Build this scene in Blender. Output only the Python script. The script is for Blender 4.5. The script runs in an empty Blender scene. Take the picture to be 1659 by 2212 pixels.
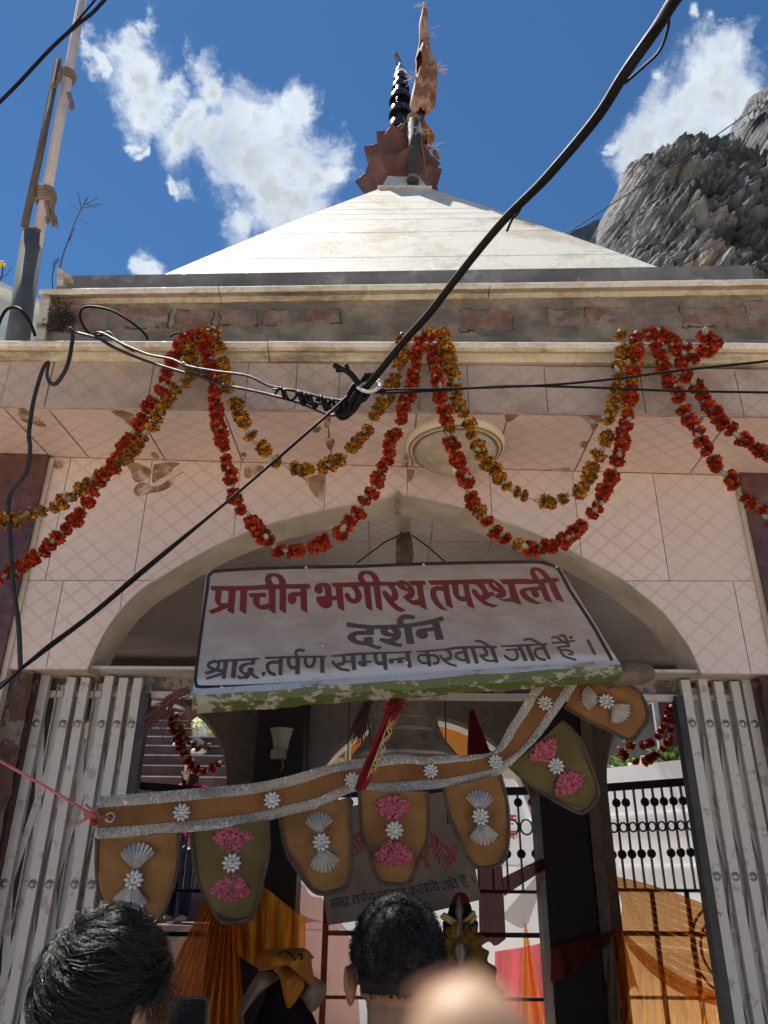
import bpy, bmesh, math, random
from mathutils import Vector, Matrix, noise
random.seed(7)
RAD = math.radians
scene = bpy.context.scene
COL = scene.collection

# ------------------------------------------------------------------ camera
CAMZ = 1.65
FPX, CX, CY = 1661.0, 829.5, 1106.0          # focal length and centre for a 1659 x 2212 picture
PITCH, ROLL = RAD(25.4), RAD(0.65)
FW = Vector((0, math.cos(PITCH), math.sin(PITCH)))
U0 = Vector((0, -math.sin(PITCH), math.cos(PITCH)))
R0 = Vector((1, 0, 0))
RT = R0 * math.cos(ROLL) + U0 * math.sin(ROLL)
UP = U0 * math.cos(ROLL) - R0 * math.sin(ROLL)
cam = bpy.data.cameras.new("camera")
cam.sensor_fit = 'VERTICAL'
cam.sensor_height = 9.8
cam.sensor_width = 7.35
cam.lens = FPX / 2212 * 9.8
cam.clip_start = 0.01
cam.clip_end = 3000
cam.dof.use_dof = True
cam.dof.focus_distance = 3.2
cam.dof.aperture_fstop = 2.2
camo = bpy.data.objects.new("camera", cam)
COL.objects.link(camo)
camo.matrix_world = Matrix(((RT.x, UP.x, -FW.x, 0), (RT.y, UP.y, -FW.y, 0), (RT.z, UP.z, -FW.z, CAMZ), (0, 0, 0, 1)))
scene.camera = camo
scene.view_settings.view_transform = 'Standard'
scene.view_settings.look = 'None'
scene.view_settings.gamma = 1
scene.view_settings.exposure = 1.95
scene.render.resolution_x, scene.render.resolution_y = 768, 1024
scene.cycles.max_bounces = 8
scene.cycles.transparent_max_bounces = 16
scene.cycles.use_denoising = True

def ray(x, y):
    return FW + (x - CX) / FPX * RT + (CY - y) / FPX * UP
def P(x, y, Y):
    "the point of the place seen at picture point x, y when it stands Y metres ahead"
    d = ray(x, y)
    d = d * (Y / d.y)
    return Vector((d.x, d.y, d.z + CAMZ))
SRC = 1659 / 3024
FR = dict(A=(0, 0, 1.0972), B=(1512, 0, 1.0972), C=(0, 1200, 1.0972), D=(1512, 1200, 1.0972), E=(0, 2600, 1.545),
          F=(1000, 2600, 1.545), G=(2000, 2600, 1.545), s1=(800, 2220, 3.318), s2=(1200, 2220, 3.318), s3=(1650, 2200, 2.765),
          s4=(1340, 2400, 3.7705), s5=(780, 2540, 3.1904), s6=(1270, 2520, 3.95), s7=(1600, 2480, 3.7705), s8=(1960, 2460, 3.4563),
          T=(1400, 0, 2.9105), K=(1250, 1380, 4.1475), L=(500, 2700, 4.1475), R=(1950, 2700, 2.0738), M=(1300, 3350, 1.8433),
          N=(600, 3400, 2.0738), Q=(2200, 400, 2.0133), S=(0, 0, 1.0))
def fr(k, x, y):
    o = FR[k]
    return ((o[0] + x / o[2]) * SRC, (o[1] + y / o[2]) * SRC)
def nums(s):
    v = [float(t) for t in s.replace(';', ' ').replace(',', ' ').split()]
    return list(zip(v[0::2], v[1::2]))
def pts(k, s):
    "a traced run of points, read in the survey sheet k"
    q = nums(s)
    return q if k == 'd' else [fr(k, *p) for p in q]

# ------------------------------------------------------------------ light
SUN = Vector((-0.28, 0.27, 0.92)).normalized()
sl = bpy.data.lights.new("sun", 'SUN')
sl.energy = 2.4
sl.angle = RAD(0.53)
sl.color = (1.0, 0.95, 0.87)
so = bpy.data.objects.new("sun", sl)
COL.objects.link(so)
so.rotation_euler = SUN.to_track_quat('Z', 'Y').to_euler()
so.location = (0, 0, 30)

w = bpy.data.worlds.new("World")
scene.world = w
w.use_nodes = True
nt = w.node_tree
nt.nodes.clear()
def N_(t, **kw):
    n = nt.nodes.new(t)
    for k, v in kw.items():
        setattr(n, k, v)
    return n
def plug(n, i, v):
    if hasattr(v, 'is_output') or isinstance(v, bpy.types.NodeSocket):
        nt.links.new(v, n.inputs[i])
    else:
        n.inputs[i].default_value = v
def mth(op, a, b=0.0, c=0.0):
    n = N_('ShaderNodeMath', operation=op)
    plug(n, 0, a); plug(n, 1, b)
    if len(n.inputs) > 2: plug(n, 2, c)
    return n.outputs[0]
out = N_('ShaderNodeOutputWorld')
bg = N_('ShaderNodeBackground')
bg.inputs['Strength'].default_value = 0.05
sky = N_('ShaderNodeTexSky', sky_type='NISHITA')
sky.sun_disc = False
sky.sun_elevation = math.asin(SUN.z)
sky.sun_rotation = math.atan2(SUN.x, SUN.y)
sky.altitude = 3100
sky.air_density = 1.0
sky.dust_density = 0.3
sky.ozone_density = 4.0
tc = N_('ShaderNodeTexCoord')
dirv = tc.outputs['Generated']
nz = N_('ShaderNodeTexNoise'); nz.inputs['Scale'].default_value = 9; nz.inputs['Detail'].default_value = 7; nz.inputs['Roughness'].default_value = .62
nt.links.new(dirv, nz.inputs['Vector'])
vm = N_('ShaderNodeVectorMath', operation='SUBTRACT'); nt.links.new(nz.outputs['Color'], vm.inputs[0]); vm.inputs[1].default_value = (.5, .5, .5)
vs = N_('ShaderNodeVectorMath', operation='SCALE'); nt.links.new(vm.outputs[0], vs.inputs[0]); vs.inputs['Scale'].default_value = .13
va = N_('ShaderNodeVectorMath', operation='ADD'); nt.links.new(dirv, va.inputs[0]); nt.links.new(vs.outputs[0], va.inputs[1])
CLOUDS = """325 52 20; 303 85 34; 262 116 38; 215 118 24; 300 165 62; 292 215 50; 345 215 58; 366 165 40; 415 110 26; 455 135 38; 462 190 44; 415 250 58;
390 290 60; 470 290 62; 545 250 66; 610 205 44; 640 215 34; 610 290 72; 655 345 78; 560 345 84; 690 385 50; 600 430 80; 655 430 70; 520 490 46; 495 440 34; 415 405 34; 375 400 20;
268 275 20; 290 300 16; 440 455 24; 318 585 36; 660 480 50; 480 380 40; 500 330 50;
1575 130 60; 1545 165 72; 1500 200 64; 1560 225 84; 1480 255 92; 1440 300 84; 1520 285 88; 1595 230 56; 1410 335 54; 1450 345 56; 1420 185 22; 1350 305 16; 1500 60 18; 1540 45 20; 1575 30 14; 1470 345 40"""
m = None
for line in CLOUDS.replace('\n', '').split(';'):
    x, y, r = [float(t) for t in line.split()]
    d = ray(x, y)
    z = d.length
    d = d.normalized()
    n = N_('ShaderNodeVectorMath', operation='DISTANCE')
    nt.links.new(va.outputs[0], n.inputs[0]); n.inputs[1].default_value = d
    q = mth('MULTIPLY', n.outputs['Value'], 1661 * z / r)
    m = q if m is None else mth('SMOOTH_MIN', m, q, .25)
nf = N_('ShaderNodeTexNoise'); nf.inputs['Scale'].default_value = 26; nf.inputs['Detail'].default_value = 8; nf.inputs['Roughness'].default_value = .6
nt.links.new(va.outputs[0], nf.inputs['Vector'])
dens = mth('ADD', mth('SUBTRACT', 1.12, m), mth('MULTIPLY', mth('SUBTRACT', nf.outputs['Fac'], .5), 1.5))
mr = N_('ShaderNodeMapRange', interpolation_type='SMOOTHSTEP')
plug(mr, 0, dens); mr.inputs[1].default_value = -.25; mr.inputs[2].default_value = .95
mr2 = N_('ShaderNodeMapRange', interpolation_type='SMOOTHSTEP')
plug(mr2, 0, mth('ADD', dens, mth('MULTIPLY', mth('SUBTRACT', nz.outputs['Fac'], .5), 1.6))); mr2.inputs[1].default_value = .45; mr2.inputs[2].default_value = 1.25
cc = N_('ShaderNodeMixRGB'); plug(cc, 0, mr2.outputs[0])
CLOUD_B = 5.3
cc.inputs[1].default_value = (.86 * CLOUD_B, .94 * CLOUD_B, 1.02 * CLOUD_B, 1); cc.inputs[2].default_value = (.56 * CLOUD_B, .61 * CLOUD_B, .66 * CLOUD_B, 1)
# ridge tops of a cloud are brighter than its grey middle
mix = N_('ShaderNodeMixRGB'); plug(mix, 0, mr.outputs[0])
tn = N_('ShaderNodeMixRGB', blend_type='MULTIPLY'); tn.inputs[0].default_value = 1; nt.links.new(sky.outputs[0], tn.inputs[1]); tn.inputs[2].default_value = (.42, .64, .73, 1)   # thin clear mountain air
nt.links.new(tn.outputs[0], mix.inputs[1]); nt.links.new(cc.outputs[0], mix.inputs[2])
nt.links.new(mix.outputs[0], bg.inputs['Color'])
nt.links.new(bg.outputs[0], out.inputs['Surface'])

# ------------------------------------------------------------------ materials
MATS = {}
class NG:
    "a small helper to write node trees"
    def __init__(s, name):
        s.m = bpy.data.materials.new(name); s.m.use_nodes = True
        s.t = s.m.node_tree; s.t.nodes.clear()
        s.out = s.n('ShaderNodeOutputMaterial')
        s.b = s.n('ShaderNodeBsdfPrincipled')
        s.l(s.b.outputs[0], s.out.inputs[0])
        s.tc = s.n('ShaderNodeTexCoord')
        s.co = s.tc.outputs['Object']
    def n(s, t, **kw):
        n = s.t.nodes.new(t)
        for k, v in kw.items(): setattr(n, k, v)
        return n
    def l(s, a, b): s.t.links.new(a, b)
    def p(s, n, i, v):
        if isinstance(v, bpy.types.NodeSocket): s.l(v, n.inputs[i])
        else: n.inputs[i].default_value = v
    def math(s, op, a, b=0.0, c=0.0, clamp=False):
        n = s.n('ShaderNodeMath', operation=op); n.use_clamp = clamp
        s.p(n, 0, a); s.p(n, 1, b); s.p(n, 2, c)
        return n.outputs[0]
    def noise(s, scale, detail=4, rough=.55, vec=None, out='Fac', dist=0):
        n = s.n('ShaderNodeTexNoise'); s.l(vec or s.co, n.inputs['Vector'])
        n.inputs['Scale'].default_value = scale; n.inputs['Detail'].default_value = detail; n.inputs['Roughness'].default_value = rough
        n.inputs['Distortion'].default_value = dist
        return n.outputs[out]
    def step(s, v, a, b):
        n = s.n('ShaderNodeMapRange', interpolation_type='SMOOTHSTEP'); s.p(n, 0, v)
        n.inputs[1].default_value = a; n.inputs[2].default_value = b
        return n.outputs[0]
    def mix(s, f, a, b, mode='MIX'):
        n = s.n('ShaderNodeMixRGB', blend_type=mode); s.p(n, 0, f)
        for i, v in ((1, a), (2, b)):
            if isinstance(v, bpy.types.NodeSocket): s.l(v, n.inputs[i])
            else: n.inputs[i].default_value = (*v[:3], 1)
        return n.outputs[0]
    def xyz(s, vec=None):
        n = s.n('ShaderNodeSeparateXYZ'); s.l(vec or s.co, n.inputs[0]); return n.outputs
    def scaled(s, v):
        n = s.n('ShaderNodeMapping'); s.l(s.co, n.inputs[0]); n.inputs['Scale'].default_value = v; return n.outputs[0]
    def bump(s, h, strength=.3, dist=.01):
        n = s.n('ShaderNodeBump'); s.p(n, 'Height', h); n.inputs['Strength'].default_value = strength; n.inputs['Distance'].default_value = dist
        s.l(n.outputs[0], s.b.inputs['Normal'])
    def done(s, col=None, rough=None, metal=0, spec=.5):
        if col is not None:
            if isinstance(col, bpy.types.NodeSocket): s.l(col, s.b.inputs['Base Color'])
            else: s.b.inputs['Base Color'].default_value = (*col[:3], 1)
        if rough is not None: s.p(s.b, 'Roughness', rough)
        s.b.inputs['Metallic'].default_value = metal
        s.b.inputs['Specular IOR Level'].default_value = spec
        return s.m

def mk(name, col, rough=.6, var=.25, scale=6, bump=.15, bscale=60, metal=0, spec=.5, dirt=None, dscale=4, dth=(.5, .7), stretch=None, bdist=.004):
    g = NG(name)
    vec = g.scaled(stretch) if stretch else None
    f = g.noise(scale, 6, .6, vec)
    dark = tuple(c * (1 - var) for c in col); lite = tuple(min(1, c * (1 + var * .7)) for c in col)
    c = g.mix(g.step(f, .3, .7), dark, lite)
    if dirt:
        c = g.mix(g.step(g.noise(dscale, 8, .65, vec), *dth), c, dirt)
    if bump: g.bump(g.noise(bscale, 4, .6), bump, bdist)
    r = g.math('ADD', g.math('MULTIPLY', g.noise(scale * 2.3, 3), .25), rough - .12)
    return g.done(c, r, metal, spec)

def mk_tile(name, axes, s=.107, base=(.635, .52, .475), line=(.51, .375, .335), rough=.32, relief=.25, dirt=(.36, .27, .22), dirt_amt=(.55, .85), vs=1.0):
    g = NG(name)
    o = g.xyz()
    u = o['XYZ'.index(axes[0])]; v = o['XYZ'.index(axes[1])]
    v = g.math('MULTIPLY', v, vs if vs != 1.0 else 1.16)
    a = g.math('DIVIDE', g.math('ADD', u, v), s); b = g.math('DIVIDE', g.math('SUBTRACT', u, v), s)
    fa = g.math('ABSOLUTE', g.math('SUBTRACT', g.math('FRACT', g.math('ADD', a, 100.0)), .5))
    fb = g.math('ABSOLUTE', g.math('SUBTRACT', g.math('FRACT', g.math('ADD', b, 100.0)), .5))
    c = g.math('MAXIMUM', fa, fb)
    lat = g.step(c, .405, .43)
    rings = g.math('MULTIPLY', g.math('ADD', g.math('SINE', g.math('MULTIPLY', c, 66.0)), 1.0), .5)
    rings = g.step(rings, .35, .85)
    wear = g.step(g.noise(3.1, 5, .6), .3, .62)
    col = g.mix(g.math('MULTIPLY', rings, .38), base, line)
    col = g.mix(g.math('MULTIPLY', lat, g.math('ADD', g.math('MULTIPLY', wear, .55), .35)), col, line)
    col = g.mix(g.math('MULTIPLY', g.step(g.noise(1.7, 8, .7), .38, .75), .35), col, tuple(x * .74 for x in base))
    col = g.mix(g.step(g.noise(2.3, 10, .72), *dirt_amt), col, dirt)
    sc = g.noise(70, 3, .6)
    col = g.mix(g.step(sc, .69, .74), col, tuple(x * .6 for x in dirt))
    gi = g.n('ShaderNodeNewGeometry'); col = g.mix(g.math('MULTIPLY', gi.outputs['Random Per Island'], .30), col, (base[0] * .72, base[1] * .70, base[2] * .66))
    col = g.mix(g.math('MULTIPLY', g.step(g.noise(4.5, 7, .7, g.scaled((3.2, 1, .45))), .55, .75), .32), col, dirt)
    h = g.math('ADD', g.math('MULTIPLY', rings, .8), g.math('MULTIPLY', g.noise(130, 3), .35))
    g.bump(h, relief, .004)
    r = g.math('ADD', g.math('MULTIPLY', g.noise(9, 4), .35), rough - .15)
    return g.done(col, r)

def mk_marble(name, base=(.52, .495, .43), vein=(.33, .275, .18), k=1.0, dirt=None):
    g = NG(name)
    warp = g.noise(1.6, 5, .6, out='Color')
    va = g.n('ShaderNodeVectorMath', operation='MULTIPLY_ADD'); g.l(warp, va.inputs[0]); va.inputs[1].default_value = (1.1, 1.1, 1.1); g.l(g.co, va.inputs[2])
    n1 = g.noise(2.2 * k, 9, .62, va.outputs[0])
    vein_f = g.step(g.math('ABSOLUTE', g.math('SUBTRACT', n1, .5)), .035, .0)
    blot = g.step(g.noise(1.5 * k, 8, .66, va.outputs[0]), .49, .64)
    c = g.mix(g.math('MULTIPLY', blot, .85), base, vein)
    c = g.mix(g.math('MULTIPLY', vein_f, .32), c, tuple(x * .62 for x in vein))
    gr = g.n('ShaderNodeTexVoronoi'); g.l(g.co, gr.inputs['Vector']); gr.inputs['Scale'].default_value = 70
    gv = g.n('ShaderNodeSeparateColor'); g.l(gr.outputs['Color'], gv.inputs[0])
    c = g.mix(g.math('MULTIPLY', g.step(gv.outputs[0], .75, 1), .28), c, tuple(min(1, x * 1.35) for x in base))
    if dirt: c = g.mix(g.step(g.noise(5, 9, .7, g.scaled((.5, 1, 2.2))), .46, .66), c, dirt)
    g.bump(g.noise(60, 4), .12, .004)
    r = g.math('SUBTRACT', .78, g.math('MULTIPLY', g.step(gv.outputs[1], .8, 1), .25))
    return g.done(c, r)

def mk_cloth(name, col, rough=.85, weave=400, bump=.5, var=.3, trans=0, sheer=0, scale=7):
    g = NG(name)
    o = g.xyz()
    wx = g.math('SINE', g.math('MULTIPLY', g.math('ADD', o[0], g.math('MULTIPLY', o[1], .3)), weave * 2)); wz = g.math('SINE', g.math('MULTIPLY', o[2], weave * 2))
    wv = g.math('MULTIPLY', wx, wz)
    c = g.mix(g.step(g.noise(scale, 6, .6), .3, .7), tuple(x * (1 - var) for x in col), tuple(min(1, x * (1 + var * .6)) for x in col))
    c = g.mix(g.math('MULTIPLY', g.math('ADD', wv, 1), .14), c, tuple(x * .35 for x in col))
    g.bump(g.math('ADD', wv, g.noise(120, 3)), bump, .002)
    m = g.done(c, rough, 0, .2)
    last = g.b.outputs[0]
    if trans:
        tr = g.n('ShaderNodeBsdfTranslucent'); g.l(c, tr.inputs[0])
        ms = g.n('ShaderNodeMixShader'); ms.inputs[0].default_value = trans
        g.l(last, ms.inputs[1]); g.l(tr.outputs[0], ms.inputs[2]); last = ms.outputs[0]
    if sheer:
        tp = g.n('ShaderNodeBsdfTransparent'); tp.inputs[0].default_value = (*[min(1, x * .75 + .28) for x in col], 1)
        ms = g.n('ShaderNodeMixShader'); ms.inputs[0].default_value = sheer
        g.l(last, ms.inputs[1]); g.l(tp.outputs[0], ms.inputs[2]); last = ms.outputs[0]
    g.l(last, g.out.inputs[0])
    return m

def mk_peel(name, a, b, c, scale=9, th=.5, rough=.6, stretch=(1, 1, 1), metal=0):
    "layers of old paint: a over b over c"
    g = NG(name)
    v = g.scaled(stretch)
    f1 = g.step(g.noise(scale, 9, .68, v), th, th + .03)
    f2 = g.step(g.noise(scale * 1.7, 9, .7, v), th + .08, th + .11)
    col = g.mix(f1, a, b); col = g.mix(f2, col, c)
    col = g.mix(g.math('MULTIPLY', g.noise(scale * 4, 5), .35), col, tuple(x * .5 for x in a))
    g.bump(g.math('ADD', f1, f2), -.5, .003)
    return g.done(col, rough, metal)

TILE = mk_tile("tile_wall", 'XZ')
TILE_SOFFIT = mk_tile("tile_soffit", 'XY', base=(.66, .53, .485), line=(.52, .37, .34), relief=.1)
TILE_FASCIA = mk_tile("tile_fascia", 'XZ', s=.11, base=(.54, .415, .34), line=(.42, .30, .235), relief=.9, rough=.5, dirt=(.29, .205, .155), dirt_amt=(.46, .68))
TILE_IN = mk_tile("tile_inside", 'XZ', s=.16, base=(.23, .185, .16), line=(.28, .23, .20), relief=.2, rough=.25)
TILE_CEIL = mk_tile("tile_ceiling", 'XY', s=.088, base=(.52, .44, .40), line=(.40, .325, .295), relief=.7, rough=.16)
GROUT = mk("grout", (.40, .33, .29), .9, .3, 12)
PLASTER = mk("plaster_cream", (.46, .40, .32), .8, .22, 5, .25, 40, dirt=(.33, .27, .20), dth=(.5, .75))
MORTAR_BROWN = mk("bared_mortar", (.24, .135, .085), .9, .45, 14, .5, 70, dirt=(.46, .36, .30), dscale=11, dth=(.50, .62))
MARBLE = mk_marble("marble_white")
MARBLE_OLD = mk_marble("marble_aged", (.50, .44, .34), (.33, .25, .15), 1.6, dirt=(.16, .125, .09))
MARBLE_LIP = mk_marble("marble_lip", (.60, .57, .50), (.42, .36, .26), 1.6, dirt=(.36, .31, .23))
SLATE = mk("slate_slab", (.15, .145, .135), .7, .35, 5, .25, 40, dirt=(.30, .30, .28), dscale=6, dth=(.55, .7))
RENDER_ = mk("old_render", (.215, .17, .125), .95, .45, 7, .8, 35, dirt=(.12, .105, .085), dscale=3, dth=(.45, .65), bdist=.01)
BRICK = mk("old_brick", (.235, .125, .09), .95, .4, 9, .8, 45, dirt=(.20, .165, .13), dscale=9, dth=(.48, .6), bdist=.01)
GRANITE = mk("maroon_granite", (.085, .035, .032), .3, .4, 25, .05, 80, dirt=(.16, .11, .10), dscale=5, dth=(.55, .8))
DARKPIL = mk("dark_granite", (.016, .008, .007), .6, .4, 25, .05, 80)
ROCK = None
STEEL = mk_peel("gate_paint", (.46, .43, .40), (.30, .265, .23), (.14, .085, .055), 15, .565, .5)
STEEL_DK = mk("dark_iron", (.03, .028, .027), .55, .4, 12, .2, 60, .3)
RIVET = mk("rivet_steel", (.42, .41, .40), .4, .2, 40, .1, 60, .7)
CABLE = mk("black_cable", (.007, .007, .007), .6, .3, 10, .03, 50, 0, .12)
CABLE_G = mk("grey_flat_cable", (.020, .020, .020), .6, .4, 20, .15, 50, 0, .3)
WIRE_W = mk("pale_wire", (.45, .44, .40), .4, .2, 20)
POLE_W = mk("pole_paint", (.46, .40, .37), .5, .2, 4, .1, 40, dirt=(.30, .24, .21), dscale=3, dth=(.55, .8))
POLE_G = mk("pole_grey", (.085, .085, .082), .75, .3, 5, .15, 40, 0, dirt=(.22, .21, .20), dscale=6, dth=(.58, .75))
POLE_DK = mk("flagpole_paint", (.03, .036, .035), .8, .35, 8, .2, 40, .2)
WOODSTRIP = mk("lath", (.09, .07, .055), .8, .3, 10, .4, 40, stretch=(6, 6, .6))
RAG = mk_cloth("rag", (.22, .16, .12), weave=700)
LOTUS = mk("lotus_red", (.060, .013, .010), .6, .45, 9, .4, 35, dirt=(.09, .04, .035), dscale=8, dth=(.5, .7))
BLACKGL = mk("black_gloss", (.010, .009, .009), .22, .3, 10, .05, 30, 0, .6)
SILVER = mk("silver", (.55, .56, .57), .28, .2, 20, .1, 60, .9)
BELLM = mk("bell_bronze", (.31, .285, .26), .45, .35, 7, .3, 60, .75, dirt=(.09, .075, .065), dscale=6, dth=(.5, .75))
GLASSL = mk("lamp_glass", (.42, .34, .26), .25, .2, 10, .05)
ENAMEL = mk("lamp_enamel", (.62, .54, .42), .35, .15, 6, .1, 40, dirt=(.30, .12, .05), dscale=14, dth=(.66, .72))
GOLD = mk("gold_line", (.28, .17, .05), .5, .3, 30, 0)
GREEN_L = mk("green_line", (.05, .09, .06), .5, .3, 30, 0)
# ------------------------------------------------------------------ mesh helpers
V = Vector
def wloc(o):
    l = V((0, 0, 0))
    while o is not None:
        l = l + o.location; o = o.parent
    return l
class MB:
    "collects shapes and links them as one mesh object"
    def __init__(s): s.v = []; s.f = []; s.mi = []; s.m = 0; s.sm = []; s.smooth = False
    def face(s, idx): s.f.append(idx); s.mi.append(s.m); s.sm.append(s.smooth)
    def poly(s, P_):
        b = len(s.v); s.v += [V(p) for p in P_]; s.face(list(range(b, b + len(P_))))
    def box(s, lo, hi, M=None):
        (x0, y0, z0), (x1, y1, z1) = lo, hi
        b = len(s.v)
        q = [V(p) for p in ((x0, y0, z0), (x1, y0, z0), (x1, y1, z0), (x0, y1, z0), (x0, y0, z1), (x1, y0, z1), (x1, y1, z1), (x0, y1, z1))]
        if M is not None: q = [M @ p for p in q]
        s.v += q
        for f in ((0, 3, 2, 1), (4, 5, 6, 7), (0, 1, 5, 4), (1, 2, 6, 5), (2, 3, 7, 6), (3, 0, 4, 7)): s.face([b + i for i in f])
    def hexa(s, a, d):
        "bottom ring a (4 points) and top ring d"
        b = len(s.v); s.v += [V(p) for p in a] + [V(p) for p in d]
        for f in ((0, 3, 2, 1), (4, 5, 6, 7), (0, 1, 5, 4), (1, 2, 6, 5), (2, 3, 7, 6), (3, 0, 4, 7)): s.face([b + i for i in f])
    def prism(s, poly, off):
        "a flat outline given thickness off (a vector)"
        n = len(poly); b = len(s.v); off = V(off)
        s.v += [V(p) for p in poly] + [V(p) + off for p in poly]
        s.face(list(range(b, b + n))); s.face(list(range(b + 2 * n - 1, b + n - 1, -1)))
        for i in range(n):
            j = (i + 1) % n
            s.face([b + i, b + n + i, b + n + j, b + j])
    def tube(s, path, rad, n=8, caps=True, flat=1.0, up=None):
        path = [V(p) for p in path]; k = len(path)
        rads = rad if isinstance(rad, (list, tuple)) else [rad] * k
        b = len(s.v); prev = None; sm0 = s.smooth; s.smooth = True
        for i, p in enumerate(path):
            t = (path[min(i + 1, k - 1)] - path[max(i - 1, 0)])
            t = t.normalized() if t.length > 1e-9 else V((0, 0, 1))
            if prev is None:
                a = V(up) if up else (V((0, 0, 1)) if abs(t.z) < .9 else V((0, 1, 0)))
                prev = a
            x = (prev - t * prev.dot(t))
            if x.length < 1e-6: x = t.orthogonal()
            x.normalize(); y = t.cross(x); prev = x
            for j in range(n):
                a = 2 * math.pi * j / n
                s.v.append(p + (x * math.cos(a) * flat + y * math.sin(a)) * rads[i])
        for i in range(k - 1):
            for j in range(n):
                jj = (j + 1) % n
                s.face([b + i * n + j, b + i * n + jj, b + (i + 1) * n + jj, b + (i + 1) * n + j])
        s.smooth = False
        if caps:
            s.face([b + j for j in range(n - 1, -1, -1)]); s.face([b + (k - 1) * n + j for j in range(n)])
        s.smooth = sm0
    def lathe(s, prof, c, n=24, M=None, caps=True):
        b = len(s.v); c = V(c); sm0 = s.smooth; s.smooth = True
        for r, z in prof:
            for j in range(n):
                a = 2 * math.pi * j / n
                p = V((r * math.cos(a), r * math.sin(a), z))
                if M is not None: p = M @ p
                s.v.append(c + p)
        for i in range(len(prof) - 1):
            for j in range(n):
                jj = (j + 1) % n
                s.face([b + i * n + j, b + i * n + jj, b + (i + 1) * n + jj, b + (i + 1) * n + j])
        if caps:
            s.face([b + j for j in range(n - 1, -1, -1)]); s.face([b + (len(prof) - 1) * n + j for j in range(n)])
        s.smooth = sm0
    def grid(s, fn, nu, nv, closed=False):
        b = len(s.v)
        for i in range(nu + 1):
            for j in range(nv + 1): s.v.append(V(fn(i / nu, j / nv)))
        for i in range(nu):
            for j in range(nv):
                a = b + i * (nv + 1) + j
                s.face([a, a + nv + 1, a + nv + 2, a + 1])
    def ball(s, c, r, n=10, m=6, sq=(1, 1, 1)):
        b = len(s.v); c = V(c); sm0 = s.smooth; s.smooth = True
        for i in range(m + 1):
            t = math.pi * i / m
            for j in range(n):
                a = 2 * math.pi * j / n
                s.v.append(c + V((r * sq[0] * math.sin(t) * math.cos(a), r * sq[1] * math.sin(t) * math.sin(a), r * sq[2] * math.cos(t))))
        for i in range(m):
            for j in range(n):
                jj = (j + 1) % n
                s.face([b + i * n + j, b + (i + 1) * n + j, b + (i + 1) * n + jj, b + i * n + jj])
        s.smooth = sm0
    def build(s, name, mats, parent=None, loc=None):
        me = bpy.data.meshes.new(name)
        base = V(loc) if loc is not None else V((0, 0, 0))
        o = wloc(parent) if parent is not None else V((0, 0, 0))
        og = o + base if parent is not None else base
        me.from_pydata([v - og for v in s.v], [], s.f)
        for m_ in (mats if isinstance(mats, (list, tuple)) else [mats]): me.materials.append(m_)
        me.polygons.foreach_set('material_index', s.mi)
        me.polygons.foreach_set('use_smooth', s.sm)
        me.validate(); me.update()
        ob = bpy.data.objects.new(name, me); COL.objects.link(ob)
        ob.location = base
        if parent is not None: ob.parent = parent
        return ob
def tag(o, label, cat, group=None):
    o['label'] = label; o['category'] = cat
    if group: o['group'] = group
    return o
def thing(name, label, cat, loc=(0, 0, 0), group=None):
    o = bpy.data.objects.new(name, None); COL.objects.link(o); o.location = loc; o.empty_display_size = .1
    return tag(o, label, cat, group)
def struct(o): o['kind'] = 'structure'; return o
def smooth(p, n=6):
    "a Catmull-Rom run through the points (vectors or tuples)"
    p = [V(q) if len(q) == 3 else V((q[0], q[1], 0)) for q in p]
    if len(p) < 3: return p
    r = []
    for i in range(len(p) - 1):
        a, b, c, d = p[max(i - 1, 0)], p[i], p[i + 1], p[min(i + 2, len(p) - 1)]
        for k in range(n):
            t = k / n
            r.append(.5 * ((2 * b) + (c - a) * t + (2 * a - 5 * b + 4 * c - d) * t * t + (3 * b - a - 3 * c + d) * t ** 3))
    r.append(p[-1])
    return r
def sm2(p, n=6): return [(q.x, q.y) for q in smooth(p, n)]
def lerp(a, b, t): return a + (b - a) * t
def interp(tab, x):
    "piecewise value of a table of (x, y)"
    if x <= tab[0][0]: return tab[0][1]
    for (a, b), (c, d) in zip(tab, tab[1:]):
        if x <= c: return b + (d - b) * (x - a) / (c - a)
    return tab[-1][1]
def fbm(p, o=5, g=2.1, a=.5):
    s, k = 0, 1
    for _ in range(o):
        s += k * noise.noise(p); p = p * g; k *= a
    return s

# ------------------------------------------------------------------ ground and the far cliffs
b = MB(); b.grid(lambda u, v: (lerp(-700, 700, u), lerp(-40, 1200, v), 0), 4, 4)
struct(b.build("ground", mk("paving_ground", (.60, .48, .36), .9, .25, .8, .2, 20, dirt=(.22, .2, .18), dscale=.6)))
b = MB(); b.box((-3.3, 2.45, .004), (3.4, 6.3, .12))
struct(b.build("floor", mk("shrine_floor", (.32, .30, .29), .35, .2, 3, .05)))

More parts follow.
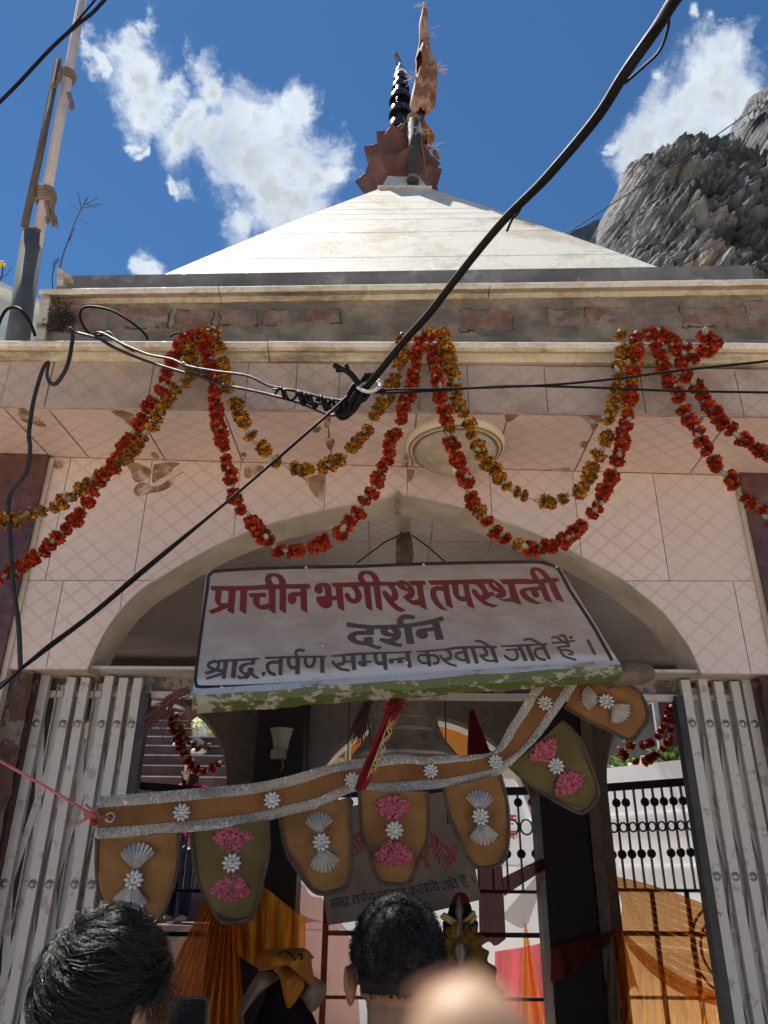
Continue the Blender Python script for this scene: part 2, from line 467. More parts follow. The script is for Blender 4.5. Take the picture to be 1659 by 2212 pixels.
def rock_mat():
    g = NG("cliff_rock")
    v = g.scaled((.10, .10, .16))
    st = g.noise(1.1, 10, .68, v, dist=.8)
    c = g.mix(g.step(st, .36, .62), (.10, .103, .106), (.36, .365, .365))
    c = g.mix(g.math('MULTIPLY', g.step(g.noise(.11, 6, .65), .57, .68), .5), c, (.33, .215, .13))
    c = g.mix(g.math('MULTIPLY', g.step(g.noise(.6, 7, .7), .58, .66), .5), c, (.045, .045, .047))  # dark patches put the shade of crevices into the rock colour
    c = g.mix(g.math('MULTIPLY', g.step(g.noise(.09, 6, .7), .60, .68), .35), c, (.09, .11, .05))
    g.bump(g.noise(.9, 12, .72, dist=1.0), 1.0, .9)
    return g.done(c, .95, 0, .2)
ROCK = rock_mat()
SIL = nums("""1225,500 1262,500 1285,505 1297,473 1313,454 1327,432 1331,410 1349,399 1370,394 1395,380 1436,377 1460,383 1474,375 1509,377 1523,369 1543,375 1545,347 1558,337 1561,317
1580,309 1588,274 1624,268 1628,255 1637,236 1659,230 1720,150 1850,90 2100,60""")
CY0 = 75.0
sil = [(P(x, y, CY0).x, P(x, y, CY0).z) for x, y in SIL[2:]]
x0, x1 = sil[0][0] - .5, sil[-1][0] + 6
def cliff(u, v):
    X = x0 + (x1 - x0) * u ** 1.35
    top = interp(sil, X) + .7 * noise.noise(V((X * .9, 3, 1))) + .6 * noise.noise(V((X * 2.3, 7, 1)))
    if v > .92:                                  # the crest runs back
        t = (v - .92) / .08
        return (X + (t ** 1.2) * 14, CY0 + t * 26, top + 1.0 * t - 9 * t * t)
    z = top * (v / .92) ** .8
    edge = min(1, (X - x0) / 5.0)
    q = V((X * .07, 0, z * .07 + X * .03))
    d = 3.6 * fbm(q * 1.0, 5) + 2.0 * (1 - abs(noise.noise(q * 2.6 + V((3, 1, 5)))) * 2) + 1.6 * (1 - 2 * abs(noise.noise(V((X * .30 + z * .16, 5, z * .55 - X * .18))))) + .9 * (1 - 2 * abs(noise.noise(V((X * .55 - z * .25, 8, z * .9 + X * .35)))))
    d += 1.0 * (1 - 2 * abs(noise.noise(V((X * .8 + z * .3, 2, z * 1.1 - X * .3))))) + .9 * fbm(V((X * 1.3, 1, z * 1.6)), 4)
    if X > sil[14][0]: d += 3.2
    tp = min(1, (top - z) / 9.0)
    return (X, CY0 + (1 - edge) * 5 - d * (.4 + .6 * edge) * (.2 + .8 * tp) - 36 * (1 - v), z)
b = MB(); b.grid(cliff, 420, 420)
o = struct(b.build("cliff", ROCK)); o['label'] = "grey rocky cliff rising behind the temple on the right"
sil2 = [(P(x, y, 260).x, P(x, y, 260).z) for x, y in nums("1120,560 1180,530 1205,508 1225,500 1240,492 1262,484 1285,474 1310,468 1400,440 1700,380")]
def hill(u, v):
    X = lerp(sil2[0][0], sil2[-1][0], u); top = interp(sil2, X) + 3 * noise.noise(V((X * .12, 1, 2)))
    z = top * v
    return (X, 260 + (1 - v) * -30 + 9 * fbm(V((X * .03, 1, z * .03)), 5), z)
b = MB(); b.grid(hill, 80, 80)
struct(b.build("far_hill", mk("hill_rock_haze", (.10, .11, .12), .95, .35, .05, .5, .3, bdist=1.0)))  # bluish grey puts the haze over the ridge into the rock colour

# ------------------------------------------------------------------ the temple
temple = thing("temple", "white-roofed temple with pink tiled arch and pyramid roof", "temple", (0, 3.0, 0))
YW = 3.0                                            # front of the arch wall
ARCH = [(P(x, y, YW).x, P(x, y, YW).z) for x, y in nums("""189,1452 192,1438 215,1388 235,1353 270,1308 310,1271 345,1249 415,1207 500,1163 600,1128 700,1103 780,1087 829,1078 848,1072 860,1061
872,1072 895,1075 954,1088 1030,1108 1129,1143 1199,1173 1244,1197 1304,1229 1349,1256 1379,1280 1429,1320 1459,1358 1489,1400 1510,1445 1514,1458""")]
AX0, AX1 = ARCH[0][0], ARCH[-1][0]
ARCH = [(p.x, p.y) for p in smooth(ARCH, 3)]
def arch(x): return interp(ARCH, x)
zs = lambda x: lerp(P(70, 986, YW).z, P(1580, 1027, YW).z, (x - P(70, 986, YW).x) / (P(1580, 1027, YW).x - P(70, 986, YW).x))   # top of the wall at the soffit
zb = lambda x: lerp(P(90, 1446, YW).z, P(1640, 1456, YW).z, (x + 1.5) / 3.0)          # bottom of the tiled band (rail)
PLX = P(64, 1200, YW).x; PRX = P(1627, 1200, YW).x
# core of the wall, 4 mm behind the tile faces
TH = .19
b = MB()
xs = sorted(set([PLX, PRX] + [a for a, _ in ARCH] + [PLX + i * (PRX - PLX) / 60 for i in range(61)]))
for xa, xb in zip(xs, xs[1:]):
    la = arch(xa) if AX0 <= (xa + xb) / 2 <= AX1 else zb(xa); lb = arch(xb) if AX0 <= (xa + xb) / 2 <= AX1 else zb(xb)
    b.hexa([(xa, YW + .005, la), (xb, YW + .005, lb), (xb, YW + TH, lb), (xa, YW + TH, la)], [(xa, YW + .005, zs(xa) + .02), (xb, YW + .005, zs(xb) + .02), (xb, YW + TH, zs(xb) + .02), (xa, YW + TH, zs(xa) + .02)])
b.build("arch_wall", GROUT, temple)
# tiles: real slabs with joints between them
def zline(y0, y1): return lambda x: lerp(P(100, y0, YW).z, P(1600, y1, YW).z, (x - P(100, y0, YW).x) / (P(1600, y1, YW).x - P(100, y0, YW).x))
zmid = zline(1254, 1255)
JX_TOP = [P(x, 1100, YW).x for x in (130, 312, 510, 700, 880, 1062, 1245, 1422)]
JX_LOW = [P(x, 1340, YW).x for x in (120, 255, 1380, 1600)]
b = MB()
def tiles(zl, zh, joints):
    ed = [PLX + .012] + joints + [PRX - .012]
    for xa, xb in zip(ed, ed[1:]):
        xa += .0016; xb -= .0016
        n = max(2, int((xb - xa) / .012)); run = []
        for i in range(n + 1):
            x = lerp(xa, xb, i / n)
            lo = max(zl(x) + .002, arch(x) + .001 if AX0 < x < AX1 else -9); hi = zh(x) - .002
            run.append((x, lo, hi))
        seg = []
        for x, l, h in run + [(0, 1, 0)]:
            if h - l > .004: seg.append((x, l, h)); continue
            if len(seg) > 1: b.poly([(x_, YW, l_) for x_, l_, h_ in seg] + [(x_, YW, h_) for x_, l_, h_ in (seg[-1], seg[0])])
            seg = []
tiles(zmid, zs, JX_TOP)
tiles(lambda x: zb(x), zmid, JX_LOW)
# chips where the glaze has broken away
b.m = 1
CH = 0
def chip(k, s, Y=None, z=None, name=None):
    global CH
    q = pts(k, s); CH += 1
    q = sm2(q + [q[0]], 3)[:-1]
    b.poly([P(x, y, YW - .0012 - .0003 * (CH % 3)) for x, y in q])
chip('C', "540,685 570,678 610,690 650,712 645,740 600,768 572,750 565,720")
chip('C', "665,690 730,680 778,685 750,705 735,730 690,752 658,770 660,720")
chip('C', "580,790 605,768 640,772 655,785 700,775 745,740 795,722 760,745 745,780 700,805 645,815 600,828 578,810")
chip('C', "222,675 250,668 275,675 272,705 250,710 232,700")
chip('C', "1055,705 1085,690 1140,700 1110,735 1060,748")
chip('C', "1290,735 1330,745 1398,730 1398,790 1390,850 1355,820 1320,765")
chip('D', "100,712 130,715 125,745 108,768")
chip('D', "1060,722 1090,712 1128,720 1100,728")
b.build("wall_tiles", [TILE, MORTAR_BROWN], temple)
# plaster reveal under the arch: the curve swept to the back of the wall
b = MB(); b.smooth = True
ra = [V((p[0], p[1], 0)) for p in ARCH]
for p, q in zip(ra, ra[1:]):
    b.poly([(p.x, YW - .003, p.y), (q.x, YW - .003, q.y), (q.x, YW + TH + .004, q.y - .002), (p.x, YW + TH + .004, p.y - .002)])
# a thin edge band round the arch mouth
b.smooth = False
for p, q in zip(ra, ra[1:]):
    b.poly([(p.x, YW - .003, p.y), (q.x, YW - .003, q.y), (q.x, YW - .003, q.y + .006), (p.x, YW - .003, p.y + .006)])
b.build("arch_reveal", PLASTER, temple)
# maroon granite pilasters either side
for xa, xb, nm in ((-2.0, PLX - .002, 0), (PRX + .002, 2.05, 1)):
    b = MB(); b.box((xa, YW - .03, .004), (xb, YW + .2, zs(xa) + .3))
    xo = xb if nm == 0 else xa
    b.m = 1; s_ = 1 if nm == 0 else -1
    b.box((min(xo, xo + s_ * .02), YW - .012, .9), (max(xo, xo + s_ * .02), YW + .03, zs(xo) - .01))
    b.build("pilaster", [GRANITE, PLASTER], temple)
# plain masonry beyond the picture on both sides, back and side walls
WALLW = mk("lime_wall", (.42, .38, .34), .85, .2, 4, .2, 40)
b = MB(); b.box((-3.3, YW + .005, .01), (-2.0, YW + TH, 3.6)); b.box((-3.3, YW + TH, .12), (-3.12, 6.2, 3.6)); b.build("side_wall", WALLW, temple)
b = MB(); b.box((2.05, YW + .005, .01), (3.4, YW + TH, 3.6)); b.box((3.22, YW + TH, .12), (3.4, 6.2, 3.6)); b.build("side_wall", WALLW, temple)
# soffit of the eave
YE = 2.53
zf0 = lambda x: lerp(P(0, 877, YE).z, P(1659, 898, YE).z, (x - P(0, 877, YE).x) / (P(1659, 898, YE).x - P(0, 877, YE).x))
zf1 = lambda x: lerp(P(0, 771, YE).z, P(1659, 797, YE).z, (x - P(0, 771, YE).x) / (P(1659, 797, YE).x - P(0, 771, YE).x))
XE0, XE1 = -3.3, 3.4
b = MB()
jx = [-2.6, -2.2, -1.86, -1.49] + [P(x, 890, YE).x for x in (98, 288, 480, 704, 900, 1100, 1300)] + [1.35, 1.72, 2.1, 2.5, 3.0]
ed = [XE0] + jx + [XE1]
def sof(x, t): return V((x, lerp(YE + .012, YW, t), lerp(zf0(x), zs(x), t)))
b.m = 1
for xa, xb in zip(ed, ed[1:]): b.poly([sof(xa, 0) + V((0, 0, .006)), sof(xb, 0) + V((0, 0, .006)), sof(xb, 1) + V((0, 0, .006)), sof(xa, 1) + V((0, 0, .006))])
b.m = 0
for i, (xa, xb) in enumerate(zip(ed, ed[1:])):
    sk = .055 * (1 if i % 2 else -.4)
    b.poly([sof(xa + .003, .01), sof(xb - .003, .01), sof(xb - .003 + (0 if i % 3 else .0), .99), sof(xa + .003, .99)])
b.m = 2
for k, s_ in (('C', "78,446 110,450 150,480 200,520 180,530 150,515 95,500 80,470"), ('C', "480,458 520,455 575,470 580,500 560,520 530,490 500,475"),
              ('C', "1400,490 1430,480 1425,510 1405,530"), ('C', "1350,530 1385,525 1380,548 1355,550"), ('C', "1410,570 1445,580 1440,610 1425,628 1408,600"),
              ('C', "1040,640 1062,638 1060,665 1045,668"), ('C', "650,640 670,636 690,660 665,662"), ('D', "520,465 575,462 578,480 540,505 525,490"),
              ('D', "840,475 935,480 930,510 905,545 890,515 860,490"), ('D', "850,590 880,590 870,615 850,612"), ('D', "700,712 760,705 805,703 790,716 740,720"),
              ('D', "75,665 100,645 105,690 85,720"), ('D', "1350,495 1380,485 1370,510 1340,520")):
    q = pts(k, s_); q = sm2(q + [q[0]], 3)[:-1]; CH += 1
    tri = []
    for x, y in q:                                   # where the sight line meets the soffit plane
        d = ray(x, y); t = 2.7
        for _ in range(12):
            pz = CAMZ + d.z * t / d.y
            xx = d.x * t / d.y
            tt = min(1, max(0, (t - YE) / (YW - YE)))
            t = t * ((lerp(zf0(xx), zs(xx), tt) - CAMZ) / (pz - CAMZ))
        tt = min(.995, max(.005, (t - YE - .012) / (YW - YE - .012)))
        tri.append(sof(d.x * t / d.y, tt) - V((0, 0, .001 + .0004 * (CH % 3))))
    b.poly(tri)
b.build("soffit", [TILE_SOFFIT, GROUT, MORTAR_BROWN], temple)
# tiled fascia
b = MB()
b.hexa([(XE0, YE + .006, zf0(XE0)), (XE1, YE + .006, zf0(XE1)), (XE1, YE + .10, zf0(XE1) + .012), (XE0, YE + .10, zf0(XE0) + .012)],
       [(XE0, YE + .006, zf1(XE0)), (XE1, YE + .006, zf1(XE1)), (XE1, YE + .10, zf1(XE1)), (XE0, YE + .10, zf1(XE0))])
b.m = 1
ed = [XE0, -2.7, -2.3, -1.9, -1.5] + [P(x, 830, YE).x for x in (12, 107, 326, 533, 640, 733, 905, 1010, 1178, 1385, 1592)] + [1.6, 2.0, 2.4, 2.9, XE1]
ed = sorted(ed)
for i, (xa, xb) in enumerate(zip(ed, ed[1:])):
    t = .0015 * (i % 3)
    q = lambda x, z: (x, YE - t, z)
    b.prism([q(xa + .003, zf0(xa) + .003), q(xb - .003, zf0(xb) + .003), q(xb - .003, zf1(xb) - .012), q(xa + .003, zf1(xa) - .012)], (0, .006 + t, 0))
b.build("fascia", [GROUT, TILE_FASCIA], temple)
# lower marble cornice: lip, cove and seat, broken into lengths
def cornice(name, xa, xb, z_top0, z_top1, prof, joints, mats, lipcount):
    "prof: list of (y, dz, material) down from the top front edge"
    b = MB()
    ed = [xa] + joints + [xb]
    for i, (a, c) in enumerate(zip(ed, ed[1:])):
        a += .002; c -= .002
        n = max(2, int((c - a) / .05)); j0 = random.uniform(-.002, .002)
        for k in range(n):
            u0, u1 = lerp(a, c, k / n), lerp(a, c, (k + 1) / n)
            w0 = .0018 * noise.noise(V((u0 * 9, i, 1))); w1 = .0018 * noise.noise(V((u1 * 9, i, 1)))
            za = lerp(z_top0, z_top1, (u0 - xa) / (xb - xa)) + j0; zc = lerp(z_top0, z_top1, (u1 - xa) / (xb - xa)) + j0
            for (y, dz, mm), (y2, dz2, _) in zip(prof, prof[1:]):
                b.m = mm
                b.poly([(u0, y + w0, za + dz), (u0, y2 + w0, za + dz2), (u1, y2 + w1, zc + dz2), (u1, y + w1, zc + dz)])
        b.m = 0
        for u in (a, c):
            za = lerp(z_top0, z_top1, (u - xa) / (xb - xa)) + j0
            b.poly([(u, y, za + dz) for y, dz, _ in prof])
    return b.build(name, mats, temple)
YC = 2.45
zc0, zc1 = P(-200, 732, YC).z, P(1860, 739.5, YC).z
xa, xb = P(-200, 732, YC).x, P(1860, 739.5, YC).x
zt = lambda x: lerp(zc0, zc1, (x - xa) / (xb - xa))
hgt = zt(0) - zf1(0)
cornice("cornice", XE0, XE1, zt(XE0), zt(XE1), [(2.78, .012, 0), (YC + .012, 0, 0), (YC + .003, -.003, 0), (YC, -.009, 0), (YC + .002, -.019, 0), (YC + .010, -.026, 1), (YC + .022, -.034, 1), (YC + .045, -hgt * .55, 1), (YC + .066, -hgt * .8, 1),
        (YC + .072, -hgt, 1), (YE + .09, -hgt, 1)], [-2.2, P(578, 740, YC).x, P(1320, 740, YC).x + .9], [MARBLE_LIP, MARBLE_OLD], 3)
# brick parapet set back
YB = 2.68
zp1 = lambda x: lerp(P(85, 655, YB).z, P(1659, 648, YB).z, (x - P(85, 655, YB).x) / (P(1659, 648, YB).x - P(85, 655, YB).x))
XP0 = P(98, 680, YB).x; XP1 = 3.0
zp0 = lambda x: zt(x) + .008
BR = nums("""300,1345 490,1430; 505,1340 740,1425; 755,1345 930,1425; 945,1345 1118,1415; 1138,1350 1300,1410; 1310,1345 1475,1398""")
bricks = [((x / 2, y / 2), (x2 / 2, y2 / 2)) for (x, y), (x2, y2) in zip(BR[0::2], BR[1::2])]
bricks += [((829.5 + x / 2, y / 2), (829.5 + x2 / 2, y2 / 2)) for x, y, x2, y2 in ((330, 1345, 550, 1437), (710, 1345, 860, 1420), (870, 1340, 1060, 1410), (1290, 1340, 1465, 1420), (1475, 1335, 1550, 1435), (1562, 1310, 1655, 1435), (1680, 1330, 1900, 1430))]
bw = [(P(a, d2, YB).x, P(a, d2, YB).z, P(c, d1, YB).x, P(c, d1, YB).z, i) for i, ((a, d1), (c, d2)) in enumerate(bricks)]
b = MB(); NX, NZ = 760, 70
def par(u, v):
    x = lerp(XP0, XP1, u); z = lerp(zp0(x) - .02, zp1(x) + .02, v)
    d = .006 * fbm(V((x * 9, 1, z * 14)), 4) + .004 * fbm(V((x * 38, 2, z * 38)), 2)
    h = 0
    for a, l, c, t, i in bw:
        e = .010 * noise.noise(V((x * 16, i, z * 20)))
        m_ = min(x - a, c - x, z - l, t - z) + e
        h = max(h, min(1, max(0, m_ / .008)))
    return (x, YB - .010 - d - h * .010, z)
b.grid(par, NX, NZ)
for k in range(len(b.f)):
    c = sum((b.v[i] for i in b.f[k]), V()) / 4
    for a, l, d_, t, i in bw:
        if min(c.x - a, d_ - c.x, c.z - l, t - c.z) + .010 * noise.noise(V((c.x * 16, i, c.z * 20))) > .004 and noise.noise(V((c.x * 11, 4, c.z * 13))) > -.18: b.mi[k] = 1
        elif abs(min(c.x - a, d_ - c.x, c.z - l, t - c.z) + .010 * noise.noise(V((c.x * 16, i, c.z * 20)))) < .0032 and noise.noise(V((c.x * 7, 9, c.z * 9))) > .12: b.mi[k] = 4
b.m = 0; b.box((XP0, YB + .01, zp0(0) - .1), (XP1, 2.78, zp1(0) - .01))
b.m = 0
xa2 = P(470, 735, YB - .02).x
b.box((XP0 + .05, YB - .045, zp0(0) - .03), (XP1, YB - .024, P(1000, 728, YB - .04).z))
b.m = 3
b.prism([(P(86, 722, YB - .06).x, YB - .07, zp0(-1.4) - .01), (P(108, 722, YB - .06).x, YB - .07, zp0(-1.4) - .01), (P(110, 640, YB - .06).x, YB - .07, zp1(-1.4) + .004), (P(90, 640, YB - .06).x, YB - .07, zp1(-1.4) + .004)], (0, .16, 0))
b.build("brick_parapet", [RENDER_, BRICK, SLATE, MARBLE_OLD, mk('crack_dark', (.05, .04, .03), .95, .3, 20)], temple)
# upper marble coping
YU = 2.60
XU0, XU1 = P(84, 622, YU).x, 3.05
zu = lambda x: lerp(P(85, 622, YU).z, P(1659, 600, YU).z, (x - P(85, 622, YU).x) / (P(1659, 600, YU).x - P(85, 622, YU).x))
hu = zu(0) - zp1(0)
cornice("coping", XU0, XU1, zu(XU0), zu(XU1), [(2.80, .01, 0), (YU + .012, 0, 0), (YU + .003, -.003, 0), (YU, -.009, 0), (YU + .003, -.020, 0), (YU + .012, -.028, 1), (YU + .05, -hu * .55, 1), (YU + .066, -hu, 1), (2.80, -hu + .004, 1)],
        [P(470, 640, YU).x, P(1060, 640, YU).x], [MARBLE_LIP, MARBLE_OLD], 2)
# grey slab under the roof
YS = 2.66
b = MB()
xl, xr = P(140, 600, YS).x, P(1622, 582, YS).x
zl, zr = P(140, 597, YS).z, P(1622, 575, YS).z
b.hexa([(xl, YS, zu(xl) + .0), (xr, YS, zu(xr) + .0), (xr, 5.6, zu(xr)), (xl, 5.6, zu(xl))], [(xl - .004, YS - .004, zl), (xr + .004, YS - .004, zr), (xr, 5.6, zr), (xl, 5.6, zl)])
b.build("roof_slab", SLATE, temple)
b = MB()
q = [P(x, y, 2.62) for x, y in pts('A', "245,1238 246,1160 256,1155 310,1196 310,1200 275,1198 272,1238")]
b.prism(q, (0, .05, 0)); b.build("coping_stub", MARBLE_OLD, temple)
# pyramid roof: marble courses with open joints
bl, br = P(330, 603, 2.80), P(1452, 588, 2.80)
tl, tr = P(819, 408, 4.02), P(929, 407, 4.02)
YBK = 5.9; YTB = 4.62
lv = [0.0]
for y in (565, 508, 478.5, 466, 455, 439, 424):
    lo, hi = 0, 1
    for _ in range(30):
        t = (lo + hi) / 2; yy = lerp(2.80, 4.02, t); zz = lerp(bl.z, tl.z, t); d = (zz - CAMZ) / yy
        # picture row of a point at that height
        p_ = V((0, yy, zz - CAMZ)); row = CY - FPX * p_.dot(UP) / p_.dot(FW)
        if row > y: lo = t
        else: hi = t
    lv.append(t)
lv.append(1.0)
def ring(t, ins=0):
    sag = -.03 * math.sin(math.pi * t) 
    a = bl.lerp(tl, t); c = br.lerp(tr, t)
    a = V((a.x - sag * -1, a.y + .0, a.z)); c = V((c.x - sag * 1 * -1 * -1, c.y, c.z))
    yb = lerp(YBK, YTB, t)
    return [V((a.x + ins, a.y + ins, a.z)), V((c.x - ins, c.y + ins, c.z)), V((c.x - ins, yb - ins, c.z)), V((a.x + ins, yb - ins, a.z))]
b = MB()
for t0, t1 in zip(lv, lv[1:]):
    g = .0018
    b.hexa(ring(t0 + g), ring(t1 - g))
b.m = 1; b.hexa(ring(.01, .007), ring(.995, .007))
b.build("pyramid_roof", [MARBLE, GROUT], temple)
b = MB()
ca, cb_ = P(815, 405, 4.0), P(932, 404, 4.0)
z0 = tl.z
b.hexa([(tl.x - .012, 4.0, z0 - .004), (tr.x + .012, 4.0, z0 - .004), (tr.x + .012, 4.66, z0 - .004), (tl.x - .012, 4.66, z0 - .004)], [(tl.x - .012, 4.0, z0 + .015), (tr.x + .012, 4.0, z0 + .015), (tr.x + .012, 4.66, z0 + .015), (tl.x - .012, 4.66, z0 + .015)])
c0, c1 = P(838, 380, 4.16), P(906, 380, 4.16)
b.hexa([(tl.x + .01, 4.03, z0 + .015), (tr.x - .01, 4.03, z0 + .015), (tr.x - .01, 4.62, z0 + .015), (tl.x + .01, 4.62, z0 + .015)], [(c0.x, 4.16, c0.z), (c1.x, 4.16, c0.z), (c1.x, 4.52, c0.z), (c0.x, 4.52, c0.z)])
b.build("roof_cap", MARBLE, temple)
# ceiling and roof deck inside
ZC = 1.515 + CAMZ
b = MB()
for i in range(21):
    for j in range(9):
        xa = -3.12 + i * .305; ya = YW + TH + .004 + j * .335
        b.poly([(xa, ya, ZC), (xa + .301, ya, ZC), (xa + .301, min(ya + .331, 6.02), ZC), (xa, min(ya + .331, 6.02), ZC)])
b.m = 1; b.box((-3.3, YW + .02, ZC + .004), (3.4, 6.3, ZC + .08))
b.m = 1; b.box((-3.3, YE + .10, max(zf0(XE0), zf0(XE1), zs(XE0), zs(XE1)) + .03), (3.4, 3.3, zt(0) - .02)); b.box((XP0 + .03, 2.78, zt(0) - .02), (3.0, 6.2, zu(0) - .02)); b.box((-3.3, 3.3, ZC + .08), (3.4, 6.3, zt(0) - .03))
b.build("ceiling", [TILE_CEIL, GROUT], temple)
# back wall: three arches on square piers
YBW = 5.95
def bx(x, y=1700): return P(x, y, YBW).x
bays = [(bx(105), bx(490), P(340, 1512, YBW).z), (bx(648, 1800), bx(1168, 1800), P(885, 1553, YBW).z), (bx(1312), bx(1720), P(1515, 1500, YBW).z)]
SPR = [P(800, 1715, YBW).z, P(800, 1822, YBW).z, P(800, 1690, YBW).z]
def bay_z(x):
    for (a, c, zt_), sp in zip(bays, SPR):
        if a < x < c:
            u = (x - (a + c) / 2) / ((c - a) / 2)
            return sp + (zt_ - sp) * math.sqrt(max(0, 1 - abs(u) ** 2.1))
    return None
b = MB(); revs = [MB() for _ in bays]
for rev in revs: rev.smooth = True
xs = sorted([-3.12, 3.22] + [v for a, c, _ in bays for v in (a, c)] + [lerp(a, c, (1 - math.cos(math.pi * i / 40)) / 2) for a, c, _ in bays for i in range(1, 40)])
for xa, xb in zip(xs, xs[1:]):
    mid = bay_z((xa + xb) / 2)
    if mid is None:
        b.box((xa, YBW, .12), (xb, YBW + .2, ZC))
    else:
        sp = [s_ for (a, c, _), s_ in zip(bays, SPR) if a < (xa + xb) / 2 < c][0]
        la = bay_z(xa) or sp; lb = bay_z(xb) or sp
        b.hexa([(xa, YBW, la), (xb, YBW, lb), (xb, YBW + .2, lb), (xa, YBW + .2, la)], [(xa, YBW, ZC), (xb, YBW, ZC), (xb, YBW + .2, ZC), (xa, YBW + .2, ZC)])
        rev = revs[[i for i, (a, c, _) in enumerate(bays) if a < (xa + xb) / 2 < c][0]]
        rev.poly([(xa, YBW - .006, la - .002), (xb, YBW - .006, lb - .002), (xb, YBW + .21, lb - .002), (xa, YBW + .21, la - .002)])
        rev.poly([(xa, YBW - .006, la - .002), (xb, YBW - .006, lb - .002), (xb, YBW - .006, lb + .035), (xa, YBW - .006, la + .035)])
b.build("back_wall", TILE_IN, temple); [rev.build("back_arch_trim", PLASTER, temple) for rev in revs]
for x0_, x1_ in ((540, 648), (1168, 1268)):
    b = MB(); a, c = P(x0_, 1760, 5.6).x, P(x1_, 1760, 5.6).x
    b.box((a, 5.6, .12), (c, YBW + .0, ZC - .002)); b.box((a - .03, 5.57, .12), (c + .03, 5.62, .45))
    b.build("column", DARKPIL, temple)
b = MB(); a, c = P(1272, 1760, 5.7).x, P(1296, 1760, 5.7).x
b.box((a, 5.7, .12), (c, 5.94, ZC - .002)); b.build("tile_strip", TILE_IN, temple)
# ------------------------------------------------------------------ finial, flagpole and flag on the roof
YF = 4.36
fc = P(868, 380, YF)
ZL = fc.z - .28
finial = thing("finial", "red lotus finial with a stack of black rings on the roof peak", "finial", (P(865, 330, YF).x, YF, ZL))
FX = P(865, 330, YF).x
def petal(ang, r0, z0, length, width, lean, curl, thick=.012):
    "a lotus petal standing out from the axis"
    M = Matrix.Rotation(ang, 3, 'Z')
    def top(u, v, o=0):
        w_ = width * ((.62 + .38 * math.sin(math.pi * min(1, u / .6) / 2)) if u < .6 else math.sqrt(max(.014, 1 - ((u - .6) / .4) ** 2)))
        a = lean + curl * u
        r = r0 + length * (math.sin(a) * u) - .022 * (2 * v - 1) ** 2 * width / .12 + o * math.cos(a)
        z = z0 + length * u * math.cos(a * .8) - o * math.sin(a) - .0 
        return M @ V((r, (v - .5) * w_, z)) + V((FX, YF, 0))
    S_ = lambda u: math.sin(u * math.pi / 2)
    b.grid(lambda u, v: top(S_(u), v), 14, 8)
    b.grid(lambda u, v: top(S_(u), 1 - v, -thick), 14, 8)
    for v in (0, 1):
        for i in range(14):
            q = [top(S_(i / 14), v), top(S_((i + 1) / 14), v), top(S_((i + 1) / 14), v, -thick), top(S_(i / 14), v, -thick)]
            b.poly(q if v else q[::-1])
    b.poly([top(1, j / 8) for j in range(9)] + [top(1, j / 8, -thick) for j in range(8, -1, -1)])
b = MB(); b.lathe([(.10, ZL), (.21, ZL + .04), (.235, ZL + .12), (.19, ZL + .22), (.15, ZL + .36), (.12, ZL + .52), (.10, ZL + .62)], (FX, YF, 0), 28)
b.build("lotus_base", LOTUS, finial)
for k, (n, r0, z0, ln, wd, le, cu, off) in enumerate(((7, .19, ZL + .0, .25, .30, .30, .45, .25), (7, .165, ZL + .19, .28, .26, .12, .5, .68), (6, .12, ZL + .42, .22, .20, .0, .6, .1))):
    for i in range(n):
        b = MB(); b.smooth = True
        petal(off + 2 * math.pi * i / n - math.pi / 2, r0, z0, ln * random.uniform(.93, 1.07), wd, le, cu)
        b.build("petal", LOTUS, finial)
rings = [(276, .108, .11), (243, .100, .095), (213, .098, .09), (189, .078, .075), (171, .064, .06)]
for y, r, h in rings:
    zc = P(865, y, YF).z
    b = MB(); b.lathe([(.04, -h * .2), (r * .80, -h * .42), (r * .93, -h * .62), (r * .985, -h * .66), (r, -h * .6), (r * .985, -h * .45), (r * .97, -h * .2), (r * .88, h * .25), (r * .68, h * .6), (r * .42, h * .8)], (FX, YF, zc), 32)
    b.build("ring", BLACKGL, finial)
z5 = P(865, 163, YF).z
b = MB(); b.lathe([(.05, P(865, 300, YF).z), (.05, z5 + .02)], (FX, YF, 0), 12); b.build("spindle", BLACKGL, finial)
b = MB(); b.lathe([(.062, z5 - .0), (.045, z5 + .05), (.02, z5 + .13), (.008, z5 + .16), (.0, z5 + .17)], (FX, YF, 0), 20); b.build("cone", SILVER, finial)
b = MB()
for q in ("490,840 488,790 470,740 458,680 445,620 450,600", "535,850 545,810 530,760 515,700 500,660 480,620 455,600", "488,790 515,770 545,815", "470,740 500,735 525,755", "458,690 485,675 512,700", "450,650 470,635 490,655"):
    b.tube([P(x, y, YF) for x, y in sm2(pts('T', q), 4)], .0065, 6)
for i in range(26):
    x, y = fr('T', *random.choice([(444, 630), (452, 660), (462, 710), (472, 745), (486, 800), (500, 650), (512, 690), (528, 740), (540, 790), (548, 830), (450, 605), (480, 625)]))
    p_ = P(x, y, YF); b.tube([p_, p_ + V((random.uniform(-.02, .02), random.uniform(-.01, .01), random.uniform(.0, .03)))], [.004, .001], 4)
b.build("emblem", POLE_G, finial)

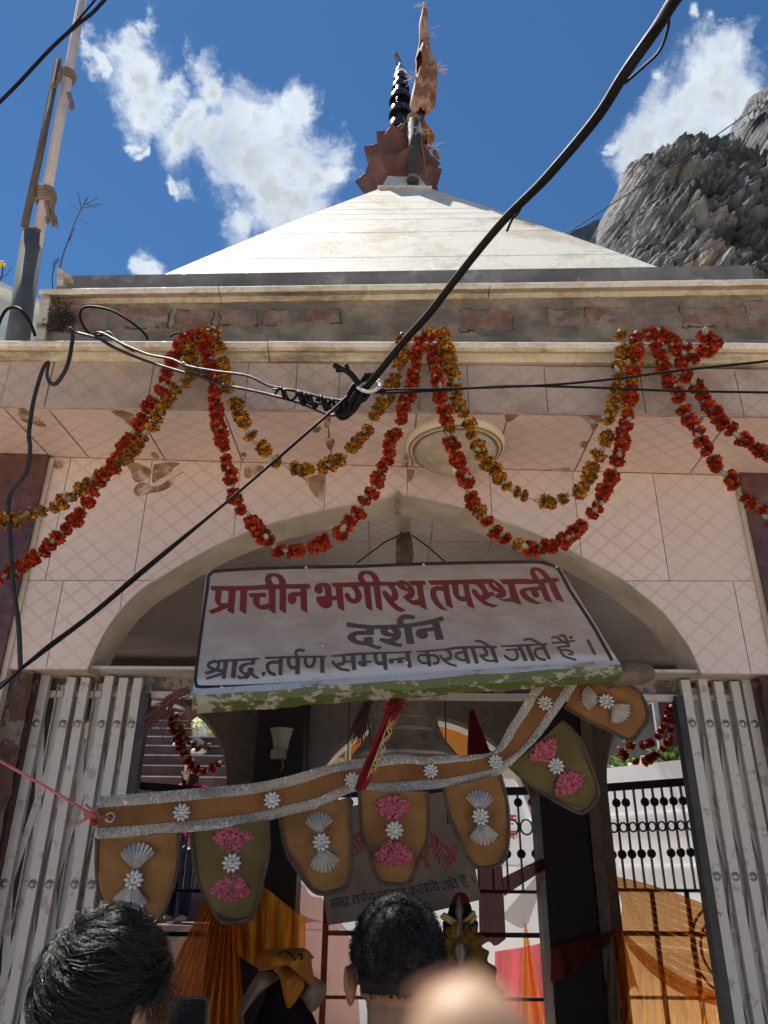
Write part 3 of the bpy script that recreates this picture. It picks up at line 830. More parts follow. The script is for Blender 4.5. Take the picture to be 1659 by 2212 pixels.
YP = 4.07
pole = thing("flagpole", "short dark steel pole standing in front of the lotus finial", "pole", P(892, 400, YP))
p0, p1 = P(892, 400, YP), P(893, 252, YP)
b = MB(); b.tube([p0, p1], .041, 20); b.build("pole", POLE_DK, pole)
b = MB()
for k in range(3): b.tube([V((p0.x + .044 * math.cos(t * .5), YP + .044 * math.sin(t * .5), p0.z + .05 + k * .008 + .002 * math.sin(t))) for t in range(14)], .005, 5)
for k in range(4): b.tube([V((p1.x + .044 * math.cos(t * .5), YP + .044 * math.sin(t * .5), p1.z - .05 + k * .012 + .004 * math.sin(t))) for t in range(14)], .005, 5)
b.tube([P(x, y, YP + .02) for x, y in sm2(pts('T', "625,1340 560,1420 500,1510 430,1570"), 4)], .004, 5)
b.tube([P(x, y, YP + .05) for x, y in sm2(pts('T', "735,1560 760,1700 790,1900 820,2110"), 4)], .006, 5)
b.tube([P(x, y, YP + .05) for x, y in sm2(pts('T', "745,1560 775,1720 800,1900 825,2100"), 4)], .004, 5)
b.build("rope", RAG, pole)
FLAG = NG("flag_cloth")
fo = FLAG.xyz()
c = FLAG.mix(FLAG.step(FLAG.noise(3.2, 5, .6), .46, .54), (.34, .225, .155), (.17, .075, .04))
c = FLAG.mix(FLAG.math('MULTIPLY', FLAG.step(FLAG.noise(6.5, 5, .7), .57, .62), .9), c, (.40, .07, .015))
c = FLAG.mix(FLAG.step(FLAG.noise(30, 4, .7), .66, .70), c, (.45, .36, .28))
FLAG.bump(FLAG.noise(60, 4), .4, .006)
FLAG = FLAG.done(c, .8, 0, .25)
b = MB(); b.smooth = True
rows = [(60, 785, 800), (100, 765, 820), (160, 752, 825), (230, 738, 825), (300, 728, 830), (400, 730, 838), (500, 722, 842), (600, 704, 872), (680, 682, 896), (740, 690, 928), (800, 688, 945), (880, 690, 936), (950, 668, 932), (1050, 650, 930),
        (1150, 630, 922), (1200, 622, 908), (1250, 640, 872), (1300, 690, 800)]
NJ = 40
def flagpt(i, j):
    y, xl, xr = rows[i]
    a = P(*fr('T', xl, y), YP); c = P(*fr('T', xr, y), YP)
    t = 2 * math.pi * j / NJ
    m_ = (a + c) / 2; hw = (c.x - a.x) / 2
    tw = y / 500
    f = 1 + .55 * (abs(math.sin(2.5 * t + tw * 2.2)) - .6) + .30 * (abs(math.sin(4.5 * t - tw * 2.6)) - .6)
    n_ = noise.noise(V((math.cos(t) * 1.3, math.sin(t) * 1.3, y / 110)))
    return V((m_.x + hw * math.cos(t) * (1 + .10 * n_), YP + min(.16, hw * .8) * math.sin(t) * f * (1 + .5 * n_), m_.z + .02 * n_))
g0 = len(b.v)
rr = []
import itertools
for i in range(len(rows)):
    for j in range(NJ): b.v.append(flagpt(i, j))
for i in range(len(rows) - 1):
    for j in range(NJ):
        if 8 <= i <= 10 and 22 <= j <= 26: continue           # the torn hole
        jj = (j + 1) % NJ; b.face([g0 + i * NJ + j, g0 + (i + 1) * NJ + j, g0 + (i + 1) * NJ + jj, g0 + i * NJ + jj])
flag = b.build("flag", FLAG)
tag(flag, "frayed beige and orange cloth flag hanging twisted on the roof pole", "flag")
b = MB(); b.smooth = True
def rag(rows_, Y, amp=.02, ph=0):
    n = 10
    def fn(u, v):
        k = u * (len(rows_) - 1); i = min(int(k), len(rows_) - 2); t = k - i
        y = lerp(rows_[i][0], rows_[i + 1][0], t); xl = lerp(rows_[i][1], rows_[i + 1][1], t); xr = lerp(rows_[i][2], rows_[i + 1][2], t)
        p_ = P(*fr('T', lerp(xl, xr, v), y), Y)
        return p_ + V((0, amp * math.sin(v * 7 + u * 5 + ph), 0))
    b.grid(fn, 24, n)
rag([(1330, 730, 775), (1400, 748, 825), (1500, 780, 885), (1580, 800, 915), (1640, 822, 900), (1690, 838, 850)], YP + .07)
rag([(1690, 840, 880), (1740, 868, 930), (1790, 890, 960), (1825, 950, 972)], YP + .09, .01, 2)
fl2 = b.build("flag", mk_cloth("flag_orange", (.42, .17, .04), weave=300, trans=.25, var=.6, scale=12))
tag(fl2, "small torn orange cloth hanging beside the finial below the flag", "flag")
THREAD = mk('thread', (.5, .42, .36), .8, .2)
for k, (ax, ay, n) in enumerate(((930, 780, 22), (690, 900, 26), (790, 60, 10), (835, 380, 10), (880, 1690, 16), (725, 1500, 18))):
    b = MB()
    for i in range(n):
        p_ = P(*fr('T', ax + random.uniform(-14, 14), ay + random.uniform(-30, 30)), YP - .05)
        d = V((random.uniform(-.1, .12) if k else random.uniform(.02, .10), random.uniform(-.03, .03), random.uniform(-.06, .05)))
        b.tube([p_, p_ + d * .4 + V((0, 0, random.uniform(-.02, .02))), p_ + d], .0018, 3)
    b.build("frayed_thread", THREAD, flag)

# ------------------------------------------------------------------ the ceiling lamp on the soffit
lc = None
d = ray(983, 955); t = 2.7
for _ in range(14):
    tt = (t - YE) / (YW - YE); t *= (lerp(zf0(.2), zs(.2), tt) - CAMZ) / (d.z * t / d.y)
LX, LY, LZ = d.x * t / d.y, t, lerp(zf0(.2), zs(.2), (t - YE) / (YW - YE))
lamp = thing("ceiling_lamp", "round dome lamp with a chipped cream rim under the eave", "lamp", (LX, LY, LZ))
Rl = .205
b = MB(); b.lathe([(Rl * .9, .012), (Rl, .0), (Rl * 1.0, -.022), (Rl * .95, -.036), (Rl * .86, -.044), (Rl * .83, -.040), (Rl * .8, -.03)], (LX, LY, LZ), 48); b.build("rim", ENAMEL, lamp)
b = MB(); b.lathe([(Rl * .955, -.0365), (Rl * .94, -.0405), (Rl * .925, -.0415), (Rl * .92, -.040)], (LX, LY, LZ), 48, caps=False)
b.build("gold_band", GOLD, lamp)
b = MB(); b.lathe([(Rl * .872, -.0445), (Rl * .865, -.047), (Rl * .85, -.0455)], (LX, LY, LZ), 48, caps=False); b.build("green_band", GREEN_L, lamp)
b = MB(); nn = 120; prof = [(Rl * .83, -.036), (Rl * .80, -.058), (Rl * .70, -.082), (Rl * .5, -.108), (Rl * .25, -.122), (.012, -.126)]
g0 = len(b.v); b.smooth = True
for i, (r, z) in enumerate(prof):
    for j in range(nn):
        a = 2 * math.pi * j / nn; rr_ = r * (1 + (.012 if j % 2 else -.012))
        b.v.append(V((LX + rr_ * math.cos(a), LY + rr_ * math.sin(a), LZ + z)))
for i in range(len(prof) - 1):
    for j in range(nn):
        jj = (j + 1) % nn; b.face([g0 + i * nn + j, g0 + i * nn + jj, g0 + (i + 1) * nn + jj, g0 + (i + 1) * nn + j])
b.face([g0 + 5 * nn + j for j in range(nn)])
b.build("glass_shade", GLASSL, lamp)
b = MB(); b.lathe([(.016, -.122), (.022, -.13), (.014, -.142), (.004, -.15)], (LX, LY, LZ), 14); b.build("finial_knob", ENAMEL, lamp)

# ------------------------------------------------------------------ the painted sign board
def plane_hit(x, y, o, n):
    d = ray(x, y); c_ = V((0, 0, CAMZ)); t = (o - c_).dot(n) / d.dot(n)
    return c_ + d * t
k_ = .965
SB = [V((-.5689, 2.3337, .4982)) * k_, V((.8286, 2.6701, .6883)) * k_, V((-.6604, 2.6868, 1.0263)) * k_]
SB = [v + V((0, 0, CAMZ)) for v in SB]
sn = (SB[1] - SB[0]).cross(SB[2] - SB[0]).normalized()
if sn.y > 0: sn = -sn
def SG(x, y, off=0.0): return plane_hit(x, y, SB[0], sn) + sn * off
sign = thing("sign_board", "white painted sign board with red and grey Devanagari lettering above the gate", "sign", SG(*fr('S', 1600, 2726)))
g = NG("sign_paint")
so_ = g.xyz()
wob = g.math('MULTIPLY', g.math('SUBTRACT', g.noise(5, 4), .5), .10)
hgt_ = g.math('SUBTRACT', g.math('ADD', so_[2], wob), g.math('MULTIPLY', so_[0], .135))
clean = g.math('SUBTRACT', 1.0, g.step(hgt_, .085, .115))
c = g.mix(g.step(g.noise(5, 8, .7, g.scaled((1, 1, 1.8))), .35, .68), (.36, .275, .215), (.47, .385, .315))
c = g.mix(g.math('MULTIPLY', clean, .9), c, (.60, .555, .505))
c = g.mix(g.math('MULTIPLY', g.step(g.noise(11, 8, .75), .58, .70), .5), c, (.27, .21, .17))
c = g.mix(g.step(g.noise(55, 4, .7), .715, .74), c, (.16, .09, .05))
g.bump(g.noise(25, 6, .7), .12, .003)
SIGNW = g.done(c, .42)
def ink(name, col, dusty, k=0.8):
    g = NG(name)
    so_ = g.xyz()
    c = g.mix(g.step(g.noise(6, 7, .7), .35, .7), col, dusty)
    c = g.mix(g.step(g.noise(90, 3, .7), .70, .76), c, tuple(x * 1.6 + .05 for x in col))
    return g.done(c, .45)
INK_R = ink("letter_red", (.20, .012, .014), (.135, .028, .026))
INK_B = ink("letter_grey_brown", (.082, .060, .050), (.062, .047, .040))
INK_K = ink("border_black", (.018, .013, .013), (.03, .022, .02))
face = [fr('S', *q) for q in ((812, 2258), (822, 2248), (1300, 2232), (1650, 2218), (1975, 2209), (2130, 2208), (2185, 2226), (2212, 2242), (2250, 2305), (2426, 2588), (2434, 2604), (2432, 2612), (1600, 2670), (768, 2727), (760, 2714))]
b = MB(); fp = [SG(x, y) for x, y in face]
b.prism(fp, -sn * .022)
b.build("board", SIGNW, sign)
class Ink:
    "flat paint on the board: each dab lies a hair above the one before"
    def __init__(s, hit): s.b = MB(); s.k = 0; s.hit = hit
    def lift(s): s.k += 1; return .0007 + .00004 * (s.k % 14)
    def poly(s, fk, st, round_=True):
        q = pts(fk, st); o = s.lift()
        s.b.poly([s.hit(x, y, o) for x, y in q])
    def stroke(s, fk, st, wd):
        q = sm2(pts(fk, st), 6); o = s.lift()
        sc = SRC / FR[fk][2] if fk != 'd' else 1
        if not isinstance(wd, (list, tuple)): wd = [wd]
        n = len(q); L, Rr = [], []
        for i, (x, y) in enumerate(q):
            x0_, y0_ = q[max(0, i - 1)]; x1_, y1_ = q[min(n - 1, i + 1)]
            dx, dy = x1_ - x0_, y1_ - y0_; l = math.hypot(dx, dy) or 1
            f = i / (n - 1) * (len(wd) - 1); a = int(min(f, len(wd) - 1)); b2 = min(a + 1, len(wd) - 1)
            h = lerp(wd[a], wd[b2], f - a) / 2 * sc
            L.append((x - dy / l * h, y + dx / l * h)); Rr.append((x + dy / l * h, y - dx / l * h))
        g0 = len(s.b.v)
        for p_, q_ in zip(L, Rr): s.b.v += [s.hit(*p_, o), s.hit(*q_, o)]
        for i in range(n - 1): s.b.face([g0 + 2 * i, g0 + 2 * i + 1, g0 + 2 * i + 3, g0 + 2 * i + 2])
        for (x, y), e in ((q[0], -1), (q[-1], 1)):        # round brush ends
            h = (wd[0] if e < 0 else wd[-1]) / 2 * sc
            o2 = s.lift()
            s.b.poly([s.hit(x + h * math.cos(t * math.pi / 6), y + h * math.sin(t * math.pi / 6), o2) for t in range(12)])
LINE1 = [('p', 's1', "97,290 500,290 700,282 830,270 1080,268 1385,262 1410,328 1085,328 850,335 580,350 110,353"),
 ('p', 's1', "163,345 150,450 155,490 175,525 215,557 320,575 330,505 290,515 245,515 228,505 235,430 247,345"),
 ('p', 's1', "215,555 68,615 110,660 215,625 320,577 330,535 240,535"),
 ('p', 's1', "330,345 428,345 415,500 402,662 318,622 320,560 328,450"), ('p', 's1', "485,345 578,345 570,500 562,665 475,610 480,480"),
 ('p', 's1', "590,388 815,378 832,436 655,440 618,447"), ('p', 's1', "655,438 747,435 735,480 740,545 800,535 862,512 862,592 780,602 720,590 680,555 652,510 650,470"),
 ('p', 's1', "852,330 945,330 945,660 862,605"), ('p', 's1', "1000,325 1083,325 1083,655 998,602"),
 ('s', 's1', "878,275 848,215 865,160 925,148 990,168 1028,220 1037,275", (80, 84, 62, 42, 62, 82, 92)),
 ('p', 's1', "1272,370 1170,370 1120,390 1102,440 1112,500 1150,535 1190,530 1215,500 1218,460 1210,430 1272,428"), ('p', 's1', "1268,322 1352,322 1358,480 1362,645 1275,600"),
 ('p', 's2', "165,393 125,360 125,310 150,270 200,250 270,248 325,268 347,310 354,425 268,425 262,340 245,300 220,300 238,330 232,372 205,395"),
 ('p', 's2', "170,425 352,420 415,420 415,478 362,480 355,545 325,580 260,588 200,560 155,490 148,450"), ('p', 's2', "402,300 492,300 505,450 518,622 437,582 420,478 410,420"),
 ('p', 's2', "340,255 560,243 740,240 970,235 1200,238 1215,288 980,292 740,302 490,307 405,314 383,313"),
 ('p', 's2', "590,298 690,298 735,370 750,430 730,490 680,522 620,520 560,490 522,430 520,395 545,376 580,390 605,440 630,465 655,450 662,400 640,350"),
 ('p', 's2', "765,296 855,294 870,450 887,622 803,575"), ('p', 's2', "895,290 980,288 1000,450 1015,622 932,575"),
 ('s', 's2', "768,245 728,185 745,132 810,113 870,130 920,185 940,240", (66, 74, 64, 42, 58, 76, 88)),
 ('p', 's2', "1080,288 1165,288 1205,350 1228,415 1215,470 1165,500 1230,560 1325,610 1260,635 1200,615 1120,550 1050,460 1008,380 1020,355 1055,355 1090,390 1130,432 1145,400 1130,350"),
 ('p', 's2', "1210,290 1196,245 1240,218 1300,220 1360,250 1405,300 1438,360 1432,420 1400,460 1360,462 1278,430 1340,395 1362,370 1300,352 1240,325"),
 ('p', 's2', "1278,430 1362,460 1420,482 1485,460 1503,540 1440,545 1380,525 1320,475"), ('p', 's2', "1352,222 1565,220 1592,272 1540,280 1400,287"), ('p', 's2', "1455,276 1540,274 1560,420 1602,612 1505,560 1485,440"),
 ('p', 's3', "92,238 400,232 700,222 790,222 830,240 800,270 640,280 440,280 250,287 130,288"),
 ('p', 's3', "262,302 180,298 130,325 118,380 140,450 180,510 240,555 325,567 270,530 220,470 190,400 188,355 215,345 266,354"), ('p', 's3', "262,280 322,280 340,400 372,550 298,510 262,352"),
 ('p', 's3', "355,280 428,278 432,360 440,400 470,415 503,408 520,468 450,465 400,430 372,390 365,340"), ('p', 's3', "475,276 540,276 555,380 608,550 530,515 515,468 500,400"),
 ('p', 's3', "610,276 700,272 735,330 752,366 810,365 828,400 775,415 755,440 710,455 780,490 870,510 810,535 720,510 640,450 580,380 570,345 590,330 620,340 650,380 678,405 695,370 660,320"),
 ('p', 's3', "740,252 790,222 850,250 910,300 950,360 945,410 900,432 840,427 822,400 872,375 800,342 765,300"), ('p', 's3', "840,422 900,440 960,440 992,420 1027,470 960,472 900,457"),
 ('p', 's3', "875,228 1090,218 1268,226 1292,275 1040,280 915,282"), ('p', 's3', "965,276 1035,274 1060,350 1118,505 1030,480 990,400"),
 ('p', 's3', "1312,303 1230,310 1150,318 1100,340 1095,375 1130,430 1200,475 1280,497 1350,485 1270,460 1200,415 1165,375 1175,352 1215,352 1225,385 1245,418 1280,428 1308,412 1308,385 1285,350 1330,343"),
 ('p', 's3', "1265,226 1420,218 1500,207 1538,245 1480,258 1405,265 1350,270 1290,277"), ('p', 's3', "1290,268 1365,266 1400,360 1453,482 1370,455 1330,360"), ('p', 's3', "1410,263 1480,256 1530,370 1583,475 1487,445 1440,350"),
 ('s', 's3', "1278,228 1238,165 1240,122 1290,115 1340,145 1382,190 1400,222", (52, 58, 50, 36, 50, 56, 62))]
HOLE1 = [('p', 's2', "1298,278 1322,282 1347,325 1320,312"), ('p', 's3', "796,262 822,270 868,330 835,312 805,285")]
LINE2 = [('p', 's4', "92,187 250,215 450,232 650,232 850,222 1060,205 1250,170 1400,135 1520,97 1540,165 1465,185 1360,218 1200,245 1055,267 860,280 600,292 400,292 250,280 95,260"),
 ('p', 's4', "385,290 500,290 500,383 380,378 250,380 220,410 250,455 345,478 340,455 360,420 410,405 465,410 490,440 490,480 475,510 540,540 615,548 605,575 560,595 490,575 380,535 280,530 180,500 110,440 105,400 150,350 240,320 385,315"),
 ('p', 's4', "600,288 590,330 610,370 660,395 780,410 730,435 690,440 600,420 568,460 700,520 820,550 905,562 925,510 860,505 800,480 870,450 905,390 900,330 858,277"),
 ('s', 's4', "893,222 888,165 925,120 985,110 1079,117", (98, 96, 80, 68, 66)),
 ('p', 's4', "945,272 1057,263 1080,400 1100,515 985,517 965,400"), ('p', 's4', "1385,262 1200,285 1135,305 1117,345 1130,395 1180,435 1240,440 1290,420 1305,385 1295,350 1275,332 1395,320"), ('p', 's4', "1358,212 1465,180 1500,320 1540,445 1420,460 1390,320")]
HOLE2 = [('p', 's4', "705,308 725,298 750,302 795,355 740,350 703,330")]
LINE3 = [('s', 's5', "265,220 215,205 150,225 130,255 150,285 210,310 318,328", 42), ('s', 's5', "250,210 258,260 220,315 160,340 105,352", 40), ('s', 's5', "112,422 200,395 315,358", 32),
 ('p', 's5', "318,195 385,195 360,330 345,430 295,425 310,320"), ('p', 's5', "262,185 500,175 740,160 770,165 770,178 720,192 500,207 390,214 265,216"), ('p', 's5', "430,200 500,198 480,320 470,415 445,422 408,408 420,300"),
 ('p', 's5', "660,188 722,186 712,250 620,258 575,280 560,310 570,340 600,350 622,335 622,300 650,282 690,285 706,312 692,350 720,385 775,408 755,428 700,415 665,380 600,385 550,365 515,330 510,280 540,245 600,225 660,222"),
 ('s', 's5', "505,395 525,415 570,408 590,395 610,415 640,380", 34),
 ('p', 's5', "800,345 830,332 850,350 840,380 795,408 810,380 792,365"), ('p', 's5', "840,150 1100,140 1600,132 1620,145 1605,160 1200,167 850,179 832,163"),
 ('s', 's5', "1012,218 930,218 878,243 872,290 900,345 958,372", 44), ('p', 's5', "1008,165 1068,163 1062,300 1058,382 1010,382 1010,280"), ('s', 's5', "1138,160 1137,230 1162,278 1220,288", 48), ('p', 's5', "1222,160 1280,158 1278,370 1220,372"),
 ('s', 's5', "1248,150 1225,100 1255,65 1325,72", 36), ('s', 's5', "1346,158 1350,230 1378,272 1430,268 1457,220 1462,158", 42), ('p', 's5', "1530,155 1585,155 1590,350 1535,352"),
 ('p', 's6', "122,240 450,205 800,190 1200,182 1385,170 1397,190 1350,205 1000,217 600,237 200,267 130,262"), ('s', 's6', "320,245 337,320 310,370 245,382", 58), ('s', 's6', "158,340 200,400 280,452 405,472", 46), ('s', 's6', "345,340 460,336", 34),
 ('p', 's6', "435,230 508,228 525,470 460,475 445,340"), ('p', 's6', "600,230 672,230 675,335 605,335"), ('p', 's6', "545,340 590,328 765,325 768,345 755,356 690,360 685,410 630,425 575,400 545,365"), ('s', 's6', "818,220 826,300 860,358 945,368", 60),
 ('p', 's6', "918,214 995,211 1000,330 1015,465 955,470 935,360"), ('p', 's6', "1030,300 1060,288 1165,285 1200,268 1292,270 1294,300 1240,305 1250,340 1225,365 1180,365 1150,335 1160,315 1110,320 1112,355 1075,375 1035,355 1022,325"), ('p', 's6', "1280,202 1350,198 1370,320 1390,430 1330,438 1310,330"),
 ('p', 's7', "140,320 300,300 560,280 740,248 1000,238 1330,240 1352,262 1335,275 1000,277 720,292 560,312 300,332 150,338"), ('p', 's7', "270,322 340,318 375,545 320,545 300,430"), ('s', 's7', "282,380 212,376 178,410 188,455 240,495 315,495", 36), ('s', 's7', "345,385 420,385 470,430 468,488 408,505", 40),
 ('s', 's7', "605,300 655,360 648,420 590,440", 50), ('s', 's7', "504,388 560,455 640,510 735,536", 34), ('s', 's7', "858,338 780,342 735,372 750,415 820,450 885,450", 38), ('p', 's7', "825,280 890,276 955,500 890,505 860,400"), ('p', 's7', "950,270 1010,268 1080,500 1020,508"),
 ('s', 's7', "1142,270 1190,330 1180,380 1105,386", 46), ('s', 's7', "1105,386 1150,435 1220,463 1315,462", 34), ('p', 's7', "1235,270 1300,267 1370,490 1320,495"), ('s', 's7', "1028,172 1090,172 1160,202 1230,248", 34),
 ('p', 's8', "35,285 300,268 660,252 687,268 660,280 300,302 45,307"), ('s', 's8', "114,345 230,338 312,342", 28), ('s', 's8', "235,345 268,410 255,465 180,480 98,428", 34), ('p', 's8', "265,297 325,292 410,495 355,498 310,380"), ('p', 's8', "370,292 430,288 515,492 455,495"),
 ('s', 's8', "606,325 540,330 505,360 520,420 570,465 640,478", 36), ('p', 's8', "590,285 640,280 725,470 680,475"), ('s', 's8', "365,208 430,195 500,220 590,272", 34), ('s', 's8', "745,250 900,236 1042,221", 28), ('s', 's8', "736,180 790,170 850,205 930,258", 30),
 ('s', 's8', "845,152 898,150 930,200 968,295", 36), ('p', 's8', "970,175 978,158 995,154 1015,160 1022,178 1012,192 992,195 976,188"), ('s', 's8', "972,292 880,300 812,316 850,345 945,348 1015,378 1008,408 970,402", 26), ('s', 's8', "855,350 872,395 930,440 1055,478", 30), ('p', 's8', "1200,205 1225,198 1245,205 1345,405 1325,412 1300,410")]
BORDER = "821,2268 816,2319 800,2431 780,2580 770,2670 772,2692 788,2705 920,2703 1062,2698 1300,2685 1500,2677 1690,2666 1786,2661 2040,2643 2134,2638 2307,2622 2385,2618 2406,2606 2404,2590 2372,2532 2342,2477 2290,2395 2243,2323 2205,2252 2185,2232 2150,2220 2116,2214 1975,2214 1650,2221 1400,2231 1200,2234 1000,2240 860,2249 833,2257 821,2270"
def paint(I, items, mp=None):
    for it in items:
        if it[0] == 'p': I.poly(it[1], it[2])
        else: I.stroke(it[1], it[2], it[3])
I = Ink(lambda x, y, o: SG(x, y, o)); I.stroke('S', BORDER, 12.5); I.b.build("border_line", INK_K, sign)
I = Ink(lambda x, y, o: SG(x, y, o)); paint(I, LINE1); I.b.build("red_lettering", INK_R, sign)
I = Ink(lambda x, y, o: SG(x, y, o)); paint(I, LINE2); I.b.build("large_grey_lettering", INK_B, sign)
n5 = [i for i, it in enumerate(LINE3) if it[1] == 's5']; n8 = [i for i, it in enumerate(LINE3) if it[1] == 's8']
words = [LINE3[:9], LINE3[9:len(n5)], [it for it in LINE3 if it[1] == 's6'], [it for it in LINE3 if it[1] == 's7'], LINE3[n8[0]:n8[0] + 8], LINE3[n8[0] + 8:-1], LINE3[-1:]]
for wd_ in words: I = Ink(lambda x, y, o: SG(x, y, o)); paint(I, wd_); I.b.build("small_grey_word", INK_B, sign)
for it in HOLE1 + HOLE2: I = Ink(lambda x, y, o: SG(x, y, o + .0009)); paint(I, [it]); I.b.build("letter_counter", SIGNW, sign)
# the peeling green and white rail along the foot of the board
RAILW = mk_peel("rail_white", (.52, .50, .48), (.36, .28, .24), (.06, .035, .025), 13, .535, .6, (.7, 1, 2))
RAILG = mk_peel("rail_green", (.055, .078, .014), (.27, .25, .21), (.05, .032, .022), 13, .515, .55, (1, 1, 2))
b = MB()
e0, e1 = SG(*fr('S', 760, 2722)), SG(*fr('S', 2434, 2606))
nseg = 60
ex = (e1 - e0); dn = (SB[0] - SB[2]).normalized()
prev = None
for i in range(nseg + 1):
    t = i / nseg; p_ = e0 + ex * t
    w_ = .003 * noise.noise(V((t * 22, 1, 1))) + .002 * noise.noise(V((t * 70, 2, 1)))
    h = lerp(.026, .020, t) + .006 * noise.noise(V((t * 9, 5, 1))); dd = lerp(.016, .022, t)
    a = p_ + sn * .004 - dn * .004; c = p_ + sn * .007 + dn * (h + w_); e = p_ - sn * .014 + dn * (h + dd + w_) ; f_ = p_ - sn * .05 + dn * (h + dd + w_ * 2)
    cur = (a, c, e, f_)
    if prev:
        for k in range(3):
            b.m = 0 if k == 0 else 1
            b.poly([prev[k], cur[k], cur[k + 1], prev[k + 1]])
    else: st0 = cur
    prev = cur
b.m = 0; b.poly(list(st0) + [e0 - sn * .05]); b.poly(list(prev) + [e1 - sn * .05])
b.build("foot_rail", [RAILW, RAILG], sign)
b = MB()
for x, y in ((1268, 2542), (1600, 2612), (1093, 2684), (1240, 2680), (2145, 2635), (1545, 2665), (1205, 2237), (1667, 2225), (2190, 2234), (873, 2710)):
    b.ball(SG(*fr('S', x, y), .002), .006, 8, 5)
b.build("screw", STEEL, sign)
bk = MB()
c0_, c1_ = SG(*fr('S', 2390, 2650), -.06), SG(*fr('S', 2640, 2655), -.06)
c0_, c1_ = P(1310, 1462, 2.72), P(1404, 1452, 2.78)
bk.tube([c0_, lerp(c0_, c1_, .4) + V((0, 0, .006)), lerp(c0_, c1_, .8), c1_], [.045, .047, .043, .03], 7)
wb = bk.build("timber_bracket", mk("weathered_wood", (.11, .08, .06), .9, .4, 8, .6, 50, stretch=(.6, 4, 4)), sign)
# ------------------------------------------------------------------ marigold garlands
FLO_R = [mk("marigold_red", (.42, .045, .008), .8, .6, 40, .2, 200, spec=.2), mk("marigold_deep_red", (.23, .016, .008), .8, .6, 40, .2, 200, spec=.2)]
FLO_O = [mk("marigold_orange", (.52, .21, .014), .8, .6, 40, .2, 200, spec=.2), mk("marigold_dried", (.25, .105, .018), .85, .6, 40, .2, 200, spec=.2)]
CALYX = mk("calyx_pale", (.27, .235, .155), .7, .4, 60, .2, 200)
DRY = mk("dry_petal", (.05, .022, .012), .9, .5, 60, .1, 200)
STRING = mk("garland_thread", (.25, .20, .13), .9, .2, 40)
def flower_mesh(name, mats, seed, dark):
    rnd = random.Random(seed); b = MB(); R_ = .0240
    for k in range(120):
        # petals stand out round a flattened ball whose axis is local Z (calyx at -Z)
        ct = rnd.uniform(-.55, 1); st = math.sqrt(1 - ct * ct); a = rnd.uniform(0, 6.283)
        n = V((st * math.cos(a), st * math.sin(a), ct * .8))
        o = V((n.x * R_ * .55, n.y * R_ * .55, n.z * R_ * .5))
        t = n.cross(V((rnd.uniform(-1, 1), rnd.uniform(-1, 1), rnd.uniform(-1, 1)))).normalized()
        s_ = n.cross(t).normalized()
        ln = R_ * rnd.uniform(.40, .72); wd = R_ * rnd.uniform(.20, .34)
        tip = o + n * ln + t * rnd.uniform(-.006, .006) + s_ * rnd.uniform(-.005, .005); mid = o + n * ln * .6
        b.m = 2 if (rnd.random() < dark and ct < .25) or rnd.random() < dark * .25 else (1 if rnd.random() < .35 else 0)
        b.poly([o - t * wd * .4, mid - t * wd + s_ * .002, tip - t * wd * .5, tip + t * wd * .5, mid + t * wd - s_ * .002, o + t * wd * .4])
    b.m = 1; b.ball((0, 0, 0), R_ * .62, 8, 6, (1, 1, .75))
    b.m = 3
    b.lathe([(.0035, -.034), (.0080, -.027), (.0100, -.016), (.009, -.006)], (0, 0, 0), 8)
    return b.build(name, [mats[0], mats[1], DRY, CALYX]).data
def drop_obj(me_):
    for o in list(bpy.data.objects):
        if o.data == me_: bpy.data.objects.remove(o)
RED_M = [flower_mesh("marigold_red", FLO_R, i, .15) for i in range(5)]
ORA_M = [flower_mesh("marigold_orange", FLO_O, 20 + i, .32) for i in range(5)]
for me_ in RED_M + ORA_M: drop_obj(me_)
def garland(name, label, runs, Yc, meshes, step=.036, mixin=None, group="marigold garlands hung along the cornice", scale=1.0, parts=True):
    if isinstance(runs[0], tuple): runs = [runs]
    first = P(*runs[0][0], Yc)
    g_ = thing("garland", label, "garland", first, group)
    b = MB(); rnd = random.Random(len(label)); fl = []
    for run in runs:
        path = smooth([P(x, y, Yc - .012 * math.sin(i * 1.7)) for i, (x, y) in enumerate(run)], 8)
        b.tube(path, .0016 * scale, 5)
        acc = step * .5
        for p0_, p1_ in zip(path, path[1:]):
            l = (p1_ - p0_).length
            while acc <= l:
                fl.append((p0_.lerp(p1_, acc / l), (p1_ - p0_).normalized())); acc += step * 1.03 * rnd.choice((.72, .85, 1.0, 1.0, 1.2, 1.5))
            acc -= l
    b.build("string", STRING, g_)
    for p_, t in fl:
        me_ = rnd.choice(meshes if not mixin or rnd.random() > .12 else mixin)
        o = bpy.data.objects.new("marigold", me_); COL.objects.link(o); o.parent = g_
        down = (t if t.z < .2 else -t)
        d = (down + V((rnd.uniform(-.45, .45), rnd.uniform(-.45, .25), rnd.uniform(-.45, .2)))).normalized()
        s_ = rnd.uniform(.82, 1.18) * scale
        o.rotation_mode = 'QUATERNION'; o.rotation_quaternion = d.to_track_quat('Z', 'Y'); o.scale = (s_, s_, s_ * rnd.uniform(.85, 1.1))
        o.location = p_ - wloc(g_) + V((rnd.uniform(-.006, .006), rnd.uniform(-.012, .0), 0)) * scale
    return g_
YG = 2.425
garland("g", "red marigold garland falling from the left cornice cluster to the left edge", pts('C', "845,150 800,140 775,185 758,225 722,285 692,370 650,430 620,480 600,520 570,570 530,620 500,690 450,750 385,845 340,910 280,980 210,1050 130,1110 50,1160 0,1185 -60,1205"), YG, RED_M, .031)
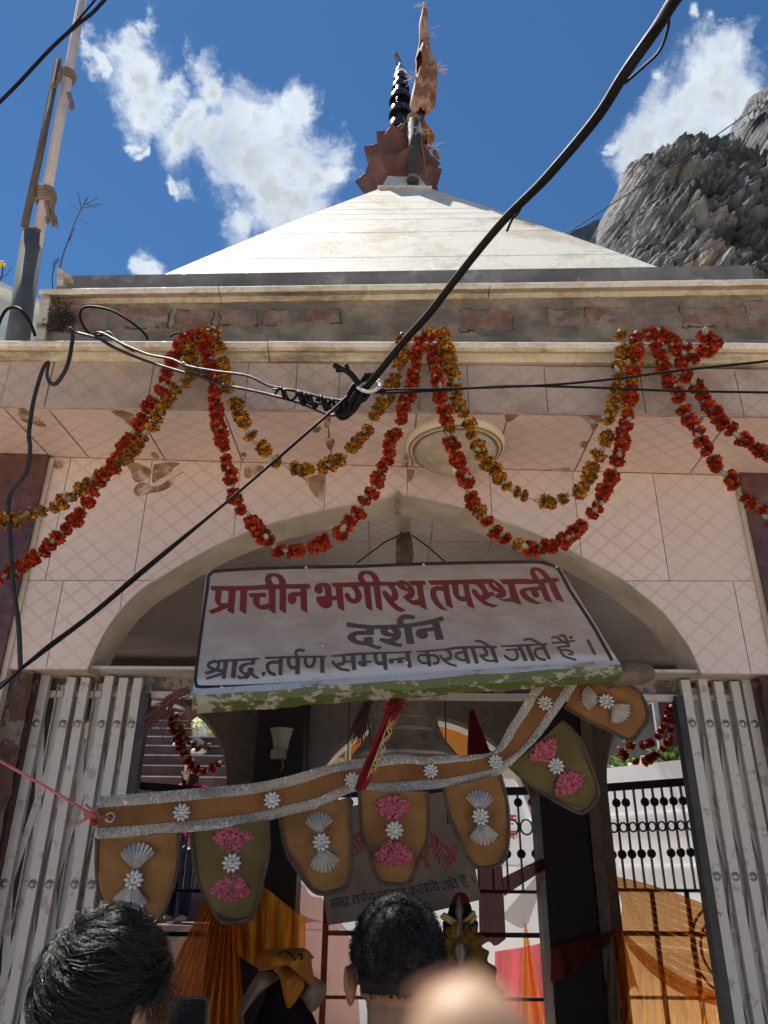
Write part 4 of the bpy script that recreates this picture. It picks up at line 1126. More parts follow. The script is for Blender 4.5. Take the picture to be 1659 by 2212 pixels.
garland("g", "orange marigold garland crossing behind the red one down to the left edge", pts('C', "905,130 860,150 830,185 820,230 830,300 800,335 745,380 715,440 690,470 640,550 600,590 545,660 470,720 400,762 370,795 320,825 265,860 220,885 165,895 110,915 45,940 0,928 -60,915"), YG + .012, ORA_M, .037)
dd = lambda k, s: pts(k, s)
garland("g", "long red marigold swag looping low over the left half of the arch", dd('C', "860,125 888,140 890,195 905,250 915,310 925,345 922,410 940,470 945,530 965,610 980,680 1000,750 1010,830 1050,890 1090,935 1130,990 1160,1025 1210,1072 1270,1070 1310,1060 1350,1050 1395,1030 1440,1010 1490,975 1520,930 1550,890 1580,850 1620,780 1645,720")
        + dd('D', "12,680 25,650 30,600 55,550 70,505 85,470 95,420 110,370 130,310 135,270 145,220 150,180 150,135"), YG, RED_M, .034)
garland("g", "orange marigold swag looping high over the left half of the arch", dd('C', "930,110 938,140 945,185 960,230 975,310 1000,385 1020,435 1040,490 1065,535 1080,570 1120,605 1155,635 1180,660 1220,690 1265,708 1325,716 1380,708 1425,690 1475,665 1515,625 1560,570 1600,520 1620,480 1640,440")
        + dd('D', "20,395 35,345 45,300 60,270 75,230 85,205 85,140"), YG + .012, ORA_M, .041)
garland("g", "long red marigold swag looping low over the right half of the arch", dd('D', "190,125 205,150 210,190 215,240 230,300 240,360 245,420 265,470 275,520 280,580 310,640 325,690 350,770 375,820 395,880 430,920 460,955 490,990 540,1025 580,1045 630,1058 690,1048 740,1042 790,1005 830,980 870,945 900,900 930,855 950,810 985,740 1000,680 1010,640 1025,590 1035,540 1050,480 1060,420 1070,370 1075,330 1080,260 1090,190 1080,135"), YG, RED_M, .034, ORA_M)
garland("g", "orange marigold swag looping high over the right half of the arch", dd('D', "255,118 262,140 265,165 270,210 290,270 300,320 305,370 325,410 335,465 360,515 370,560 395,595 415,640 440,680 475,715 500,745 530,785 585,815 635,838 675,855 720,855 770,838 815,822 855,805 875,770 900,710 920,665 940,625 955,580 965,525 975,475 990,430 1000,390 1010,340 1010,290 1020,240 1030,205 1025,135"), YG + .012, ORA_M, .041)
garland("g", "red marigold garland running down to the right pilaster, inner one", dd('D', "1130,150 1150,130 1180,195 1195,255 1225,320 1265,390 1290,445 1315,500 1350,545 1375,605 1410,660 1445,705 1485,745 1515,785 1560,835 1625,885 1700,950"), YG, RED_M, .036)
garland("g", "red marigold garland running down to the right edge, outer one", dd('D', "1215,135 1240,165 1270,205 1278,265 1290,300 1325,325 1350,355 1375,400 1385,435 1430,475 1450,510 1500,540 1540,580 1590,610 1620,640 1700,680"), YG + .01, RED_M, .036)
garland("g", "bunched red marigolds heaped on the cornice at the right", dd('D', "1140,128 1190,120 1225,150 1260,150 1265,190 1300,190 1300,230 1335,240 1370,215 1405,190 1420,165 1380,140 1385,130"), YG - .02, RED_M, .030)

# ------------------------------------------------------------------ power cables
def cpath(k, s, y0, y1, n=6):
    q = pts(k, s); m_ = len(q)
    return smooth([P(x, y, lerp(y0, y1, i / (m_ - 1))) for i, (x, y) in enumerate(q)], n)
YJ = 2.22
def wire(label, mats, items, cat="cable", name="cable", group=None):
    b = MB()
    for k, s, y0, y1, r, fl in items:
        path = cpath(k, s, y0, y1)
        b.tube(path, r, 8, True, fl, up=(0, -.6, .8))
    o = b.build(name, mats); tag(o, label, cat, group); return o
b = MB()
pth = cpath('d', "1520,-80 1457,0 1419,60 1349,160 1299,240 1244,310 1179,385 1139,425 1089,475 1034,540 979,610 929,675 869,742 812,812 790,838", .80, YJ)
b.tube(pth, .0122, 12)
cab = b.build("thick_cable", CABLE); tag(cab, "thick black overhead cable slanting down from the top right to the knot", "cable")
b = MB(); b.tube(cpath('B', "1240,30 1232,70 1225,130 1190,220 1120,290 1040,360", .93, 1.13), .0032, 6); b.build("side_loop", CABLE, cab)
b = MB(); b.tube(cpath('B', "600,880 575,925 555,945 530,1000", 1.72, 1.80), .004, 6); b.build("tape_end", CABLE, cab)
b = MB()
b.tube(cpath('K', "690,560 640,700 540,880 470,1010 430,1075 390,1030 440,860 520,700 600,570", YJ, YJ + .01, 8), .0105, 10)
b.tube(cpath('K', "830,690 760,780 680,830 600,950 480,1060 400,1090 330,1040", YJ + .01, YJ + .02), .0115, 10)
b.tube(cpath('K', "760,660 660,800 590,960", YJ - .012, YJ), .008, 8)
b.tube(cpath('K', "700,560 640,500 560,400 470,330 380,300 270,230", YJ - .01, YJ - .03), [.014] * 18 + [.011] * 8 + [.009] * 5 if False else .0105, 9)
b.tube(cpath('K', "420,330 450,280 470,235 500,290", YJ - .02, YJ - .02), .006, 7)
b.tube(cpath('K', "400,320 340,330 305,340", YJ - .02, YJ - .02), .006, 7)
for i in range(3): b.tube(cpath('K', f"{700 + i * 60},520 {760 + i * 50},430 {800 + i * 50},370", YJ - .005, YJ - .012), .006, 7)
# spiralled binding round the bundle
hl = []
c0_, c1_ = P(592, 846, YJ + .02), P(745, 878, YJ)
for i in range(120):
    t = i / 119; a = t * 2 * math.pi * 7; c = lerp(c0_, c1_, t)
    hl.append(c + V((.012 * math.sin(a * .5), .016 * math.cos(a), .017 * math.sin(a))))
b.tube(hl, .0048, 6)
hl = []
for i in range(90):
    t = i / 89; a = 1 + t * 2 * math.pi * 4; c = lerp(P(640, 858, YJ + .01), P(738, 880, YJ), t)
    hl.append(c + V((0, .013 * math.cos(a), .022 * math.sin(a))))
b.tube(hl, .0065, 6)
kn = b.build("cable_knot", CABLE); tag(kn, "knotted black cable ends tied where the overhead wires meet", "knot")
b = MB()
rg = [P(*fr('K', 860 + 165 * math.cos(t) , 590 + 75 * math.sin(t) + 40 * math.cos(t) * -.5), YJ - .02 - .02 * math.sin(t)) for t in [i * 2 * math.pi / 28 for i in range(29)]]
b.tube(rg, .0062, 8)
b.tube(cpath('K', "650,600 760,660 850,680 950,650 1030,590 1040,520 1000,490", YJ - .03, YJ - .01), .0060, 8)
rgo = b.build("tie_wire", WIRE_W, kn)
wire("pair of thin black wires running from the knot to the right edge", CABLE, [('D', "-70,375 0,368 300,362 700,347 1000,320 1200,293 1450,265 1659,243 1760,228", YJ, 2.0, .0042, 1), ('D', "-70,378 0,379 200,372 500,352 700,352 1000,361 1250,372 1659,379 1760,382", YJ - .006, 2.1, .0042, 1)], "wire", "wires")
wire("pair of thin black wires sloping from the knot down to the left edge", CABLE, [('C', "1500,395 1420,470 1300,575 1000,835 640,1125 400,1330 200,1480 100,1565 0,1655 -80,1720", YJ, 1.9, .0046, 1), ('C', "1480,420 1400,490 1200,665 900,920 640,1140 420,1325 230,1470 110,1560 0,1640 -80,1700", YJ - .01, 1.92, .0040, 1)], "wire", "wires")
wire("grey flat cables twisted from the cornice to the knot", CABLE_G, [('C', "330,120 370,130 430,148 500,188 620,238 760,283 870,312 960,345 1060,365 1160,387 1210,400 1300,425 1420,475 1460,470", 2.42, YJ + .01, .0105, .5),
      ('C', "400,128 440,122 530,170 640,215 740,235 810,265 930,287 1070,307 1170,352 1300,377 1400,402 1490,415", 2.41, YJ, .0105, .45), ('C', "790,250 840,282 900,300", 2.33, 2.31, .007, .7), ('C', "1180,365 1290,372 1330,410 1430,440", 2.25, YJ, .008, .5),
      ('C', "440,125 470,118 500,150 540,180 580,200", 2.41, 2.38, .007, .6)], "cable", "flat_cable")
wire("thin black cable loop lying against the brick parapet", CABLE, [('C', "640,150 620,120 560,70 480,25 400,8 358,15 345,48 365,100 400,130 445,130", 2.56, 2.43, .0052, 1), ('C', "735,138 755,125 775,120", 2.42, 2.42, .004, 1)])
wire("grey flat cable hanging in a zigzag down the left pilaster", CABLE_G, [('C', "302,98 312,118 312,160 290,265 245,338 215,335 203,300 210,250 190,268 165,340 140,440 125,560 130,620 115,720 60,795 38,845 40,960 55,1200 80,1380 88,1570", 2.40, 2.40, .0078, .5)], "cable", "flat_cable")
wire("thin black cable looping over the cornice at the far left", CABLE, [('C', "-20,140 0,70 30,20 75,15 120,60 152,132", 2.56, 2.5, .0075, .7)])
wire("pair of black cables crossing the top left corner", CABLE, [('A', "-60,500 0,440 80,360 140,295 230,200 330,110 400,55 470,-20 520,-70", 1.9, 1.7, .0068, 1), ('A', "140,290 220,205 300,130 360,60 410,0 450,-60", 1.84, 1.75, .0040, 1)])
wire("thin grey wire sloping across the cliff at the right edge", CABLE, [('B', "760,1020 800,1000 1000,872 1250,712 1500,540 1659,432 1800,330", 5.2, 3.4, .0045, 1)], "wire", "wires")

# ------------------------------------------------------------------ the lashed pole at the left
YPL = 2.86
lp = thing("pipe_pole", "leaning pale pipe pole in a grey sleeve with a lath tied to it", "pole", P(40, 725, YPL))
def pp(k, x, y): return P(*fr(k, x, y), YPL)
b = MB(); q0, q1 = pp('A', 168, 1010), pp('A', 354, 0); dv = (q1 - q0)
r0_ = (pp('A', 186, 1010) - pp('A', 139, 1010)).length / 2
b.tube([q0 - dv * .05, q0 + dv * .5, q1 + dv * .5], [r0_, r0_ * .98, r0_ * .95], 20); b.build("upper_pipe", POLE_W, lp)
b = MB(); g0_, g1_ = pp('A', 78, 1460), pp('A', 142, 1012); rg_ = (pp('A', 186, 1012) - pp('A', 98, 1012)).length / 2
b.tube([g0_ - (g1_ - g0_) * .45, g0_, g1_], [rg_ * 1.05, rg_ * 1.03, rg_], 24); b.tube([g1_ - V((0, 0, .012)), g1_ + V((0, 0, .004))], rg_ * 1.03, 24); b.build("sleeve", POLE_G, lp)
b = MB(); l0, l1 = pp('A', 124, 1010), pp('A', 268, 292); l0 -= V((0, .05, 0)); l1 -= V((0, .05, 0))
b.tube([l0, lerp(l0, l1, .4) + V((.004, 0, 0)), l1], .021, 6, True, .4, up=(0, 1, 0)); b.build("lath", WOODSTRIP, lp)
b = MB(); ax = dv.normalized()
for (cx_, cy_, n, rr0) in ((288, 330, 5, .0075), (196, 845, 7, .011)):
    b = MB(); c = pp('A', cx_, cy_); s1_ = ax.orthogonal().normalized(); s2_ = ax.cross(s1_)
    for k in range(n):
        off = ax * ((k - n / 2) * rr0 * 1.1)
        b.tube([c + off + (s1_ * math.cos(t) + s2_ * math.sin(t)) * (r0_ + .014 + .006 * math.sin(t * 3 + k)) + ax * (.012 * math.sin(t + k)) for t in [i * 2 * math.pi / 22 for i in range(23)]], rr0, 6)
    b.build("cloth_tie", RAG, lp)
b = MB()
for s_ in ("195,870 215,910 205,965", "215,880 235,920 248,980", "225,890 225,930 232,978", "200,870 208,930 204,960", "260,345 235,365 222,380", "255,350 230,372 240,372", "300,420 308,445 303,468", "296,400 310,440 312,475", "270,290 262,310 255,340"):
    b = MB(); pth_ = cpath('A', s_, YPL - .08, YPL - .09); n_ = len(pth_)
    b.tube(pth_, [.016 if 'x' in s_ else .012 + .003 * math.sin(i) for i in range(n_)], 6, True, .5)
    b.build("loose_rag", RAG, lp)
# ------------------------------------------------------------------ dry weeds on the coping
WEED = mk("weed_stem", (.07, .05, .03), .8, .3, 30)
def weed(label, stems, Y, loc):
    b = MB()
    for k, s, r in stems: b.tube(cpath(k, s, Y, Y), [r * (1 - .6 * i / 40) for i in range(len(cpath(k, s, Y, Y)))], 5)
    return tag(b.build("weed", WEED), label, "weed")
weed("tall dry weed stalk standing beside the grey pole", [('A', "258,1310 248,1270 252,1200 270,1110 295,1040 320,970 350,905 378,855", .004), ('A', "350,912 325,895 305,882", .0022), ('A', "350,905 345,870 335,820", .002), ('A', "362,885 395,870 422,852", .002),
      ('A', "355,900 390,893 418,898", .002), ('A', "375,885 405,886 438,882", .002), ('A', "340,940 360,955 385,970", .002), ('A', "300,1040 315,1000 322,985", .0022), ('A', "370,870 380,853 372,860", .002)], 2.64, None)
wd2 = weed("small dry weed with pale buds at the end of the coping", [('A', "232,1280 225,1210 235,1150 248,1115", .003), ('A', "240,1140 255,1125 250,1110", .002), ('A', "236,1160 228,1140 238,1125", .002)], 2.63, None)
b = MB()
for i in range(240):
    c = P(*fr('A', random.gauss(265, 28), random.gauss(1385, 30)), 2.63 + random.uniform(-.02, .01)); d = V((random.uniform(-.03, .03), random.uniform(-.03, .0), random.uniform(-.02, .03)))
    b.tube([c, c + d * .5 + V((0, 0, .006)), c + d], .0016, 3)
mt = b.build("weed", mk("dry_roots", (.05, .035, .025), .95, .4, 30)); tag(mt, "clump of dried brown roots in the corner of the parapet", "weed")
b = MB(); YEL = mk("yellow_petal", (.65, .50, .03), .6, .2, 30)
b.tube(cpath('A', "-20,1240 5,1200 12,1165 8,1140", 2.5, 2.5), .003, 5); b.tube(cpath('A', "5,1205 30,1185 48,1155", 2.5, 2.5), .002, 4); b.m = 1
for i in range(26):
    c = P(*fr('A', random.gauss(6, 7), random.gauss(1140, 7)), 2.5); b.ball(c, .006, 6, 4)
tag(b.build("weed", [WEED, YEL]), "yellow flowering weed at the far left edge", "weed")
# pale metal roof glimpsed behind the pole
b = MB(); YR = 6.0
b.prism([P(x, y, YR) for x, y in pts('A', "-90,1330 -90,1200 0,1240 162,1310 162,1480 -90,1480")], (0, 2.5, 0))
hs = b.build("shed_wall", mk("zinc_sheet", (.36, .42, .42), .5, .15, 3)); hs.name = "shed"
tag(hs, "pale metal-sided shed glimpsed behind the grey pole", "shed")
b = MB(); a_, c_ = P(*fr('A', -90, 1195), YR - .25), P(*fr('A', 170, 1312), YR - .25)
b.hexa([a_, c_, c_ + V((0, 3, 0)), a_ + V((0, 3, 0))], [a_ + V((0, 0, .05)), c_ + V((0, 0, .05)), c_ + V((0, 3, .05)), a_ + V((0, 3, .05))])
b.build("roof", mk("zinc_roof", (.45, .50, .50), .4, .15, 3), hs)
# ------------------------------------------------------------------ folding gates and their rail
YGt = 3.10
ztop = lambda x: lerp(P(89, 1448, YGt).z, P(1630, 1458, YGt).z, (x + 1.35) / 2.8)
rail = thing("gate_rail", "grey painted steel channel spanning the arch above the folding gates", "rail", (0, YGt, ztop(0)))
b = MB(); xa, xb = PLX - .05, PRX + .03
def railbox(z0, z1, y0, y1): b.hexa([(xa, y0, ztop(xa) + z0), (xb, y0, ztop(xb) + z0), (xb, y1, ztop(xb) + z0), (xa, y1, ztop(xa) + z0)], [(xa, y0, ztop(xa) + z1), (xb, y0, ztop(xb) + z1), (xb, y1, ztop(xb) + z1), (xa, y1, ztop(xa) + z1)])
railbox(-.012, 0, YW + .02, YW + .19); b.build("upper_flange", STEEL, rail)
b = MB(); railbox(-.082, -.012, YGt + .055, YGt + .06); b.build("web", mk_peel("rust_paint", (.20, .185, .175), (.07, .05, .045), (.03, .022, .02), 14, .5, .6), rail)
b = MB(); railbox(-.100, -.075, YGt + .03, YGt + .06); b.build("lower_flange", STEEL, rail)
def gate(label, tops, lows, cat_group, frame_x, side):
    x0_ = P(tops[0][0], tops[0][1], YGt).x
    g_ = thing("folding_gate", label, "gate", (x0_, YGt, .12), "folding gates in the arch")
    xs_ = [P(x, y, YGt).x for x, y in tops]
    zu_, zl_ = P(tops[0][0], tops[0][1], YGt).z, P(lows[0], 1909 if side < 0 else 1893, YGt).z
    wbar = .035
    for i, x in enumerate(xs_):
        lean = random.uniform(-.004, .004); zt_ = ztop(x) - .018 - random.uniform(0, .012)
        b = MB()
        M = Matrix.Translation((x, YGt, 0)) @ Matrix.Rotation(lean, 4, 'Y') @ Matrix.Translation((-x, -YGt, 0))
        for lo, hi in (((x - wbar / 2, YGt - .004, .13), (x + wbar / 2, YGt, zt_)), ((x - wbar / 2, YGt, .13), (x - wbar / 2 + .004, YGt + .022, zt_)), ((x + wbar / 2 - .004, YGt, .13), (x + wbar / 2, YGt + .022, zt_))):
            b.box(lo, hi, M)
        bar = b.build("bar", STEEL, g_)
        for z in (zu_, zl_):
            r_ = MB(); r_.lathe([(.0105, 0), (.0095, .005), (.006, .009), (0, .0105)], M @ V((x, YGt - .004, z)), 12, Matrix.Rotation(RAD(90), 3, 'X'), caps=False)
            r_.lathe([(.016, 0), (.016, .0015), (0, .0016)], M @ V((x, YGt - .004, z)), 12, Matrix.Rotation(RAD(90), 3, 'X'), caps=False)
            r_.build("rivet", RIVET, bar)
        # second row of channels standing behind the first
        xb_ = x + .040 * side
        b = MB()
        b.box((xb_ - wbar / 2, YGt + .050, .13), (xb_ + wbar / 2, YGt + .054, zt_ - .02)); b.box((xb_ - wbar / 2, YGt + .03, .13), (xb_ - wbar / 2 + .004, YGt + .05, zt_ - .02)); b.box((xb_ + wbar / 2 - .004, YGt + .03, .13), (xb_ + wbar / 2, YGt + .05, zt_ - .02))
        b.build("rear_bar", STEEL, g_)
    span = zu_ - zl_
    for i in range(len(xs_) - 1):
        for k, (za_, zb_) in enumerate(((zu_, zl_), (zl_, zu_), (zl_, zl_ - span), (zl_ - span, zl_))):
            a, c = V((xs_[i], YGt + (.026 if k % 2 else .0295), za_)), V((xs_[i + 1], YGt + (.026 if k % 2 else .0295), zb_))
            d = (c - a).normalized(); s_ = V((d.z, 0, -d.x)) * .0135
            b = MB(); b.prism([a - s_ - d * .02, a + s_ - d * .02, c + s_ + d * .02, c - s_ + d * .02], (0, .003, 0)); b.build("lattice_strip", STEEL, g_)
    xf = P(*frame_x, YGt).x
    b = MB(); b.box((xf - .018, YGt - .002, .13), (xf + .018, YGt + .05, ztop(xf) - .085)); b.build("end_post", STEEL_DK, g_)
    return g_
gate("grey steel folding gate bunched at the left side of the arch", [(82, 1563), (133, 1561), (170, 1564), (217, 1562), (252, 1562), (285, 1562)], [25], "", (303, 1562), -1)
gate("grey steel folding gate bunched at the right side of the arch", [(1497, 1563), (1530, 1561), (1569, 1565), (1604, 1568), (1632, 1568)], [1552], "", (1478, 1563), 1)
# broken plaster jambs beside the gates
JAMB = mk_peel("jamb_plaster", (.075, .035, .032), (.16, .135, .12), (.10, .08, .07), 5, .5, .9)
for xa_, xb_, s_ in ((PLX - .06, P(70, 1500, 3.05).x, 1), (P(1640, 1500, 3.05).x, PRX + .08, -1)):
    b = MB()
    b.grid(lambda u, v: (lerp(xa_, xb_ + s_ * 0, u), YW + .03 + .03 * noise.noise(V((u * 3, v * 22, s_))) + .012 * noise.noise(V((u * 9, v * 60, 3))), lerp(.13, ztop(-1.5) - .0, v)), 10, 90)
    b.box((xa_, YW + .07, .13), (xb_, YW + .19, ztop(0) - .012))
    b.build("jamb", JAMB, temple)

# ------------------------------------------------------------------ burlap bunting
BUR_O = mk_cloth("burlap_orange", (.40, .20, .07), weave=900, bump=.9, var=.25, scale=9)
BUR_G = mk_cloth("burlap_olive", (.20, .150, .055), weave=900, bump=.9, var=.25, scale=9)
BUR_B = mk_cloth("burlap_band", (.34, .155, .055), weave=900, bump=.9, var=.3, scale=6)
g = NG("silver_ribbon")
vo = g.n('ShaderNodeTexVoronoi', feature='DISTANCE_TO_EDGE'); g.l(g.co, vo.inputs['Vector']); vo.inputs['Scale'].default_value = 62
e = g.step(vo.outputs['Distance'], .02, .09)
c = g.mix(e, (.40, .375, .34), (.20, .185, .165))
c = g.mix(g.math('MULTIPLY', g.step(g.noise(7, 6, .7), .5, .68), .6), c, (.13, .105, .08))
g.bump(e, .6, .003)
RIB = g.done(c, .4, .35)
BRAID = mk("braid_brown", (.060, .042, .028), .7, .4, 60, .3, 300)
SHELL = mk("silver_sequin", (.44, .42, .40), .34, .2, 40, .2, 120, .55)
PINK = mk("pink_chenille", (.36, .075, .115), .9, .5, 90, .3, 200)
def Yb(x): return 2.56 + .22 * (x - 209) / 1030
bt = thing("bunting", "burlap bunting with silver ribbon and pennants strung across the gate", "bunting", P(209, 1813, 2.56))
top_e = nums("211,1720 320,1712 430,1702 549,1691 620,1677 691,1657 730,1648 762,1641 804,1636 857,1629 904,1634 975,1632 1046,1628 1074,1614 1097,1572 1118,1540 1143,1497 1165,1462")
bot_e = nums("209,1813 320,1805 390,1799 462,1792 549,1780 620,1762 698,1742 740,1720 762,1711 797,1708 843,1710 904,1707 975,1700 1046,1683 1081,1672 1100,1657 1133,1625 1168,1590 1204,1540 1236,1496 1262,1455")
def resample(q, n):
    q = sm2(q, 8); L = [0]
    for a, c in zip(q, q[1:]): L.append(L[-1] + math.hypot(c[0] - a[0], c[1] - a[1]))
    r = []
    for i in range(n + 1):
        t = L[-1] * i / n
        for j in range(len(q) - 1):
            if L[j + 1] >= t or j == len(q) - 2:
                f = (t - L[j]) / max(1e-6, L[j + 1] - L[j]); r.append((lerp(q[j][0], q[j + 1][0], f), lerp(q[j][1], q[j + 1][1], f))); break
    return r
NB = 110
te, be = resample(top_e, NB), resample(bot_e, NB)
def band(u, v, off=0.0):
    k = min(NB - 1, int(u * NB)); f = u * NB - k
    a = (lerp(te[k][0], te[k + 1][0], f), lerp(te[k][1], te[k + 1][1], f)); c = (lerp(be[k][0], be[k + 1][0], f), lerp(be[k][1], be[k + 1][1], f))
    x, y = lerp(a[0], c[0], v), lerp(a[1], c[1], v)
    return P(x, y, Yb(x) + off + .012 * math.sin(u * 21) * (v - .5) + .006 * noise.noise(V((u * 14, v * 2, 0))))
b = MB(); b.smooth = True
b.grid(lambda u, v: band(u, v), NB, 8); b.grid(lambda u, v: band(u, 1 - v, .004), NB, 8); b.build("band", BUR_B, bt)
for v0, v1 in ((0.0, .27), (.74, 1.0)):
    b = MB(); b.smooth = True
    b.grid(lambda u, v: band(u, lerp(v0, v1, v) + .012 * math.sin(u * 50) * 0, -.0035 - .0015 * math.sin(v * math.pi)), NB, 5); b.build("ribbon", RIB, bt)
def frame_at(x, y, Y, ang=0):
    "origin, right, up and metres per picture pixel for things laid flat at a point"
    o = P(x, y, Y); d = ray(x, y); s_ = (Y / d.y) / FPX
    r_, u_ = V((1, 0, 0)), V((0, 0, 1))
    ca, sa = math.cos(ang), math.sin(ang)
    return o, r_ * ca + u_ * sa, u_ * ca - r_ * sa, s_
def rosette(b, x, y, rad, Y, ang=0, n=10):
    o, r_, u_, s_ = frame_at(x, y, Y - .008, ang); R_ = rad * s_
    for k in range(n):
        a = 2 * math.pi * k / n
        c = o + (r_ * math.cos(a) + u_ * math.sin(a)) * R_ * .66
        g0 = len(b.v); nn, mm = 8, 5; sm0 = b.smooth; b.smooth = True
        dr = r_ * math.cos(a) + u_ * math.sin(a); dt = u_ * math.cos(a) - r_ * math.sin(a)
        for i in range(mm + 1):
            th = math.pi / 2 * i / mm
            for j in range(nn):
                f = 2 * math.pi * j / nn
                q = dr * (R_ * .34 * math.cos(th) * math.cos(f)) + dt * (R_ * .19 * math.cos(th) * math.sin(f)) + V((0, -1, 0)) * (R_ * .20 * math.sin(th) * (1 if i < mm else .75))
                b.v.append(c + q)
        for i in range(mm):
            for j in range(nn): jj = (j + 1) % nn; b.face([g0 + i * nn + j, g0 + i * nn + jj, g0 + (i + 1) * nn + jj, g0 + (i + 1) * nn + j])
        b.smooth = sm0
    b.ball(o + V((0, -.002, 0)), R_ * .20, 8, 6)
    b.prism([o + (r_ * math.cos(t) + u_ * math.sin(t)) * R_ * .75 for t in [i * math.pi / 10 for i in range(20)]], (0, .003, 0))
def fan(b, x, y, rad, Y, ang, spread=RAD(48), n=9):
    "a pleated shell opening upward from its foot at x, y"
    o, r_, u_, s_ = frame_at(x, y, Y - .004, ang); R_ = rad * s_
    g0 = len(b.v); na, nr = n * 4, 6
    for i in range(na + 1):
        a = -spread + 2 * spread * i / na; ph = i % 4
        edge = 1 + (.05 if ph == 2 else (-.03 if ph == 0 else .02))
        for j in range(nr + 1):
            t = j / nr; rr_ = R_ * t * edge * (1 - .12 * (a / spread) ** 2)
            h = (.0018 + .006 * t) * (1 if ph == 2 else (.1 if ph == 0 else .6)) + .010 * math.sin(math.pi * t)
            b.v.append(o + r_ * (rr_ * math.sin(a)) + u_ * (rr_ * math.cos(a)) + V((0, -h, 0)))
    for i in range(na):
        for j in range(nr):
            a = g0 + i * (nr + 1) + j; b.face([a, a + nr + 1, a + nr + 2, a + 1])
def tuft(b, x, y, rad, Y, ang, spread=RAD(47)):
    o, r_, u_, s_ = frame_at(x, y, Y - .004, ang); R_ = rad * s_
    for k in range(230):
        a = random.uniform(-spread, spread); t = math.sqrt(random.uniform(.03, 1))
        rr_ = R_ * t; c = o + r_ * (rr_ * math.sin(a)) + u_ * (rr_ * math.cos(a)); d = (r_ * math.sin(a) + u_ * math.cos(a) + V((random.uniform(-.4, .4), -random.uniform(.2, .9), random.uniform(-.4, .4)))).normalized()
        b.tube([c, c + d * .009, c + d * .014], [.0036, .0042, .0015], 5)
def pennant(col, label, k, outline, motif, Y):
    q = pts(k, outline) if isinstance(outline, str) else outline
    cx_ = sum(p[0] for p in q) / len(q)
    wv = lambda x, y: Y + .014 * math.sin(x * .045 + y * .022 + cx_)
    b = MB(); ring_ = [P(x, y, wv(x, y)) for x, y in q]; b.prism(ring_, (0, .004, 0))
    pn = b.build("pennant", col, bt)
    if label: pn['label'] = label
    side = q[1:] if True else q
    path = smooth([P(x, y, wv(x, y) - .004) for x, y in q[:]], 10)
    b = MB(); L = 0; last = path[0]; acc = 0
    for a, c in zip(path, path[1:]):
        l = (c - a).length; d = (c - a).normalized() if l > 0 else V((1, 0, 0)); nrm = V((d.z, 0, -d.x))
        n_ = max(1, int(l / .0055))
        for i in range(n_):
            p_ = a.lerp(c, i / n_)
            for s_ in (-1, 1): b.tube([p_ + nrm * (.0052 * s_) - d * .003, p_ + V((0, -.0035, 0)) + d * .0012], [.0026, .0030], 5)
    b.tube(path, .0045, 6); b.build("braid", BRAID, pn)
    mb = MB()
    for kind, kk, x, y, r_, ang in motif:
        x, y = fr(kk, x, y); r_ = r_ * SRC / FR[kk][2]
        if kind == 'f': rosette(mb, x, y, r_, Y - .006)
        elif kind == 's': fan(mb, x, y, r_ * 1.02, Y, RAD(ang))
        elif kind == 'p': pk = MB(); tuft(pk, x, y, r_ * 1.14, Y, RAD(ang)); pk.build("pink_tuft", PINK, pn)
    mb.build("silver_motif", SHELL, pn)
pennant(BUR_O, "orange pennant with two silver shells, behind the left head", 'E', "588,1085 586,1250 600,1400 650,1520 720,1610 940,1600 1010,1500 1060,1350 1085,1240 1085,1052", [('s', 'E', 828, 1285, 155, 2), ('f', 'E', 815, 1335, 62, 0), ('s', 'E', 815, 1345, 160, 176)], 2.58)
pennant(BUR_G, "olive pennant with pink tufts, second from the left", 'd', "412,1797 422,1881 445,1935 472,1982 490,1992 530,1988 549,1972 566,1910 581,1835 578,1771", [('p', 'E', 1410, 1200, 135, 0), ('f', 'E', 1410, 1232, 62, 0), ('p', 'E', 1415, 1265, 140, 180)], 2.62)
pennant(BUR_O, None, 'F', "155,955 190,1140 250,1260 330,1372 400,1418 490,1408 570,1362 595,1200 582,830", [('s', 'F', 398, 1065, 125, 4), ('f', 'F', 410, 1105, 58, 0), ('s', 'F', 420, 1130, 140, 190)], 2.65)
pennant(BUR_O, "orange pennant with pink tufts in the middle of the bunting", 'F', "640,795 655,1030 690,1150 760,1335 850,1360 945,1352 1000,1230 1060,1070 1060,798", [('p', 'F', 848, 1000, 132, 2), ('f', 'F', 855, 1032, 58, 0), ('p', 'F', 855, 1065, 132, 180)], 2.67)
pennant(BUR_O, None, 'F', "1155,780 1190,950 1250,1090 1325,1235 1400,1266 1500,1235 1545,1130 1545,900 1500,695", [('s', 'F', 1370, 930, 128, -4), ('f', 'F', 1378, 950, 56, 0), ('s', 'F', 1385, 975, 132, 186)], 2.71)
pennant(BUR_G, "olive pennant with pink tufts hanging tilted at the right", 'G', "15,652 130,755 230,820 330,880 430,928 490,905 548,825 535,730 490,610 440,480 330,368", [('p', 'G', 275, 625, 112, 35), ('f', 'G', 293, 642, 54, 0), ('p', 'G', 312, 665, 118, 213)], 2.76)
pennant(BUR_O, "orange pennant with silver shells tucked under the sign at the right", 'G', "345,287 480,365 620,430 740,487 800,440 852,350 835,260 770,170 600,120 420,150", [('s', 'G', 560, 240, 110, 85), ('f', 'G', 598, 248, 52, 0), ('s', 'G', 625, 265, 120, 222)], 2.80)
for k, x, y, r_ in (('E', 1105, 925, 57), ('F', 110, 850, 55), ('F', 597, 727, 50), ('F', 1075, 672, 48), ('F', 1470, 617, 48), ('G', 225, 258, 50)):
    b = MB(); px, py = fr(k, x, y); rosette(b, px, py, r_ * SRC / FR[k][2], Yb(px) - .008); b.build("rosette", SHELL, bt)
